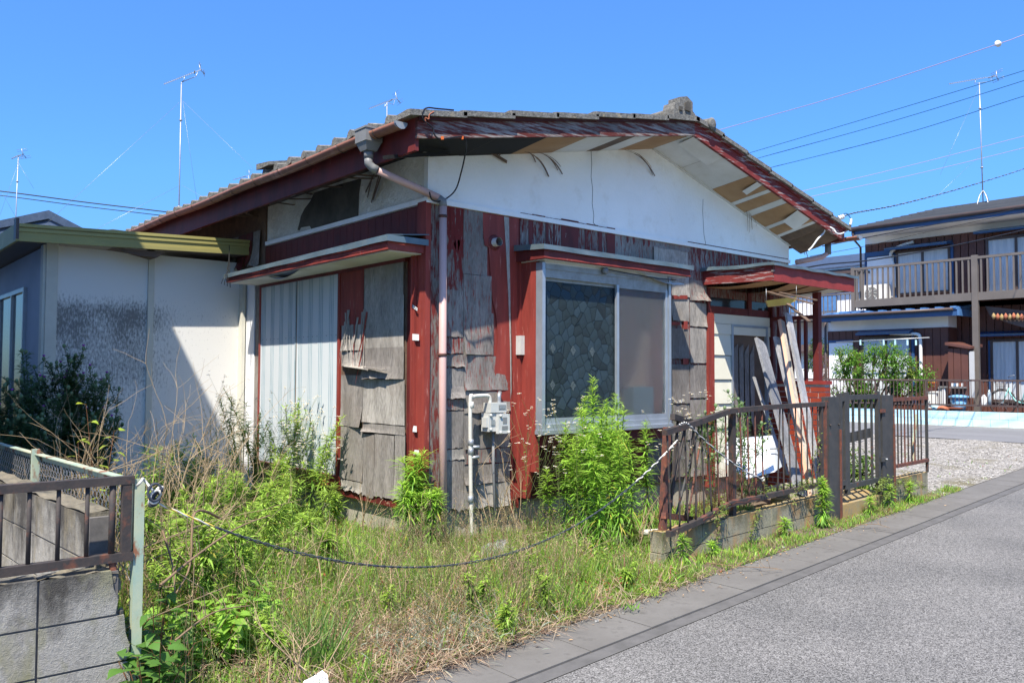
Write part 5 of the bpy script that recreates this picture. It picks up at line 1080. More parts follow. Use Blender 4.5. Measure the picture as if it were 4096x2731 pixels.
# ---------------------------------------------------------------- house across the back road
XF=26.3; XB=25.25
BH=thing('two_storey_house','brown and white two storey house with navy eaves and a long balcony','house',(30,8,.17))
def bb(q,x0,y0,x1,y1,X,th,m,dz=0):
    """photo rectangle on plane X=..; near edge heights taken at its left end"""
    A=onX(x0,y0,X); D=onX(x0,y1,X); Bq=onX(x1,(y0+y1)/2,X); q.box((X,A.y,D.z+dz),(X+th,Bq.y,A.z+dz),m)
def yz(q,ya,yb,za,zb,X,th,m): q.box((X,ya,za),(X+th,yb,zb),m)
def Yx(px,X,py=1300): return onX(px,py,X).y
def Zx(px,py,X): return onX(px,py,X).z
yLc=Yx(3460,XF,1000); yR=-2.0
zs=Zx(3496,975,XF)     # top of brown siding, upper floor
def corr(q,ya,yb,za,zb,X,m,step=.225):
    y=min(ya,yb); yb=max(ya,yb)
    q.box((X+.01,y,za),(X+.06,yb,zb),m)
    while y<yb-.05: e=min(y+step-.02,yb); q.box((X-.012,y,za),(X+.01,e,zb),m); y+=step
part(BH,'wall',lambda q:(q.box((XF+.01,yR,.1),(XF+6,yLc-.0,6.3),whitewall),))
part(BH,'brown_siding',lambda q:corr(q,yLc,yR,3.6,zs,XF,brownsid))
part(BH,'brown_siding',lambda q:corr(q,Yx(3830,XF,1500),yR,.1,3.75,XF,brownsid))
eZ=6.21; RXb=29.3; yH=Yx(3400,XB,920)+.0
yRi=onX(3760,833,RXb).y; zRi=onX(3760,833,RXb).z
def _roofb(q):
    q.mesh([(XB-.02,yH,eZ+.03),(XB-.02,yR,eZ+.03),(RXb,yR,zRi),(RXb,yRi,zRi),(33,yH,eZ+.03),(33,yR,eZ+.03)],[(0,1,2,3),(0,3,4),(3,2,5,4)],slate)
    n=11
    for k in range(n):
        t=(k+.0)/n; x=lerp(XB-.02,RXb,t); z=lerp(eZ+.03,zRi,t); ye=lerp(yH,yRi,t); q.box((x,yR,z-.01),(x+.1,ye,z+.035),slate)
part(BH,'roof',_roofb)
part(BH,'eave_board',lambda q:(q.box((XB+.03,yR,6.03),(XB+.06,yH-.03,eZ+.02),navy),q.box((XB+.03,yH-.06,6.03),(33,yH-.03,eZ+.02),navy)))
part(BH,'soffit_board',lambda q:q.box((XB+.061,yR,6.02),(XF+.05,yH-.061,6.05),whitewall))
part(BH,'gutter',lambda q:(q.tube([(XB-.03,yH,eZ-.02),(XB-.03,yR,eZ-.0)],.055,brownmetal,8),))
part(BH,'downpipe',lambda q:(q.tube([(XB+.0,yH-.1,eZ-.05),(XB+.0,yH-.1,5.9),(XF-.1,yLc+.1,5.75),(XF-.1,yLc+.1,3.7)],.035,brownmetal,6)))
def awning(px0,px1,py,X,d=.45):
    ya,yb=Yx(px0,X,py),Yx(px1,X,py); z=Zx(px0,py,X)
    return part(BH,'window_awning',lambda q:(q.hexa([(X-d,ya,z-.04),(X,ya,z-.0),(X,yb,z-.0),(X-d,yb,z-.04)],[(X-d,ya,z+.03),(X,ya,z+.12),(X,yb,z+.12),(X-d,yb,z+.03)],navy),q.box((X-d-.01,yb,z-.0),(X-d+.01,ya,z+.02),bluezinc)))
def win(px0,px1,pyt,pyb,X,lab,frames=1,cur=curtain):
    A=onX(px0,pyt,X); ya,yb=A.y,Yx(px1,X,(pyt+pyb)/2); zt=A.z; zb=Zx(px0,pyb,X)
    w_=part(BH,'window',lambda q:([q.box((X-.07,y-.03,zb),(X+.02,y+.03,zt),brownmetal) for y in (ya,lerp(ya,yb,.5),yb)],q.box((X-.06,yb,zt-.04),(X+.0,ya,zt+.03),brownmetal),q.box((X-.06,yb,zb-.04),(X+.0,ya,zb+.03),brownmetal)))
    part(w_,'curtain',lambda q:q.sheet([(X-.02,ya,zt-.04),(X-.02,yb,zt-.04),(X-.02,yb,zb+.03),(X-.02,ya,zb+.03)],60,1,cur,lambda u,v:(-.003*math.sin(u*75)-.003*math.sin(u*31),0,0)))
    part(w_,'jamb',lambda q:(q.box((X-.05,yb-.12,zb-.1),(X-.0,yb-.04,zt+.1),navy),))
    return w_
awning(3562,3812,1003,XF); awning(3916,4330,938,XF); win(3590,3800,1010,1178,XF,''); win(3950,4190,958,1185,XF,'')
part(BH,'white_panel_wall',lambda q:bb(q,3468,1032,3580,1195,XF-.05,.04,whitewall))
part(BH,'navy_trim',lambda q:(bb(q,3458,1012,3575,1030,XF-.06,.06,navy),bb(q,3575,1015,3586,1190,XF-.05,.05,navy),bb(q,3458,1030,3467,1195,XF-.055,.05,navy)))
P_tube(BH,'aircon_pipe',arc([onX(3655,968,XF-.08),onX(3600,985,XF-.12),onX(3568,1005,XF-.14),onX(3563,1030,XF-.14),onX(3575,1070,XF-.12),onX(3578,1150,XF-.12)],4),.05,whiteplastic,8)
# balcony
XQ=25.2; zb0,zb1=3.70,3.93; zr=Zx(3415,1078,XQ); yb0=Yx(3412,XQ,1150)
BA=part(BH,'balcony',lambda q:(q.box((XQ,yR,zb0),(XQ+.06,yb0,zb1),balc),q.box((XQ+.06,yR,zb0+.08),(XF,yb0,zb0+.16),balc),q.box((XQ+.06,yb0-.06,zb0),(XF,yb0,zb1),balc)))
part(BA,'rail',lambda q:(q.box((XQ-.01,yR,zr-.03),(XQ+.06,yb0,zr+.04),balc),q.box((XQ,yb0-.05,zr-.03),(XF,yb0+.01,zr+.04),balc)))
def vpost(px,z0,z1,w=.11,nm='post'): y=Yx(px,XQ,1200); part(BA,nm,lambda q:q.box((XQ-.02,y-w/2,z0),(XQ+.09,y+w/2,z1),balc))
vpost(3412,zb0-.1,zr+.06); vpost(3900,.17,zr+.08,.16)
ys=yb0-.12; 
while ys>3.0:
    part(BA,'bar',lambda q,y=ys:q.box((XQ+.0,y-.022,zb1),(XQ+.04,y+.022,zr-.03),balc)); ys-=.165
for k in range(4): part(BA,'bar',lambda q,k=k:q.box((XQ+.2+k*.22,yb0-.04,zb1),(XQ+.24+k*.22,yb0-.0,zr-.03),balc))
AC=thing('air_conditioner','white outdoor air conditioner unit standing on the balcony behind the bars','air conditioner',(25.7,12.2,3.9))
aA=onX(3452,1142,XF-.45); aB=onX(3545,1205,XF-.45)
part(AC,'casing',lambda q:q.box((XF-.45,aB.y,3.9),(XF-.12,aA.y,aA.z),whiteplastic))
part(AC,'fan_grille',lambda q:(q.lathe((XF-.46,lerp(aA.y,aB.y,.36),lerp(3.9,aA.z,.5)),[(.21,0),(.21,.012),(.0,.012)],greyplastic,20,axis=0),[q.bar((XF-.47,lerp(aA.y,aB.y,.36)+.05*math.cos(t*.7),lerp(3.9,aA.z,.5)+.05*math.sin(t*.7)),(XF-.47,lerp(aA.y,aB.y,.36)+.2*math.cos(t*.7+.4),lerp(3.9,aA.z,.5)+.2*math.sin(t*.7+.4)),.012,.008,whiteplastic,(1,0,0)) for t in range(9)]))
# lower lean-to block with white band and blue roof
XL=25.65; yl0=Yx(3312,XL,1400); yl1=Yx(3792,XL,1300); zw=Zx(3313,1326,XL); zg=Zx(3290,1263,XQ-.1)
part(BH,'lower_wall',lambda q:(q.box((XL+.02,yl1,.1),(XF+4,yl0,3.6),whitewall),corr(q,yl0,yl1,.12,zw,XL,brownsid),q.box((XL+.03,yl1-.012,.12),(XF,yl1,zw),brownsid)))
def _lr(q):
    ya,yb=Yx(3284,XQ-.15,1262),Yx(3828,XQ-.15,1235)
    q.hexa([(XQ-.15,yb,zg-.02),(XF,yb,zg+.12),(XF,ya,zg+.12),(XQ-.15,ya,zg-.02)],[(XQ-.15,yb,zg+.02),(XF,yb,zg+.2),(XF,ya,zg+.2),(XQ-.15,ya,zg+.02)],bluemetal)
    y=ya-.2
    while y>yb+.1: q.box((XQ-.17,y-.16,zg+.02),(XF-.2,y,zg+.075),bluemetal); y-=.42
    q.box((XQ-.12,yb,zg-.20),(XQ-.08,ya,zg-.03),navy); q.box((XQ-.12,yb-.02,zg-.20),(XF,yb-.0,zg+.0),bluemetal); q.box((XQ-.12,ya,zg-.2),(XF,ya+.02,zg),navy)
    q.tube([(XQ-.19,ya,zg-.03),(XQ-.19,yb+.1,zg-.01)],.045,brownmetal,8)
part(BH,'low_roof',_lr)
P_tube(BH,'downpipe',[(XL-.06,yl0+.05,3.3),(XL-.06,yl0+.05,.2)],.04,brownmetal,8)
win(3452,3645,1352,1600,XL,''); awning(3440,3655,1338,XL,.3)
part(BH,'white_panel_wall',lambda q:bb(q,3316,1372,3412,1620,XL-.05,.04,whitewall)); part(BH,'navy_trim',lambda q:(bb(q,3314,1362,3412,1370,XL-.06,.05,navy),bb(q,3645,1340,3655,1600,XL-.055,.05,navy)))
win(3968,4180,1362,1600,XF,''); awning(3920,4330,1343,XF,.35); part(BH,'navy_trim',lambda q:bb(q,3952,1362,3962,1590,XF-.06,.05,navy))
P_tube(BH,'waste_pipe',arc([onX(3560,1333,XL-.1),onX(3620,1336,XL-.12),onX(3665,1336,XL-.14),onX(3680,1350,XL-.14),onX(3683,1420,XL-.14),onX(3684,1520,XL-.14)],4),.05,whiteplastic,8)
lp0,lp1=onX(3345,1369,25.1),onX(3718,1350,25.1)
LP_=thing('laundry_pole','laundry pole with pale blue pegs hanging under the low roof','laundry pole',tuple(lp0)); P_tube(LP_,'pole',[lp0,lp1],.018,galv,6)
for px in (3442,3535,3581,3630,3664): p=onX(px,1362,25.1); part(LP_,'peg',lambda q,p=p:q.box((25.08,p.y-.02,p.z-.14),(25.12,p.y+.02,p.z+.02),litblue))
CB=thing('storage_cabinet','rust brown metal storage cabinet with sloping lid against the brown house','cabinet',(25.5,9.5,.17))
ca,cb=onX(3792,1372,25.0),onX(3872,1392,25.0)
part(CB,'side',lambda q:(corr(q,ca.y,cb.y,.2,Zx(3872,1392,25.0),25.0,brownsid,.2),)); part(CB,'lid',lambda q:q.hexa([(24.9,cb.y-.1,cb.z-.03),(25.8,cb.y-.1,cb.z+.05),(25.8,ca.y+.05,ca.z-.03),(24.9,ca.y+.05,ca.z-.06)],[(24.9,cb.y-.1,cb.z+.03),(25.8,cb.y-.1,cb.z+.12),(25.8,ca.y+.05,ca.z+.06),(24.9,ca.y+.05,ca.z+.02)],brownsid))
part(CB,'door_panel',lambda q:bb(q,3876,1405,3897,1590,24.95,.05,greywall))
tag(part(None,'hanging_net',lambda q:(q.sheet([onX(3940,1224,25.5),onX(4330,1270,25.5),onX(4330,1300,25.5),onX(3960,1262,25.5)],24,5,brownmetal,lambda u,v:(0,0,-.25*math.sin(u*3.1)*v)),)),'brown net slung below the balcony','net')
tag(part(None,'dried_onions',lambda q:[q.lathe(onX(3975+k*16,1268+((k*7)%5),25.4),[(.01,.12),(.05,.05),(.06,0),(.02,-.06)],terra if k%2 else mosstop,6) for k in range(14)]),'row of onions drying under the balcony','onions')
# blue wall and railing in front of it
w0=dep(3230,1692,24.6); w0.z=.17; 
wd=Vector((math.cos(math.radians(100)),math.sin(math.radians(100)),0)); wbase=dep(3700,1697,23.0); wn=Vector((-wd.y,wd.x,0)); 
if wn.x>0: wn=-wn
def WP(px,py,off=0): return onP(px,py,wbase+wn*off,wn)
def wall_seg(q,pa,pb,za,zb,o0,o1,m):
    A=WP(pa,1600); Bq=WP(pb,1600); A.z=Bq.z=0
    q.hexa([A+wn*o0+Vector((0,0,za)),Bq+wn*o0+Vector((0,0,za)),Bq+wn*o1+Vector((0,0,za)),A+wn*o1+Vector((0,0,za))],[A+wn*o0+Vector((0,0,zb)),Bq+wn*o0+Vector((0,0,zb)),Bq+wn*o1+Vector((0,0,zb)),A+wn*o1+Vector((0,0,zb))],m)
zwb=WP(3700,1697).z; zwt=WP(3750,1641).z
BWL=thing('blue_block_wall','low pale blue painted block wall along the back road','wall',tuple(WP(3700,1697)))
def _blw(q):
    A=WP(3100,1600); A.z=0; L=.42; k=0; 
    Bq=WP(4500,1600); Bq.z=0; T=(Bq-A).length; d=(Bq-A).normalized(); h=(zwt-zwb)/2
    while k*L<T:
        for r in range(2):
            p=A+d*(k*L+(r*.21)); z=zwb+r*h; q.hexa([p+Vector((0,0,z)),p+d*(L-.006)+Vector((0,0,z)),p+d*(L-.006)-wn*.1+Vector((0,0,z)),p-wn*.1+Vector((0,0,z))],[p+Vector((0,0,z+h-.006)),p+d*(L-.006)+Vector((0,0,z+h-.006)),p+d*(L-.006)-wn*.1+Vector((0,0,z+h-.006)),p-wn*.1+Vector((0,0,z+h-.006))],litblue)
        k+=1
part(BWL,'block_course',_blw); part(BWL,'footing',lambda q:wall_seg(q,3100,4500,zwb-.25,zwb-.0,.12,-.1,foundm))
RL=thing('yard_railing','dark brown metal railing standing on the pale blue block wall','railing',tuple(WP(3700,1640)))
zt_,zm_=WP(3700,1519).z,WP(3700,1617).z
part(RL,'top_rail',lambda q:wall_seg(q,3100,4500,zt_-.03,zt_+.02,-.03,-.07,brownmetal)); part(RL,'bottom_rail',lambda q:wall_seg(q,3100,4500,zm_-.02,zm_+.025,-.03,-.07,brownmetal))
px=3250
while px<4110:
    part(RL,'bar',lambda q,px=px:wall_seg(q,px,px+2.6,zm_,zt_,-.04,-.06,brownmetal)); px+=15.4*(1+(px-3700)*.0003)
for px in (3312,3497,3700,3918,4066): part(RL,'post',lambda q,px=px:wall_seg(q,px,px+6,zwt-.02,zt_,-.03,-.08,brownmetal))
gsheet('back_yard',24.4,26.3,lambda x:-2,lambda x:20,3,2,soil,.05)
# yard things behind the railing
def yt(name,label,cat,fn): q=MB(); fn(q); return tag(q.build(name,origin=(24.8,9,.2)),label,cat)
def lat(px,pyt,pyb,X,prof,m,n=12,q=None):
    b=onX(px,pyb,X); h=onX(px,pyt,X).z-b.z; q.lathe(tuple(b),[(r,z*h) for r,z in prof],m,n)
yt('rubbish_bin','blue plastic bin with lid behind the yard railing','bin',lambda q:(lat(3835,1592,1645,24.9,[(.17,0),(.22,1),(.0,1)],blueplastic,q=q),lat(3835,1578,1592,24.9,[(.26,0),(.26,.6),(.1,1),(.0,1)],blueplastic,q=q)))
yt('plastic_jug','white plastic jug behind the yard railing','jug',lambda q:lat(3936,1578,1622,24.6,[(.08,0),(.09,.1),(.09,.7),(.03,.9),(.03,1),(0,1)],whiteplastic,q=q))
yt('water_bottle','clear water bottle beside the white jug','bottle',lambda q:lat(3958,1558,1620,24.6,[(.06,0),(.06,.7),(.02,.9),(.02,1),(0,1)],hglass,q=q))
yt('flower_pot','orange flower pot on the bench by the shrub','pot',lambda q:lat(3723,1528,1548,24.8,[(.1,0),(.13,.8),(.15,.8),(.15,1),(.0,1)],orangeplastic,q=q))
yt('watering_can','dark green round watering can under the shrub','watering can',lambda q:(lat(3580,1532,1580,24.6,[(.12,0),(.2,.3),(.2,.7),(.1,1),(0,1)],darkgreen,q=q),))
yt('orange_crate','orange plastic crate under the shrub','crate',lambda q:(bb(q,3590,1583,3613,1586,24.7,.2,orangeplastic),bb(q,3572,1578,3612,1590,24.72,.2,orangeplastic),bb(q,3590,1560,3594,1586,24.69,.02,orangeplastic),bb(q,3608,1560,3612,1586,24.69,.02,orangeplastic),bb(q,3590,1560,3612,1564,24.69,.02,orangeplastic)))
yt('white_planter','white rectangular planter below the orange pot','planter',lambda q:(bb(q,3712,1568,3745,1632,24.8,.3,whiteplastic),bb(q,3708,1564,3749,1570,24.78,.34,whiteplastic)))
yt('board_stack','pale boards standing upright by the railing','boards',lambda q:(bb(q,3752,1548,3766,1625,24.85,.05,greywall),bb(q,3768,1552,3780,1622,24.83,.05,whiteboard),bb(q,3754,1544,3786,1550,24.8,.1,greyplastic)))
yt('wash_basin','pink plastic tray on the ground behind the railing','tray',lambda q:(bb(q,3788,1631,3842,1637,24.7,.3,terra),bb(q,3784,1628,3846,1632,24.68,.34,terra)))
yt('shelf_of_bottles','grey shelf with a row of small white and red bottles','shelf',lambda q:(bb(q,3798,1546,3858,1552,24.8,.2,greyplastic),[bb(q,3805+k*10,1532,3811+k*10,1545,24.8,.05,(whiteplastic,blueplastic,whiteplastic,terra,whiteplastic)[k]) for k in range(5)]))
yt('pale_planter','pale blue pot of plants beside the railing foot','pot',lambda q:lat(3739,1618,1640,24.4,[(.07,0),(.1,1),(0,1)],litblue,q=q))
yt('terracotta_bowl','terracotta bowl upturned on the yard ground','bowl',lambda q:lat(3770,1622,1640,24.5,[(.2,0),(.12,.8),(0,1)],terra,q=q))
# bicycle
def bike():
    B=thing('bicycle','mint green city bicycle with front basket parked behind the railing','bicycle',tuple(onX(4010,1650,24.7)))
    X=24.7; P=lambda a,b,dx=0:onX(3496+a*.3827,1200+b*.3827,X+dx)
    def wheel(c,r):
        def f(q):
            q.tube([c+Vector((0,r*math.cos(t*.2618),r*math.sin(t*.2618))) for t in range(25)],.016,rubber,6); 
            for t in range(12): q.tube([c,c+Vector((0,r*math.cos(t*.5236),r*math.sin(t*.5236)))],.0025,galv,3)
            q.lathe(tuple(c),[(.03,-.03),(.03,.03)],galv,8,axis=0)
        return f
    c1=P(1345,1070); r=.33; part(B,'wheel',wheel(c1,r)); c2=c1+Vector((0,-1.05,0)); part(B,'wheel',wheel(c2,r))
    h=P(1408,920); h2=P(1440,1000); bbk=P(1540,1075); 
    part(B,'frame',lambda q:(q.tube([h,P(1425,980),P(1480,1050),bbk],.024,tealm,8),q.tube([bbk,c2],.012,tealm,6),q.tube([bbk,bbk+Vector((0,-.15,.5))],.016,tealm,6),q.tube([bbk+Vector((0,-.12,.35)),c2],.01,tealm,6)))
    part(B,'fork',lambda q:(q.tube([h,c1],.016,tealm,6),q.tube([h,P(1405,800)],.012,galv,6)))
    part(B,'handlebar',lambda q:(q.tube([P(1470,785,-.2),P(1420,795,-.1),P(1405,800),P(1420,795,.1),P(1470,785,.2)],.011,galv,6)))
    part(B,'basket',lambda q:[q.tube([P(1275+k*13,850,-.12),P(1290+k*10,950,-.1)],.006,brownmetal,3) for k in range(9)]+[q.tube([P(1270,850+j*25,-.12),P(1392,850+j*25,-.12)],.005,brownmetal,3) for j in range(5)]+[q.tube([P(1275+k*13,850,.12),P(1290+k*10,950,.1)],.006,brownmetal,3) for k in range(9)])
    part(B,'fender',lambda q:q.tube([c1+Vector((0,.36*math.cos(t*.25),.36*math.sin(t*.25))) for t in range(3,11)],.014,greyplastic,5))
bike()
# ---------------------------------------------------------------- second house beyond, seen under the porch
B2=thing('far_house','white house with dark slate roof and balcony behind the brown house','house',(34,20,.2))
X2=33.0
e0,e1=onX(3220,1075,X2),onX(3560,1048,X2)
part(B2,'wall',lambda q:(q.box((X2+.6,e1.y-3,.1),(X2+8,e0.y+3,e0.z-.1),whitewall)))
def _r2(q):
    ra_=onX(3175,1046,X2+3.5); rb_=onX(3460,1012,X2+3.5); ze=onX(3300,1072,X2).z; zr_=rb_.z
    q.hexa([(X2,e1.y-4,ze-.1),(X2+3.5,e1.y-4,zr_-.1),(X2+3.5,e0.y+1.5,zr_-.1),(X2,e0.y+2.5,ze-.1)],[(X2,e1.y-4,ze),(X2+3.5,e1.y-4,zr_),(X2+3.5,e0.y+1.5,zr_),(X2,e0.y+2.5,ze)],slateblue)
    q.box((X2+.05,e1.y-4,ze-.3),(X2+.6,e0.y+2.4,ze-.101),brownmetal)
part(B2,'roof',_r2)
part(B2,'shutter',lambda q:bb(q,3283,1175,3345,1245,X2+.5,.1,bluemetal)); part(B2,'shutter',lambda q:bb(q,3155,1180,3185,1250,X2+.5,.1,bluemetal))
bz=onX(3250,1262,X2-.6)
BB2=part(B2,'balcony',lambda q:q.box((X2-.6,e1.y-2,bz.z-.2),(X2+.6,e0.y+2,bz.z),balc))
zt2=onX(3250,1185,X2-.6).z
part(BB2,'rail',lambda q:q.box((X2-.62,e1.y-2,zt2-.03),(X2-.55,e0.y+2,zt2+.03),balc))
y=e0.y+1.5
for k in range(40): part(BB2,'bar',lambda q,y=y:q.box((X2-.6,y-.015,bz.z),(X2-.57,y+.015,zt2),balc)); y-=.19
part(B2,'annex',lambda q:(q.box((29.5,14.2,.1),(33,20,2.4),whitewall),q.hexa([(29.2,14.0,2.4),(33,14.0,2.7),(33,20.4,2.7),(29.2,20.4,2.4)],[(29.2,14.0,2.5),(33,14.0,2.9),(33,20.4,2.9),(29.2,20.4,2.5)],brownmetal)))
LS=thing('louvre_gate','brown horizontal louvre screen seen between the porch slats','screen',tuple(onX(3290,1530,27.5)))
la,lb=onX(3262,1420,27.5),onX(3310,1540,27.5)
part(LS,'slat_panel',lambda q:[q.box((27.5,lb.y-.3,z),(27.53,la.y,z+.03),brownsid) for z in np.arange(.2,la.z,.05)])
# ---------------------------------------------------------------- neighbours behind on the left
NH=thing('navy_roof_house','house with navy gabled roof peeking over the shed','house',(5,26,0))
D=27; a_=dep(-120,925,D); p_=dep(186,862,D-1.5); c_=dep(262,912,D-2.5)
def _nr(q):
    back=Vector((1.0,9,0))
    q.prism([dep(-200,935,D),p_,dep(430,985,D-3)],tuple(back),slateblue); q.prism([dep(-205,928,D)+Vector((0,-.3,0)),p_+Vector((0,-.3,.12)),p_+Vector((0,-.3,-.14)),dep(-205,955,D)+Vector((0,-.3,0))],(.3,9,0),slateblue); q.prism([p_+Vector((0,-.3,.12)),dep(430,975,D-3)+Vector((0,-.3,0)),dep(430,1000,D-3)+Vector((0,-.3,0)),p_+Vector((0,-.3,-.14))],(.3,9,0),slateblue)
part(NH,'roof',_nr)
wa=dep(-150,1000,D); wb=dep(300,1000,D-2)
part(NH,'wall',lambda q:q.hexa([(wa.x,wa.y,0),(wb.x,wb.y,0),(wb.x+1,wb.y+8,0),(wa.x+1,wa.y+8,0)],[(wa.x,wa.y,5.6),(wb.x,wb.y,5.6),(wb.x+1,wb.y+8,5.6),(wa.x+1,wa.y+8,5.6)],greywall))
NH2=thing('grey_roof_house','grey roofed house just rising behind the shed roof','house',(12,22,0))
hp=dep(452,917,24); 
part(NH2,'roof',lambda q:(q.prism([(hp.x-4,hp.y,hp.z-.9),(hp.x,hp.y,hp.z),(hp.x+7,hp.y,hp.z-.2),(hp.x+11,hp.y,hp.z-.9)],(1,8,0),slate))); part(NH2,'wall',lambda q:q.box((hp.x-3.5,hp.y+.3,0),(hp.x+10,hp.y+7.5,hp.z-.8),greywall))
# ---------------------------------------------------------------- antennas
def antenna(lab,top,bot,D,boom0,boom1,zbase,guys=(),thick=1.0,refl=1,n=14,w_el=.16,name='antenna'):
    T=dep(*top,D); Bt=dep(*bot,D); Bt=Vector((T.x+(Bt.x-T.x),T.y+(Bt.y-T.y),Bt.z))
    d=(Bt-T).normalized(); t=(zbase-T.z)/d.z; F_=T+d*t
    A=thing(name,lab,'antenna',tuple(F_),'television antennas on the roofs')
    P_tube(A,'mast',[F_,T],.015*thick,galv,6)
    b0=dep(*boom0,D-.2); b1=dep(*boom1,D+.2)
    P_bar(A,'boom',b0,b1,.02*thick,.022*thick,alu)
    u=(b1-b0); Lb=u.length; u.normalize(); s=Vector((u.y,-u.x,0)).normalized()
    def el(q):
        for k in range(n): p=b0+u*(Lb*(.02+.75*k/n)); q.tube([p-s*w_el*.55+Vector((0,0,.02)),p+s*w_el*.55+Vector((0,0,.02))],.0045*thick,alu,4)
    part(A,'elements',el)
    def rf(q):
        c=b1-u*.05; v=s.cross(u).normalized()
        if v.z<0: v=-v
        q.tube([c+v*.16+u*.05,c+u*.0,c-v*.16+u*.05],.012*thick,galv,5)
        for k in (-1,-.6,.6,1): q.tube([c+v*.15*k+u*.05-s*.24,c+v*.15*k+u*.05+s*.24],.0055*thick,galv,4)
        q.tube([c-u*.18-s*.13,c-u*.18+s*.13],.013*thick,greyplastic,5)
    part(A,'reflector',rf)
    m=T; part(A,'bracket',lambda q:q.tube([b0.lerp(b1,.55),b0.lerp(b1,.52)-Vector((0,0,.12)),m,b0.lerp(b1,.85)-Vector((0,0,.14)),b0.lerp(b1,.9)],.009*thick,alu,5))
    part(A,'stay_collar',lambda q:[q.lathe(tuple(F_.lerp(T,f)),[(.03*thick,0),(.045*thick,.02),(.03*thick,.04)],galv,8) for f in ((.8,.35) if guys else (.5,))])
    for g in guys: P_tube(A,'guy_wire',[dep(*g[0],D),dep(*g[1],D+g[2])],.0035,galv,3)
    return A
antenna('tallest television antenna on a long guyed mast behind the shed',(726,330),(716,820),24,(655,338),(808,278),4.4,[((731,405),(1060,720),-2),((729,742),(850,810),-2),((718,410),(180,900),-3),((712,745),(380,920),-2),((731,405),(790,820),0)],1.2)
antenna('small television antenna on a thin mast above the navy roof',(73,632),(63,880),27,(47,636),(96,615),4.6,[((76,655),(135,755),0),((72,655),(0,860),0),((70,880),(10,775),-1)],1.0,n=8,w_el=.12)
antenna('television antenna standing just above the left slope of the tiled roof',(1548,412),(1548,455),22,(1476,436),(1592,392),4.6,(),.95,n=13,w_el=.2)
antenna('television antenna with its top barely above the tile edge',(995,702),(995,730),27,(933,721),(1003,700),4.6,(),.8,n=10)
R5=antenna('television antenna on a tripod on the dark roof at right',(3917,332),(3931,770),26.5,(3796,337),(3990,304),onX(3931,770,28.3).z*0+6.75,[((3912,360),(3760,700),-1),((3927,615),(3720,810),-1)],1.2,n=16,w_el=.1)
tb_=dep(3932,762,26.5)
part(R5,'tripod',lambda q:[q.tube(arc([tb_,dep(3932+dx*.6,785,26.5+dd*.5),dep(3932+dx,822,26.5+dd)],4),.018,galv,6) for dx,dd in ((-24,-.2),(22,-.3),(26,.3))],)
# ---------------------------------------------------------------- overhead lines
def cable(lab,pts,r,m,twist=False):
    P=[dep(x,y,d) for x,y,d in pts]; C=arc(P,10); q=MB()
    if twist:
        for s in range(2): q.tube([C[int(i/6)].lerp(C[min(int(i/6)+1,len(C)-1)],(i%6)/6)+Vector((0,math.cos(i*.9+s*3.14),math.sin(i*.9+s*3.14)))*r*1.1 for i in range((len(C)-1)*6)],r,m if s else blackw,4)
    else: q.tube(C,r,m,5)
    return tag(q.build('overhead_line',origin=P[0]),lab,'cable',None)
bluew=M('blue_cable_sheath',(.02,.10,.20),rough=.4); pinkw=M('pale_mauve_wire',(.30,.24,.33),rough=.5)
cable('uppermost of the three parallel blue overhead cables at right',[(2700,700,22),(2985,616,22),(3540,452,20),(4096,283,18),(4500,150,17)],.009,bluew)
cable('middle one of the three parallel blue overhead cables',[(2700,722,22),(3014,638,22),(3560,488,20),(4096,323,18),(4500,190,17)],.009,bluew)
cable('lowest of the three parallel blue overhead cables',[(2700,766,22),(3066,675,22),(3600,540,20),(4096,385,18),(4500,262,17)],.009,bluew)
TW=cable('thin wire highest in the sky carrying a white insulator',[(2500,632,20),(2880,520,20),(3400,372,18),(3975,183,16),(4096,140,16),(4500,-10,15)],.008,pinkw)
INS=tag(part(None,'strain_insulator',lambda q:(q.lathe(tuple(dep(3992,176,16)),[(.03,-.06),(.055,-.04),(.055,-.015),(.035,0),(.055,.015),(.055,.04),(.03,.06)],whiteplastic,10,axis=0),)),'white ball insulator on the highest wire','insulator')
cable('upper of two thin mauve wires low in the right sky',[(3000,815,26),(3195,768,26),(3650,660,26),(4096,545,26),(4400,465,26)],.008,pinkw)
cable('lower of two thin mauve wires low in the right sky',[(3000,845,26),(3230,790,26),(3650,700,26),(4096,592,26),(4400,510,26)],.008,pinkw)
cable('twisted service cable ending at the house corner insulator',[(3370,868,11.6),(3420,852,12),(3600,818,14),(3850,752,17),(4096,676,20),(4300,600,22)],.006,galv,True)
cable('black cable crossing the white band of the brown house',[(3290,985,16),(3400,963,16.5),(3700,905,18),(3960,860,20),(4200,800,21)],.010,blackw)
cable('lashed cable pair sagging past the far balcony',[(3180,1080,14),(3300,1058,14.5),(3500,1038,16),(3800,985,18),(4096,920,20),(4300,870,22)],.014,blackw)
cable('thin dark wire across the sky under the eave at right',[(3240,1025,20),(3460,985,20),(3700,930,20),(4096,845,20)],.006,blackw)
cable('upper black wires crossing the sky at far left',[(-300,735,30),(0,765,30),(330,808,31),(680,850,32),(900,880,33)],.022,blackw)
cable('lower black wire crossing the sky at far left',[(-300,752,30),(0,782,30),(330,825,31),(660,864,32),(900,895,33)],.016,blackw)
SI=thing('service_insulator','white porcelain insulator and cable clutter at the right eave','insulator',tuple(dep(3365,868,11.3)))
zz6=lambda a,b,d=11.3:dep(3200+a*.2232,750+b*.2232,d)
part(SI,'porcelain',lambda q:[q.tube([zz6(690+k*34,552-k*12),zz6(712+k*34,544-k*12)],.033,whiteplastic,10) for k in range(3)])
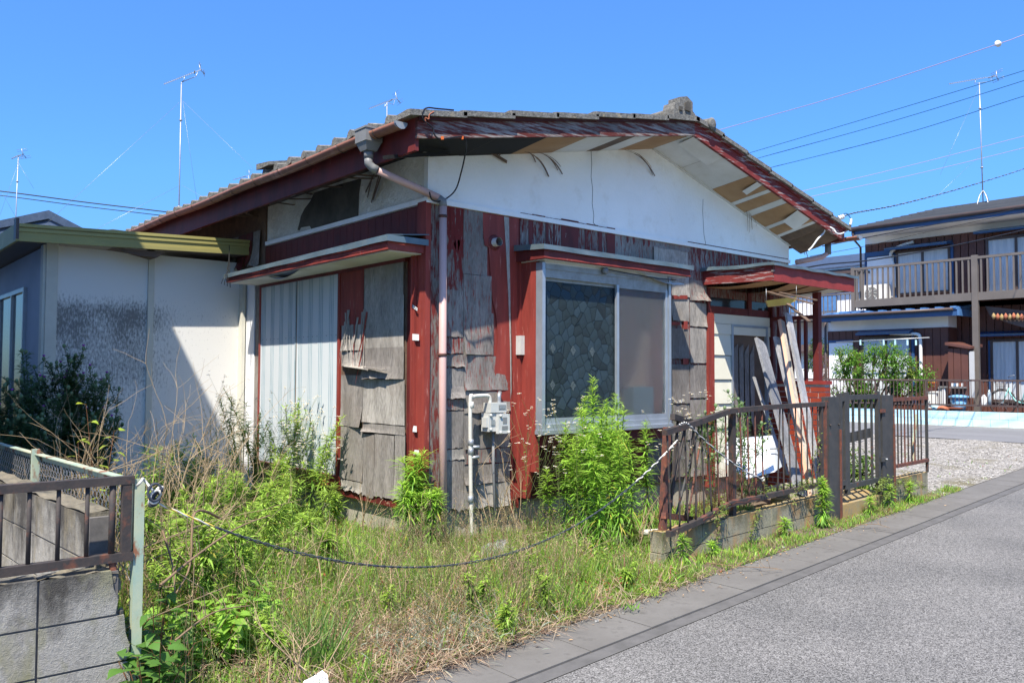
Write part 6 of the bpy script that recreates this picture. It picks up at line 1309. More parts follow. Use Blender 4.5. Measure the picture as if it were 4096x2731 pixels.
part(SI,'feed_cable',lambda q:(q.tube(arc([zz6(400,590,10.9),zz6(520,560),zz6(640,550)]),.012,whiteplastic,6),q.tube(arc([zz6(700,500),zz6(820,465),zz6(870,500),zz6(910,560)]),.007,bluew,5),q.tube(arc([zz6(912,560),zz6(915,610),zz6(900,670)]),.018,whiteplastic,6),q.tube(arc([zz6(900,680),zz6(880,720),zz6(830,770)]),.02,blackw,6),q.tube(arc([zz6(840,775),zz6(750,825,11),zz6(660,825,10.9),zz6(600,750,10.9),zz6(520,710,10.9),zz6(460,740,10.9),zz6(420,820,10.9),zz6(320,920,10.8),zz6(220,1060,10.8),zz6(150,1130,10.8)]),.011,whiteplastic,6),q.tube(arc([zz6(560,520),zz6(680,620),zz6(770,760)]),.006,blackw,4)))
# ---------------------------------------------------------------- vegetation
class Fol:
    """collects leaves and thin stems; colour is the leaf's own, stored per point"""
    def __init__(s): s.V=[];s.T=[];s.Q=[];s.C=[];s.n=0
    def leaves(s,B,D,L,W,C,droop=.5,seg=3,jit=.12,shape=(.25,1,.75,.0),fold=.25,rng=RNG,upv=None):
        B=np.asarray(B,float).reshape(-1,3); n=len(B); 
        if n==0: return
        D=np.asarray(D,float).reshape(-1,3); D=D/np.maximum(np.linalg.norm(D,axis=1,keepdims=True),1e-6)
        L=np.broadcast_to(np.asarray(L,float),(n,)).reshape(n,1); W=np.broadcast_to(np.asarray(W,float),(n,)).reshape(n,1)
        dr=np.broadcast_to(np.asarray(droop,float),(n,)).reshape(n,1)
        up=np.array([0,0,1.]); S=np.cross(D,up)+rng.normal(0,.25,(n,3)); S=S-D*np.sum(S*D,axis=1,keepdims=True); S/=np.maximum(np.linalg.norm(S,axis=1,keepdims=True),1e-6); N=np.cross(S,D)
        C=np.broadcast_to(np.asarray(C,float),(n,3))*(1+rng.normal(0,jit,(n,1))); C=np.clip(C,0.004,1)
        ts=np.linspace(0,1,seg+1); pts=[]
        for i,t in enumerate(ts):
            p=B+D*L*t-up*(dr*L*t*t*.6)-D*(dr*L*t*t*.12); w=W*(shape[min(i,3)] if seg==3 else [.6,1,.7,.4,.1,0][min(i,5)] if i<seg else 0)*.5
            if i==seg: pts.append(p[:,None,:])
            else: pts.append(np.stack([p-S*w+N*w*fold,p+S*w+N*w*fold],axis=1))
        V=np.concatenate(pts,axis=1); k=V.shape[1]; base=s.n+np.arange(n)*k
        for i in range(seg-1): a=base+2*i; s.Q.append(np.stack([a,a+1,a+3,a+2],axis=1))
        a=base+2*(seg-1); s.T.append(np.stack([a,a+1,a+2],axis=1))
        s.V.append(V.reshape(-1,3)); s.C.append(np.repeat(C,k,axis=0)); s.n+=n*k
    def stem(s,P,r,c,n=4):
        P=np.asarray([tuple(p) for p in P],float); m=len(P); R=np.broadcast_to(np.asarray(r,float),(m,))
        d=np.gradient(P,axis=0); d/=np.maximum(np.linalg.norm(d,axis=1,keepdims=True),1e-9); a=np.cross(d,[.3,.2,1.0]); 
        l=np.linalg.norm(a,axis=1,keepdims=True); a=np.where(l<.05,[1.,0,0],a/np.maximum(l,1e-6)); b=np.cross(d,a)
        t=np.arange(n)*2*np.pi/n; V=P[:,None,:]+(a[:,None,:]*np.cos(t)[None,:,None]+b[:,None,:]*np.sin(t)[None,:,None])*R[:,None,None]
        i=np.arange(m-1)[:,None]*n+s.n; j=np.arange(n)[None,:]; q=np.stack([i+j,i+(j+1)%n,i+n+(j+1)%n,i+n+j],axis=-1).reshape(-1,4)
        s.Q.append(q); s.V.append(V.reshape(-1,3)); s.C.append(np.tile(np.asarray(c,float),(m*n,1))); s.n+=m*n
    def mesh(s,name,mat):
        V=np.concatenate(s.V); T=np.concatenate(s.T) if s.T else np.zeros((0,3),int); Q=np.concatenate(s.Q) if s.Q else np.zeros((0,4),int)
        me=bpy.data.meshes.new(name); me.vertices.add(len(V)); me.vertices.foreach_set('co',V.astype(np.float32).ravel())
        li=np.concatenate([T.ravel(),Q.ravel()]).astype(np.int32); ls=np.concatenate([np.arange(len(T))*3,len(T)*3+np.arange(len(Q))*4]).astype(np.int32)
        me.loops.add(len(li)); me.polygons.add(len(T)+len(Q)); me.loops.foreach_set('vertex_index',li); me.polygons.foreach_set('loop_start',ls)
        me.update(calc_edges=True); at=me.color_attributes.new('Col','FLOAT_COLOR','POINT'); C=np.concatenate([np.concatenate(s.C),np.ones((len(V),1))],axis=1); at.data.foreach_set('color',C.astype(np.float32).ravel())
        me.materials.append(mat); me.validate(); return me
    def obj(s,name,mat,parent=None,loc=None):
        o=bpy.data.objects.new(name,s.mesh(name,mat)); col.objects.link(o)
        if parent is not None: o.parent=parent
        if loc is not None: o.location=loc
        return o
U=lambda a,b:RNG.uniform(a,b)
GR=(.16,.32,.04); GY=(.31,.45,.07); GD=(.05,.10,.022); DRYC=(.36,.27,.16); BRN=(.20,.13,.08); SILV=(.36,.42,.32)
def G(px,py,z=.03): return onZ(px,py,z)
def rdir(n,el0,el1,az=None):
    a=RNG.uniform(0,2*np.pi,n) if az is None else az; e=RNG.uniform(el0,el1,n); return np.stack([np.cos(a)*np.cos(e),np.sin(a)*np.cos(e),np.sin(e)],axis=1)
def wstem(h,lean=(0,0),n=9,wig=.02):
    ph=U(0,6); z=np.linspace(0,1,n); return np.stack([lean[0]*z**1.5*h+wig*h*np.sin(z*5+ph)*z,lean[1]*z**1.5*h+wig*h*np.cos(z*4+ph)*z,z*h],axis=1)
def along(P,t):
    n=len(P)-1; i=np.minimum((t*n).astype(int),n-1); f=(t*n-i)[:,None]; return P[i]*(1-f)+P[i+1]*f
# --- goldenrod-like weeds: narrow leaves all round an upright stem
def goldenrod(loc,h,lab,lean=(0,0),dense=1.0,colr=(.13,.31,.035),top=(.32,.50,.07),grp='tall leafy goldenrod weeds',ll=.12,branch=0):
    T=thing('goldenrod',lab,'weed',tuple(loc),grp); P=wstem(h,lean)
    f=Fol(); f.stem(P,np.linspace(.0055,.0025,len(P)),(.18,.22,.06)); 
    segs=[(P,int(290*h*dense),0.05)]
    for k in range(branch):
        t0=U(.35,.75); b=along(P,np.array([t0]))[0]; L=U(.18,.35)*h; az=U(0,6.28); q=np.stack([b+np.array([math.cos(az)*L*.45*s,math.sin(az)*L*.45*s,L*s]) for s in np.linspace(0,1,6)]); f.stem(q,.003,(.18,.22,.06)); segs.append((q,int(60*dense),.1))
    f.obj('stem',LEAF,T)
    g=Fol()
    for Pp,n,t0 in segs:
        t=np.sort(RNG.uniform(t0,1,n)**.85); B=along(Pp,t); az=np.arange(n)*2.4+RNG.normal(0,.3,n); e=RNG.uniform(.0,.6,n)+1.2*np.clip(t-.75,0,1)*4*.35-.35*(t<.3)
        D=np.stack([np.cos(az)*np.cos(e),np.sin(az)*np.cos(e),np.sin(e)],axis=1); size=np.where(t<.8,1,1-(t-.8)*2.6)*RNG.uniform(.7,1.3,n)
        C=np.array(colr)*(1-t[:,None])+np.array(top)*t[:,None]; C=C*(np.where(RNG.random(n)<.06,1.0,1.0))[:,None]
        yel=(RNG.random(n)<.10)&(t<.45); C[yel]=(.42,.38,.07)
        g.leaves(B,D,ll*1.05*size,.0088*size+.003,C,droop=RNG.uniform(.15,.75,n)+.5*(t<.35),jit=.25)
    g.obj('leaves',LEAF,T); return T
def atd(px,pt,D):
    P=dep(px,pt,D); return Vector((P.x,P.y,.02)),max(.1,P.z-.02)
def at(px,pb,pt,z=.02):
    g=G(px,pb,z); return g,max(.08,ztop(g,px,pt)-g.z)
gold=[(2270,2170,1690,'leftmost stem of the goldenrod clump under the bay window',1),(2310,2190,1760,'short bushy goldenrod in front of the clump left side',0),(2385,2150,1510,'tallest goldenrod reaching high over the window pane',2),(2440,2180,1640,'goldenrod stem left of the tall right one',1),(2485,2130,1580,'second tallest goldenrod topping the window sill',2),(2350,2200,1640,'goldenrod leaning out of the clump towards the road',1),
 (2530,2170,1740,'goldenrod at the right side of the clump',1),(2590,2120,1690,'separate goldenrod between the clump and the fence',1),(2200,2170,1880,'goldenrod at the left foot of the bay',0),(2420,2150,1600,'slim goldenrod inside the clump between the two tallest',1),(2400,2230,1780,'low goldenrod in front of the clump middle',1),(2480,2215,1760,'low yellowing goldenrod by the fence end',0),(2345,2150,1590,'slim goldenrod just left of the tallest',1),(2460,2150,1690,'hidden middle goldenrod of the clump',1),(2300,2160,1800,'goldenrod behind the short bushy one',1),(2390,2190,1640,'goldenrod directly before the tallest one',1)]
for px,pb,pt,lab,br in gold:
    g,h=at(px,pb,pt); goldenrod(g,h,lab,(U(-.05,.05),U(-.05,.05)),1.25,branch=br)
g,h=at(1655,2200,1815); goldenrod(g,h,'bushy goldenrod in front of the red corner post, drooping leaves',(0,0),1.5,ll=.17,branch=5,grp='tall leafy goldenrod weeds')
g,h=at(1640,2210,1930); goldenrod(g,h,'second shoot of the corner post goldenrod',(-.15,.0),1.8,ll=.15,branch=2)
g,h=at(1720,2210,1960); goldenrod(g,h,'right shoot of the corner post goldenrod before the downpipe',(.15,.0),1.8,ll=.14,branch=2)
for px,pb,pt,lab,dn in [(3290,1990,1910,'young goldenrod on the low wall beside the gate post',2.4),(3300,2060,1940,'drooping goldenrod hanging over the low wall by the gate',2.4),(2730,2270,2140,'small goldenrod rosette at the near wall end',2.6),(2850,2230,2170,'tiny goldenrod below the mossy wall',3),(3140,2170,2075,'grey green sprout at the wall foot',3),(3560,2010,1940,'leafy weed in front of the right gate post',3),(3640,2020,1930,'leafy weed before the short wall',3),(3480,2050,1990,'weed at the step corner',3)]:
    p=FP(px,pb,.12); g=Vector((p.x,p.y,.02)); h=max(.1,ztop(g,px,pt)-g.z); goldenrod(g,h,lab,(0,0),dn,ll=.09,grp='young weeds along the low wall')
LW_=[(1090,1590,8.9,'tall bushy weed in front of the shutters left half'),(1170,1690,8.6,'weed in front of the shutters middle'),(1230,1660,8.3,'weed with yellowing leaves before the right shutter'),(1020,1650,9.1,'weed at the left shutter jamb'),(1290,1800,8.0,'low weed under the shutter corner'),(880,1790,8.8,'bright weed before the shed post'),(800,1820,8.3,'bright weed in the sun by the shed'),(720,1830,7.6,'broad bright weed left of the shed shadow'),(950,1800,8.4,'short weed in the sunny patch'),(1130,1830,7.6,'yellow green weed before the red sill'),(640,1850,6.8,'weed behind the dead stems'),(860,1900,6.6,'leafy weed in the middle of the yard'),(760,1930,6.0,'leafy weed nearer the rope'),(1040,1850,7.6,'leafy weed below the left shutter'),(1080,1720,8.8,'pointed weed before the first shutter'),(1200,1780,8.1,'leafy weed under the shutter join'),(930,1900,6.9,'leafy weed in front of the shed post'),(1000,1930,6.4,'leafy weed behind the rope'),(700,1960,5.4,'leafy weed right of the green post'),(820,2000,5.2,'leafy weed above the rope left part'),(900,2010,5.6,'leafy weed above the rope middle'),(640,1980,5.0,'leafy weed behind the rope knot'),(1100,1960,6.6,'leafy weed before the red sill corner'),(1180,1900,7.0,'leafy weed near the sill end'),(1260,1930,7.2,'leafy weed by the foundation edge'),(600,1930,5.6,'leafy weed beside the green rail'),(560,1900,5.9,'leafy weed over the green rail'),(760,1840,7.4,'light weed before the lit shed panel'),(980,1600,8.9,'tall narrow weed at the shed post'),(1060,1560,9.0,'tall narrow weed at the left jamb'),(1140,1640,8.7,'tall weed before the left shutter middle'),(820,1760,7.9,'tall weed in front of the lit shed panel'),(900,1740,8.1,'tall weed right of the lit panel middle'),(700,1780,7.2,'tall weed at the shed shadow edge'),(620,1800,6.4,'tall weed above the rope knot'),(960,1860,6.2,'mid height weed above the rope dip left'),(1050,1960,5.9,'mid height weed above the rope dip'),(1140,2030,5.9,'low weed above the rope dip right'),(740,2020,4.7,'low weed just right of the rope knot'),(850,2080,4.8,'low weed under the rope'),(950,2100,5.0,'low weed under the rope further right'),(1250,2040,6.2,'low weed before the foundation corner'),(1330,1980,7.4,'weed against the foundation'),(680,2090,4.4,'low weed by the post foot'),(1340,2100,5.8,'weed nearer the road than the foundation')]
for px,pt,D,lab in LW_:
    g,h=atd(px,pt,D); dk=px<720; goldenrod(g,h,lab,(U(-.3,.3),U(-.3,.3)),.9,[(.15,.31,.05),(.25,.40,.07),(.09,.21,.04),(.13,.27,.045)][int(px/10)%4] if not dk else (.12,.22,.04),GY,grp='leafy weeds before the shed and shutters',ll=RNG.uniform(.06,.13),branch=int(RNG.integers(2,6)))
# --- fleabane: thin branching stems with little white daisies
def fleabane(loc,h,lab,n=14,lean=(0,0)):
    T=thing('fleabane',lab,'wildflower',tuple(loc),'white fleabane wildflowers'); f=Fol(); P=wstem(h*.75,lean); f.stem(P,np.linspace(.003,.0018,len(P)),(.16,.20,.06)); tips=[]
    for k in range(n):
        b=along(P,np.array([U(.45,1)]))[0]; az=U(0,6.28); L=U(.12,.3)*h; e=b+np.array([math.cos(az)*L*.55,math.sin(az)*L*.55,L]); m=(b+e)/2+np.array([0,0,-.02]); f.stem([b,m,e],.0012,(.2,.24,.08),3); tips.append(e)
    nl=int(26*h); t=RNG.uniform(.05,.9,nl); f.leaves(along(P,t),rdir(nl,-.1,.6),.05,.011,(.15,.24,.05),droop=.4); f.obj('stem',LEAF,T)
    g=Fol()
    for e in tips:
        for j in range(3):
            c=np.array(e)+RNG.normal(0,.012,3); m=9; az=np.arange(m)*6.28/m; D=np.stack([np.cos(az),np.sin(az),np.full(m,.25)],axis=1); g.leaves(np.tile(c,(m,1)),D,.015,.009,(.85,.85,.83),droop=.2,jit=.04); g.stem([c-[0,0,.002],c+[0,0,.004]],.004,(.65,.45,.05),5)
    g.obj('flowers',PETAL,T)
for px,pb,pt,lab in [(870,8.5,1500,'white fleabane leftmost before the shed panel'),(1160,8.7,1540,'white fleabane thin stem before the left shutter'),(1230,8.2,1610,'white fleabane short stem in front of the right shutter'),(1100,8.6,1600,'white fleabane low in the shutter weeds'),(850,8.6,1480,'white fleabane before the shed panel, left stem'),(920,8.8,1500,'white fleabane before the shed door post'),(1130,8.9,1500,'tall white fleabane over the left shutter'),(1205,8.6,1570,'white fleabane before the shutter join'),(1260,8.3,1580,'white fleabane before the right shutter'),(1310,8.0,1620,'white fleabane by the shutter jamb'),(1180,7.8,1660,'low white fleabane in the weeds'),(2110,7.1,1570,'white fleabane right of the gas meter'),(2160,7.1,1560,'white fleabane against the red bay side'),(2240,7.1,1580,'white fleabane before the window frame'),(2310,7.1,1590,'white fleabane before the patterned glass'),(2660,7.3,1560,'white fleabane against the grey boards'),(2745,7.3,1555,'white fleabane beside the porch post'),(2800,7.3,1570,'white fleabane left of the thistle')]:
    g,h=atd(px,pt,pb) if pb<20 else at(px,pb,pt); fleabane(g,h,lab)
# --- thistles
def thistle(loc,h,lab,colr,heads=4,dens=1,grp=None,purple=False,spread=.22):
    T=thing('thistle',lab,'thistle',tuple(loc),grp); f=Fol(); tips=[]; main=[]
    for k in range(max(3,heads)):
        az=U(0,6.28); hh=h*U(.65,1.0); sp=spread*h*U(.3,1); P=np.stack([np.array([math.cos(az)*sp*s**1.5,math.sin(az)*sp*s**1.5,hh*s]) for s in np.linspace(0,1,9)]); f.stem(P,np.linspace(.006,.003,9),colr); main.append(P); tips.append(P[-1])
        for j in range(3):
            b=along(P,np.array([U(.55,.9)]))[0]; a2=U(0,6.28); L=U(.1,.2)*h; e=b+np.array([math.cos(a2)*L*.5,math.sin(a2)*L*.5,L]); Q=np.array([b,(b+e)/2,e]); f.stem(Q,.003,colr); main.append(Q); tips.append(e)
    f.obj('stem',LEAF,T); g=Fol()
    for P in main:
        L_=np.linalg.norm(P[-1]-P[0]); n=int(70*L_*dens)+6; t=RNG.uniform(.05,1,n); B=along(P,t); D=rdir(n,-.1,.8); L=RNG.uniform(.05,.12,n)
        C=np.array(colr)*1.0; g.leaves(B,D,L,.012,C,droop=.5,jit=.2)
        for s in (-.7,.7):   # spiny lobes
            DD=D+np.cross(D,[0,0,1.])*s; g.leaves(B+D*L[:,None]*.4,DD,L*.45,.007,C*1.1,droop=.2,jit=.2)
    g.obj('leaves',LEAF,T); q=MB(); 
    for e in tips: q.lathe(tuple(e),[(.004,-.01),(.013,.0),(.016,.012),(.012,.024),(.005,.03)],HEADM,8)
    if purple:
        for e in tips[::3]: q.lathe((e[0],e[1],e[2]+.03),[(.006,0),(.013,.012),(.010,.018)],PURP,8)
    o=q.build('flower_head'); o.parent=T
    return T
HEADM=M('thistle_bud',(.16,.22,.10),(.10,.15,.07),sc=60,rough=.8); PURP=M('thistle_purple',(.30,.06,.34),rough=.8)
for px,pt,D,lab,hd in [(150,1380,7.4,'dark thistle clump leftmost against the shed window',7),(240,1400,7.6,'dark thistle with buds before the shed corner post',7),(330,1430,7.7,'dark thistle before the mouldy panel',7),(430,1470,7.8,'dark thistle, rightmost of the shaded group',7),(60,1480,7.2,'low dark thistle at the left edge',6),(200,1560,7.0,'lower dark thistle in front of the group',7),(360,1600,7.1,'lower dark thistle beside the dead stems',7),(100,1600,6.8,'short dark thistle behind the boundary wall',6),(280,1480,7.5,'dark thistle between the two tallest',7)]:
    g,h=atd(px,pt,D); thistle(g,h,lab,(.06,.12,.045),hd,1.5,'dark thistles in the shade before the shed',px in(60,240,330,430),.2)  # shade is put into this leaf colour, darker than the sunlit thistles
for px,pt,D,lab,hd in [(2985,1565,7.75,'tall pale green thistle inside the bent fence',4),(2850,1590,7.7,'spiny thistle left of the tall one in the porch yard',3)]:
    g,h=atd(px,pt,D); thistle(g,h,lab,(.15,.27,.08),hd,.9,'thistles inside the bent fence',False,.12)
# --- dead bare stems
def deadstem(loc,h,lab,n=8,seed=0,spread=.5,grp='dead bare stems in the yard'):
    T=thing('dead_stem',lab,'dead plant',tuple(loc),grp); f=Fol(); R=np.random.default_rng(seed)
    def grow(p,d,L,r,lv):
        P=[p]; d=d/np.linalg.norm(d)
        for i in range(6): d=d+R.normal(0,.10,3); d/=np.linalg.norm(d); P.append(P[-1]+d*L/6)
        f.stem(P,np.linspace(r,r*.5,7),np.array(DRYC)*R.uniform(.8,1.5),4)
        if lv<3:
            for k in range(R.integers(2,5)):
                i=R.integers(2,7); dd=d+R.normal(0,.55,3); dd[2]=abs(dd[2])*.8+.2; grow(P[i],dd,L*R.uniform(.35,.65),r*.5,lv+1)
    for k in range(n): a=R.uniform(0,6.28); s=R.uniform(.1,spread); grow(np.zeros(3)+np.append(R.normal(0,.04,2),0),np.array([math.cos(a)*s,math.sin(a)*s,1.]),h*R.uniform(.5,.8),.005,1)
    f.obj('stalks',DRY,T); return T
for i,(px,pt,D,lab) in enumerate([(330,1620,5.6,'dead branching stems left before the mouldy panel'),(450,1560,5.7,'dead branching stems before the shed shadow line'),(580,1500,5.8,'tallest dead stems before the shed cover strip'),(690,1530,6.0,'dead stems crossing the lit shed panel'),(790,1560,6.6,'dead stems before the right shed panel'),(520,1700,5.0,'dead stems above the green fence rail'),(640,1720,5.0,'dead stems right of the rope knot'),(240,1640,5.8,'dead stems behind the boundary wall'),(880,1620,7.2,'dead stems by the shed post'),(1010,1780,7.2,'dead stems before the left shutter'),(760,1850,4.9,'dead stems below the rope'),(400,1680,5.3,'dead stems over the green rail')]):
    g,h=atd(px,pt,D); deadstem(g,h,lab,8,i,.45)
for i,(px,pb,pt,lab) in enumerate([(1800,2150,1790,'thin dead stalks beside the downpipe'),(1960,2160,1740,'thin dead stalks below the gas meter'),(2060,2150,1760,'thin dead stalks right of the gas pipe'),(1450,2150,1900,'thin dead stalks at the foundation'),(2560,2200,1960,'thin dead stalks by the fence end')]):
    g,h=at(px,pb,pt); deadstem(g,h,lab,4,i+30,.35)
def fallen(pts,lab,r=.007):
    f=Fol(); P=[Vector(p) for p in pts]; o=P[0]; C=arc([p-o for p in P],6); f.stem(C,np.linspace(r,r*.5,len(C)),(.25,.17,.10),5); R=np.random.default_rng(3)
    for k in range(6): i=R.integers(3,len(C)-1); a=np.array(C[i]); f.stem([a,a+R.normal(0,.08,3)+[0,0,.05],a+R.normal(0,.16,3)+[0,0,.08]],.002,(.3,.22,.14),3)
    ob=f.obj('fallen_branch',DRY,None,tuple(o)); tag(ob,lab,'branch'); return ob
fallen([dep(640,2340,3.7),dep(800,2210,4.0),dep(950,2110,4.3),dep(1080,2060,4.5)],'bare grey branch slanting up through the front weeds')
fallen([dep(700,2560,3.5),dep(850,2450,3.7),dep(1000,2420,3.9)],'bare branch slanting low behind the broad leaves',.005)
fallen([dep(650,2120,3.9),dep(690,2260,3.85),dep(700,2370,3.8)],'bare upright twig before the rope knot',.006)
fallen([dep(880,2070,4.3),dep(780,2050,4.1),dep(760,2260,4.0),dep(705,2370,3.85)],'dead forked branch rising behind the broad leaves',.008)
fallen([onZ(2800,2245,.04),onZ(2930,2262,.05),onZ(3080,2270,.04),onZ(3130,2278,.03)],'dry seed stalk lying on the gutter slabs',.004)
fallen([onZ(3420,2100,.05),onZ(3500,2095,.06),onZ(3560,2110,.04)],'pulled dry weed on the gutter slabs by the gate',.004)
# --- heart leaved vine shoots in the foreground
def broadleaf(loc,h,lab,n=36,sz=.085,colr=(.24,.42,.06),spread=.35,grp='broad leaved shoots in the foreground'):
    T=thing('broadleaf_weed',lab,'weed',tuple(loc),grp); f=Fol(); g=Fol()
    for k in range(max(3,n//9)):
        az=U(0,6.28); L=h*U(.7,1.15); s=spread*U(.3,1.2); P=np.stack([np.array([math.cos(az)*s*L*t,math.sin(az)*s*L*t,L*(t-.35*s*t*t)]) for t in np.linspace(0,1,8)]); f.stem(P,np.linspace(.004,.0018,8),(.25,.12,.06))
        m=9; t=np.linspace(.25,1,m); B=along(P,t*.999); a2=np.arange(m)*3.0+U(0,6); D=np.stack([np.cos(a2),np.sin(a2),np.full(m,.15)],axis=1); pet=.03; 
        for i in range(m): f.stem([B[i],B[i]+D[i]*pet],.0012,(.25,.2,.06),3)
        g.leaves(B+D*pet,D,RNG.uniform(.7,1.15,m)*sz,RNG.uniform(.55,.8,m)*sz,colr,droop=RNG.uniform(.3,1.0,m),seg=3,shape=(.75,1,.62,0),fold=.18,jit=.15)
    f.obj('stem',LEAF,T); g.obj('leaves',LEAF,T); return T
for px,pb,z,h,lab,n in [(880,2660,.05,.30,'broad leaved shoot left of the grass tuft',54),(760,2700,.05,.28,'broad leaved shoot beside the block wall foot',54),(960,2540,.05,.34,'broad leaved shoot in the front middle left',54),(650,2720,.05,.22,'broad leaved shoot against the broken block end',36),(1010,2460,.05,.26,'smaller broad leaved shoot behind',36),(820,2570,.05,.26,'broad leaved shoot under the slanting branch',45),(700,2620,.05,.34,'tall broad leaved shoot near the block end',45),(930,2620,.05,.32,'broad leaved shoot between the front ones',54),(1060,2560,.05,.26,'broad leaved shoot right of the others',45)]:
    broadleaf(G(px,pb,z),h,lab,n)
broadleaf(atd(370,1700,5.4)[0],1.25,'yellow green vine shoot climbing over the dead stems',27,.07,(.34,.44,.05),.2); broadleaf(atd(440,1720,5.5)[0],1.2,'bright vine shoot rising among dead stems',27,.07,(.34,.44,.05),.2)
broadleaf(Vector((.72,4.15,.2)),.32,'dark broad leaves growing inside the neighbour side of the railing',36,.05,(.10,.20,.04),.4)
# --- grass tufts
def tuft(loc,h,lab,n=60,w=.008,colr=GR,spread=.5,name='grass_tuft',grp='grass tufts along the kerb',mat=None):
    f=Fol(); D=rdir(n,.75,1.45); B=np.zeros((n,3)); B[:,:2]=RNG.normal(0,.035,(n,2)); L=h*RNG.uniform(.55,1.25,n); f.leaves(B,D,L,w,colr,droop=RNG.uniform(.1,1.0,n)*spread*1.4,seg=5,jit=.2)
    o=f.obj(name,mat or LEAF,None,tuple(loc)); tag(o,lab,'grass',grp); return o
for px,pb,h,lab,n,w in [(1290,2690,.52,'big blue green grass tuft at the front edge',90,.010),(1220,2640,.45,'tall grass tuft left of the paper scrap',60,.009),(1390,2700,.30,'arching grass tuft right of the paper scrap',30,.010),(2010,2560,.26,'bright grass tuft at the kerb edge',70,.008),(2070,2470,.30,'broad bladed grass tuft near the kerb',60,.011),(1960,2400,.34,'tall narrow grass in the front right weeds',50,.008),(2200,2380,.26,'grass tuft before the rock',50,.007),(2330,2330,.26,'grass tuft below the goldenrods',50,.007),(2640,2330,.30,'grass tuft at the low wall end',26,.012),(2800,2250,.18,'grass tuft below the orange stained wall',24,.010),(1000,2200,.50,'tall grass left of the rope dip',60,.008),(1190,2150,.45,'tall grass behind the rope dip',60,.008),(1400,2250,.40,'grass by the foundation',60,.007),(980,1940,.95,'reed like leaves against the shutter jamb',0,.028)]:
    if n==0: tuft(atd(1010,1500,9.3)[0],1.35,lab,9,.035,(.2,.36,.06),.1); continue
    tuft(G(px,pb),h,lab,n,w,(.15,.27,.06) if px<1300 else GY,.5)
# --- pale cudweed heaps and dock
def cud(loc,lab,n=420,s=.30):
    f=Fol(); B=np.zeros((n,3)); B[:,0]=RNG.normal(0,s,n); B[:,1]=RNG.normal(0,s*.55,n); B[:,2]=np.abs(RNG.normal(0,.04,n)); D=rdir(n,-.1,1.0); f.leaves(B,D,RNG.uniform(.05,.13,n),.008,SILV,droop=.5,jit=.15)
    for k in range(150):
        i=RNG.integers(n); d=rdir(1,.1,.9)[0]; L=U(.08,.22); e=B[i]+d*L; f.stem([B[i],B[i]+d*L*.5+[0,0,.01],e],.0016,np.array(SILV)*.9,3); m=5; f.leaves(np.tile(e,(m,1)),rdir(m,0,1.4),.010,.008,(.50,.36,.14),jit=.2)
    o=f.obj('cudweed',LEAF,None,tuple(loc)); tag(o,lab,'weed','pale cudweed heaps'); return o
cud(G(1800,2560,.03),'silvery cudweed heap at the kerb in front'); cud(G(1890,2440,.03),'silvery cudweed leaning behind the front heap',260,.22)
def dock(loc,lab,n=9,L=.26):
    f=Fol(); D=rdir(n,.5,1.2); f.leaves(np.zeros((n,3)),D,RNG.uniform(.7,1.1,n)*L,L*.32,(.10,.15,.035),droop=.5,shape=(.35,1,.8,0),jit=.2); o=f.obj('dock_plant',LEAF,None,tuple(loc)); tag(o,lab,'weed'); return o
dock(G(2080,2450),'broad dark dock leaves at the kerb'); dock(G(2680,2150,.05),'dock leaves below the fence end',7,.2); dock(G(2560,2180,.05),'large dock leaf by the goldenrods',6,.3)
# --- vines over the low wall and fence
def vine(pts,lab,n=110,sz=.028,grp='creepers on the low wall'):
    f=Fol(); o=Vector(pts[0]); C=np.array([tuple(p-o) for p in arc([Vector(p) for p in pts],8)]); f.stem(C,.0022,(.22,.15,.07),3); t=RNG.uniform(0,1,n); B=along(C,t)+RNG.normal(0,.022,(n,3)); f.leaves(B,rdir(n,-.6,.7),RNG.uniform(.6,1.3,n)*sz,sz*.6,(.17,.23,.055),droop=.5,shape=(.7,1,.6,0),jit=.25); ob=f.obj('creeper',LEAF,None,tuple(o)); tag(ob,lab,'creeper',grp)
for pts,lab,n in [([FP(*Z2(1060,1130),.05),FP(*Z2(1100,600),.04),FP(*Z2(1115,330),.03)],'thin creeper climbing a fence bar in the middle',60),([FP(*Z2(1560,1000),.05),FP(*Z2(1600,700),.04),FP(*Z2(1640,480),.03)],'thin creeper climbing near the gate post',60),([FP(*Z2(1350,1150),.06),FP(*Z2(1480,1020),.08),FP(*Z2(1560,980),.08)],'creeper along the bottom rail',120),([FP(*Z2(560,1560),.06),FP(*Z2(610,1300),.10),FP(*Z2(640,1240),.04)],'brownish creeper on the orange stained wall',110),([FP(*Z2(930,1560),.08),FP(*Z2(960,1400),.05),FP(*Z2(1010,1300),.03)],'creeper hanging on the wall middle',90),([FP(*Z3(880,1080),.05),FP(*Z3(960,1150),.12),FP(*Z3(900,1300),.18)],'leafy creeper at the right gate post foot',260),([FP(*Z3(1000,1130),.06),FP(*Z3(1150,1100),.08),FP(*Z3(1300,1180),.10)],'creeper over the short mossy wall',220),([FP(*Z3(760,1250),.10),FP(*Z3(830,1180),.14),FP(*Z3(880,1100),.08)],'creeper heap on the step',220),([FP(*Z2(860,1130),-.1),FP(*Z2(1100,1080),-.12),FP(*Z2(1500,1000),-.12)],'green creeper heap behind the bottom rail',420),([FP(*Z2(300,1300),-.15),FP(*Z2(600,1150),-.2),FP(*Z2(850,1050),-.2)],'creeper mat behind the rusted netting',420)]: vine([Vector(p) for p in pts],lab,n)
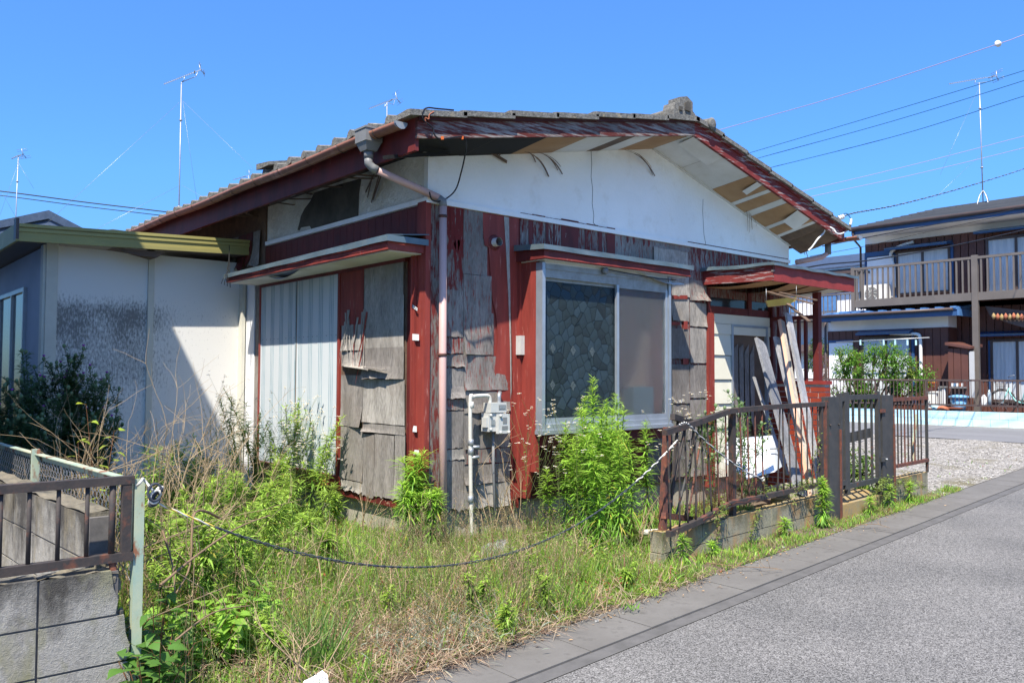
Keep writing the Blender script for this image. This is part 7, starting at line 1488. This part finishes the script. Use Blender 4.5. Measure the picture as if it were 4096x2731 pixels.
for k_,(px,pb) in enumerate([(2700,2300),(2790,2270),(2870,2250),(2930,2225),(3010,2200),(3080,2180),(3170,2150),(3230,2120),(3330,2090),(3400,2085),(3470,2075),(3540,2050),(3610,2040),(3680,2010),(3740,1985),(2620,2380),(2520,2430)]):
    tuft(G(px,pb),U(.08,.2),['wispy','short','dense','pale','leaning'][k_%5]+' grass tuft %s of the wall foot strip counted from the near end'%('first second third fourth fifth sixth seventh eighth ninth tenth eleventh twelfth thirteenth fourteenth fifteenth sixteenth seventeenth'.split()[k_]),int(U(20,45)),.007,[GY,GR,(.32,.28,.14)][k_%3],1.0,grp='grass tufts along the wall foot')
# --- undergrowth: one sheet of mixed herbs nobody could count
def field():
    f=Fol(); d=Fol()
    def region(n,xr,yfn,hfn,colf,wl=.007,el=(.5,1.45),F=f,seg=3,dr=.6,keep=None):
        X=RNG.uniform(xr[0],xr[1],n); t=RNG.random(n); a=yfn(X); Y=a[0]+(a[1]-a[0])*t
        if keep is not None: k=keep(X,Y); X,Y=X[k],Y[k]; n=len(X)
        B=np.stack([X,Y,np.full(n,.012)],axis=1); D=rdir(n,*el); H=hfn(X,Y)*RNG.uniform(.45,1.35,n); C=colf(X,Y,n); F.leaves(B,D,H,wl*RNG.uniform(.6,1.5,n),C,droop=RNG.uniform(.1,1.2,n)*dr,seg=seg,jit=.2)
    kb=lambda X:3.74+.1075*(X-4.23)
    lim=lambda X:np.minimum(np.where(X<4.45,10.3,5.95),10.3)
    yf=lambda X:(kb(X)+.03,lim(X))
    cl=lambda X,Y:np.sin(X*5.1+Y*3.7)*.5+np.sin(X*11.3-Y*7.9)*.3+np.sin(X*2.1-Y*1.3)*.4
    def brown(X,Y): # the dry patch in front
        return np.exp(-(((X-2.55)/.55)**2+((Y-3.95)/.40)**2))
    def hf(X,Y): return np.maximum(.04,.16+.11*cl(X,Y)+.15*np.clip((Y-kb(X)),0,1.6)*np.clip(4.6-X,.6,1.6)/1.6)*(1-.5*brown(X,Y))*np.where((X>3.6)&(X<5.3)&(Y>5.0),.55,1)
    def cf(X,Y,n):
        m=RNG.random(n); b=brown(X,Y); g=np.where(m[:,None]<.45,np.array(GR),np.where(m[:,None]<.8,np.array(GY),np.array((.16,.27,.05)))); dry=(RNG.random(n)<.15+.65*b+.12*(cl(X,Y)>.3)); g[dry]=np.array(DRYC)*RNG.uniform(.6,1.15,(dry.sum(),1)); red_=RNG.random(n)<.03; g[red_]=(.3,.07,.04); return g
    xr=(1.15,5.25)
    region(60000,(1.15,4.5),yf,hf,cf,.0055); region(16000,(4.3,5.4),lambda X:(kb(X)+.05,np.full_like(X,5.98)),hf,cf,.0055)
    # small round leaved herbs
    region(15000,(1.15,5.3),yf,lambda X,Y:np.full_like(X,.035),lambda X,Y,n:np.where(RNG.random((n,1))<.6,np.array((.17,.29,.045)),np.array((.25,.36,.06))),.022,(.0,.7),dr=.2)
    # leafy understorey higher up
    n=16000; X=RNG.uniform(1.2,5.2,n); a=yf(X); Y=a[0]+(a[1]-a[0])*RNG.random(n); Z=RNG.uniform(.02,.32,n)*(np.clip(Y-kb(X)-.2,0,1.2)/1.2)*np.where((X>3.3)&(Y>5.0),.3,1); k=(X<4.3)|(Y<5.9); f.leaves(np.stack([X,Y,Z],axis=1)[k],rdir(n,-.3,.8)[k],.06,.014,cf(X,Y,n)[k],droop=.5,jit=.2)
    # behind the bent fence and in the porch yard
    region(14000,(5.2,11.0),lambda X:(4.50+.07*(X-5.2),np.full_like(X,5.9)),lambda X,Y:.13+.04*cl(X,Y),cf,.008,keep=lambda X,Y:~((X>8.3)&(X<9.9)&(Y>4.5)))
    region(7000,(5.2,9.7),lambda X:(4.45+.07*(X-5.2),np.full_like(X,5.2)),lambda X,Y:np.full_like(X,.05),lambda X,Y,n:np.where(RNG.random((n,1))<.5,np.array((.14,.22,.05)),np.array((.24,.32,.06))),.03,(.0,.9),dr=.2)
    # wiry culms with seed heads standing above the rest, many of them bent over
    X=RNG.uniform(1.2,5.2,2600); Y=kb(X)+RNG.uniform(.0,2.1,2600)
    for x_,y_ in zip(X,Y):
        if x_>4.3 and y_>5.9: continue
        if cl(x_,y_)<-.25: continue
        L_=U(.25,.62)*(1 if x_<4 else .7); az=U(0,6.28); ln=abs(RNG.normal(0,.35)); p0=np.array([x_,y_,.01]); tt=np.linspace(0,1,6)[:,None]; dv=np.array([math.cos(az),math.sin(az),0]); P_=p0+dv*ln*L_*tt**2+np.array([0,0,1.])*L_*(tt-.35*ln*tt**2); cc=np.array(DRYC)*U(.7,1.3) if U(0,1)<.6 else np.array((.20,.26,.08)); f.stem(P_,.0011,cc,3)
        m=7; f.leaves(P_[-1]+RNG.normal(0,.008,(m,3))-np.array([0,0,1.])*RNG.uniform(0,.05,(m,1)),rdir(m,.2,1.4),.016,.004,cc*1.1,droop=.2)
    # reddish sorrel tips
    k_=900; X=RNG.uniform(2.2,5.2,k_); Y=kb(X)+RNG.uniform(.0,.7,k_); f.leaves(np.stack([X,Y,RNG.uniform(.02,.12,k_)],axis=1),rdir(k_,-.2,1.2),.022,.009,(.30,.09,.05),jit=.3)
    o=f.obj('undergrowth',LEAF); tag(o,'tangle of bright green and dry grass filling the yard','undergrowth',kind='stuff')
    # strip along wall foot and kerb
    h=Fol(); region(15000,(4.6,12.0),lambda X:(kb(X)-.03+.0*X,4.26+.071*(X-5.13)-.01),lambda X,Y:.065+.035*cl(X,Y),cf,.006,F=h,keep=lambda X,Y:RNG.random(len(X))<.25+.5*(cl(X,Y)>0))
    region(2600,(11.3,19.5),lambda X:(kb(X),np.full_like(X,12)),lambda X,Y:np.full_like(X,.07),cf,.012,F=h,keep=lambda X,Y:(cl(X*1.7,Y*1.3)>.45))
    o=h.obj('verge_weeds',LEAF); tag(o,'sparse small weeds at the wall foot and on the gravel','weeds',kind='stuff')
    # dry thatch: fine tangled stalks
    n=14000; X=np.concatenate([RNG.normal(2.55,.5,n//2),RNG.uniform(1.2,5.2,n//2)]); Y=np.concatenate([RNG.normal(4.0,.32,n//2),RNG.uniform(3.5,6.5,n//2)]); Y=np.maximum(Y,kb(X)-.05); Z=np.abs(RNG.normal(0,.05,n))+.01
    k=(X<4.3)|(Y<5.95); X,Y,Z=X[k],Y[k],Z[k]; n=len(X); d.leaves(np.stack([X,Y,Z],axis=1),rdir(n,-.15,.8),RNG.uniform(.06,.22,n),.0032,np.where(RNG.random((n,1))<.5,np.array((.33,.22,.15)),np.array((.42,.33,.22))),droop=.3,jit=.25)
    o=d.obj('dry_thatch',DRY); tag(o,'brown tangle of dead stalks in the middle of the verge','dead grass',kind='stuff')
field()
ORD='first second third fourth fifth sixth seventh eighth ninth tenth eleventh twelfth thirteenth'.split(); XS_=sorted(U(1.5,4.6) for _ in range(36))
for k_ in range(34):
    x_=XS_[k_]; y_=3.74+.1075*(x_-4.23)+abs(RNG.normal(0,.7)); od_=ORD[k_//3]
    if k_%3==0: deadstem(Vector((x_,y_,.01)),U(.25,.5),od_+' dry weed skeleton in the yard grass, counted from the left',3,100+k_,.9,'dry weed skeletons in the yard')
    elif k_%3==1: tuft(Vector((x_,y_,.01)),U(.22,.42),od_+' loose grass tuft in the yard, counted from the left',int(U(25,50)),.007,[GY,GR,(.30,.30,.12)][k_%2],.8,grp='loose grass tufts in the yard')
    else: goldenrod(Vector((x_,y_,.01)),U(.2,.42),od_+' small leafy weed in the yard grass, counted from the left',(U(-.3,.3),U(-.3,.3)),1.2,(.16,.28,.05),GY,'small leafy weeds in the yard',.06,2)
for px,pt,D,sz_,w_ in [(620,2380,3.75,.075,'topmost dark'),(640,2480,3.6,.075,'middle dark'),(700,2500,3.7,.08,'rightmost dark'),(600,2560,3.5,.07,'lowest dark'),(580,2420,3.9,.07,'hindmost dark')]:
    g,h=atd(px,pt,D); broadleaf(g,h,w_+' broad leaved shoot against the green post foot',45,sz_,(.09,.20,.035),.4,'broad leaved shoots by the green post')
for k_,(px,pt,D) in enumerate([(1420,2060,6.2),(1500,2120,5.6),(1380,2140,5.2),(1600,2150,5.2),(1750,2140,5.6),(1850,2160,5.4),(1960,2170,5.6),(2080,2150,5.8),(2180,2160,5.6),(1300,2130,5.0),(1230,2140,4.7),(1120,2120,4.8),(1000,2160,4.4)]):
    g,h=atd(px,pt,D)
    if k_%2: deadstem(g,h,ORD[k_]+' thin grey brown seeding weed in the centre foreground, counted unevenly from the foundation' if 0 else 'brown seeding weed %s of the row before the foundation'%ORD[k_],4,200+k_,.5,'brown seeding weeds before the foundation')
    else: tuft(g,h*1.15,'tall wispy grass %s of the row before the foundation'%ORD[k_],70,.0055,[(.22,.34,.07),(.34,.36,.12),(.18,.33,.06)][k_%3],.7,grp='tall wispy grasses before the foundation')
# litter on the slabs: dead leaves and chips
def litter():
    f=Fol(); n=700; X=RNG.uniform(2.4,11,n); Y=3.74+.1075*(X-4.23)-np.abs(RNG.normal(0,.10,n))*(RNG.random(n)<.45)+RNG.uniform(0,.12,n)*.6; f.leaves(np.stack([X,Y,np.full(n,.012)],axis=1),rdir(n,0,.25),RNG.uniform(.01,.035,n),RNG.uniform(.005,.018,n),(.36,.24,.13),droop=.0,jit=.3)
    o=f.obj('dead_leaves',DRY); tag(o,'dead leaves and chips scattered on the gutter slabs','litter',kind='stuff')
    q=MB(); R=random.Random(3)
    for k in range(420):
        x=R.uniform(2.4,8); y=3.74+.1075*(x-4.23)+R.gauss(.03,.06); s=R.uniform(.004,.013); c=Vector((x,y,.012+s*.4)); v=[c+Vector((R.uniform(-s,s),R.uniform(-s,s),R.uniform(-s,s)*.7)) for _ in range(4)]; q.mesh(v,[(0,1,2),(0,3,1),(1,3,2),(2,3,0)],rockm)
    o=q.build('pebbles'); tag(o,'small grey pebbles along the slab edge','pebbles',kind='stuff')
    q=MB()
    for k in range(5200):
        x=R.uniform(11.2,19.4); y=3.74+.1075*(x-4.23)+.02+abs(R.gauss(0,3.2)); 
        if y>13: continue
        s=R.uniform(.008,.022); c=Vector((x,y,.02+gz(x,y))); v=[c+Vector((R.uniform(-s,s),R.uniform(-s,s),R.uniform(0,s))) for _ in range(4)]; q.mesh(v,[(0,1,2),(0,3,1),(1,3,2),(2,3,0)],STONE)
    o=q.build('gravel_stones'); tag(o,'loose pale stones over the gravel lot','gravel',kind='stuff')
STONE=M('pale_stone',(.50,.48,.45),(.3,.28,.26),sc=2,rough=.9)
litter()
# --- citrus shrub behind the gate and greenery beyond
def shrub(loc,blobs,lab,n=5200,colr=(.10,.23,.03),sz=.075,trunk=True,name='citrus_tree',cat='tree'):
    T=thing(name,lab,cat,tuple(loc)); f=Fol(); g=Fol(); o=np.array(tuple(loc)); w=np.array([b[1]**2 for b in blobs]); w/=w.sum()
    for c,r in blobs:
        c=np.array(tuple(c))-o; m=(c*[.5,.5,.45])+RNG.normal(0,.1,3); f.stem([np.zeros(3),m,c],[.05,.03,.012],(.10,.08,.05),5)
        for k in range(9): e=c+rdir(1,-.6,1.4)[0]*r*.95; f.stem([m*.4+c*.6,(c+e)/2,e],[.012,.008,.003],(.12,.12,.05),4)
    for (c,r),ww in zip(blobs,w):
        c=np.array(tuple(c))-o; k=int(n*ww); cc=int(k/9)+1; dirs=RNG.normal(0,1,(cc,3)); dirs/=np.linalg.norm(dirs,axis=1,keepdims=True); cen=c+dirs*(r*RNG.uniform(.3,1.05,(cc,1))**.6)
        B=np.repeat(cen,9,axis=0)+RNG.normal(0,.055,(cc*9,3)); D=np.repeat(dirs,9,axis=0)+RNG.normal(0,.7,(cc*9,3)); tone=np.repeat(RNG.uniform(.7,1.35,(cc,1)),9,axis=0); C=np.array(colr)*tone; y_=np.repeat(RNG.random(cc)<.14,9); C[y_]=np.array((.24,.32,.05)); g.leaves(B,D,sz*RNG.uniform(.7,1.3,cc*9),sz*.5,C,droop=.3,shape=(.6,1,.65,0),jit=.2)
    f.obj('trunk',DRY,T); g.obj('crown',LEAF,T); return T
SX_=24.15
def CB_(px,py,rpx,X=SX_): c=onX(px,py,X); return (c,rpx/FPX*depof(c))
base=onX(3440,1640,SX_); base.z=.17
shrub(base,[CB_(3390,1430,45),CB_(3440,1470,60),CB_(3370,1480,42),CB_(3500,1420,40),CB_(3555,1410,42),CB_(3600,1440,45),CB_(3650,1480,38),CB_(3700,1505,32),CB_(3540,1480,45),CB_(3590,1510,38),CB_(3430,1560,55),CB_(3400,1610,45),CB_(3480,1580,45),CB_(3670,1560,30),CB_(3620,1550,30),CB_(3355,1410,16),CB_(3345,1570,22)],'glossy green citrus shrub arching behind the yard railing',9500)
shrub(onX(3280,1530,28.5),[CB_(3280,1400,40,28.5),CB_(3250,1450,35,28.5),CB_(3300,1440,22,28.5),CB_(3265,1370,22,28.5)],'dark leafy bush seen between the porch slats',1800,(.05,.11,.02),.07,name='garden_bush',cat='bush')
shrub(Vector((10.9,6.4,.05)),[(Vector((10.8,6.2,.35)),.3),(Vector((10.9,5.6,.3)),.28),(Vector((10.7,5.2,.25)),.25)],'low leafy bush at the far house corner behind the gate',1500,(.10,.18,.03),.06,name='garden_bush',cat='bush')
def split_pieces(o,gap=.012):
    me=o.data; n=len(me.vertices); par=list(range(n))
    def fi(a):
        while par[a]!=a: par[a]=par[par[a]]; a=par[a]
        return a
    for p in me.polygons:
        v=p.vertices; r=fi(v[0])
        for k in v[1:]: par[fi(k)]=r
    comp={}
    for p in me.polygons: comp.setdefault(fi(p.vertices[0]),[]).append(p.index)
    cl_=[]
    for ps in comp.values():
        c=np.array([me.vertices[i].co for k in ps for i in me.polygons[k].vertices]); cl_.append([c.min(0)-gap,c.max(0)+gap,list(ps)])
    ch=True
    while ch:
        ch=False
        for i in range(len(cl_)):
            for j in range(i+1,len(cl_)):
                if np.all(cl_[i][0]<=cl_[j][1]) and np.all(cl_[j][0]<=cl_[i][1]):
                    cl_[i]=[np.minimum(cl_[i][0],cl_[j][0]),np.maximum(cl_[i][1],cl_[j][1]),cl_[i][2]+cl_[j][2]]; del cl_[j]; ch=True; break
            if ch: break
    if len(cl_)<2: return
    nm=o.name.split('.')[0]
    for a,b,ps in cl_:
        vs=[];mp={};fs=[];mi=[];sm=[]
        for k in ps:
            p=me.polygons[k]; f_=[]
            for i in p.vertices:
                if i not in mp: mp[i]=len(vs); vs.append(tuple(me.vertices[i].co))
                f_.append(mp[i])
            fs.append(f_); mi.append(p.material_index); sm.append(p.use_smooth)
        m2=bpy.data.meshes.new(nm); m2.from_pydata(vs,[],fs)
        for mm in me.materials: m2.materials.append(mm)
        m2.polygons.foreach_set('material_index',mi); m2.polygons.foreach_set('use_smooth',sm); m2.update()
        c=bpy.data.objects.new(nm,m2); col.objects.link(c); c.parent=o.parent; c.location=o.location
    bpy.data.objects.remove(o)
for o in list(bpy.data.objects):
    if '_o' in o: del o['_o']
for o in list(bpy.data.objects):
    if o.type=='MESH' and o.name.split('.')[0] in ('eave_fascia','display','glass_lozenge','hanging_veneer','pipe_coupling','plaster_crack','paper_scrap','pipe_bracket','cable_tie','transom_pane','stay_collar','navy_trim','meter_junction_box','flower_head','latch_plate','basket'): split_pieces(o)
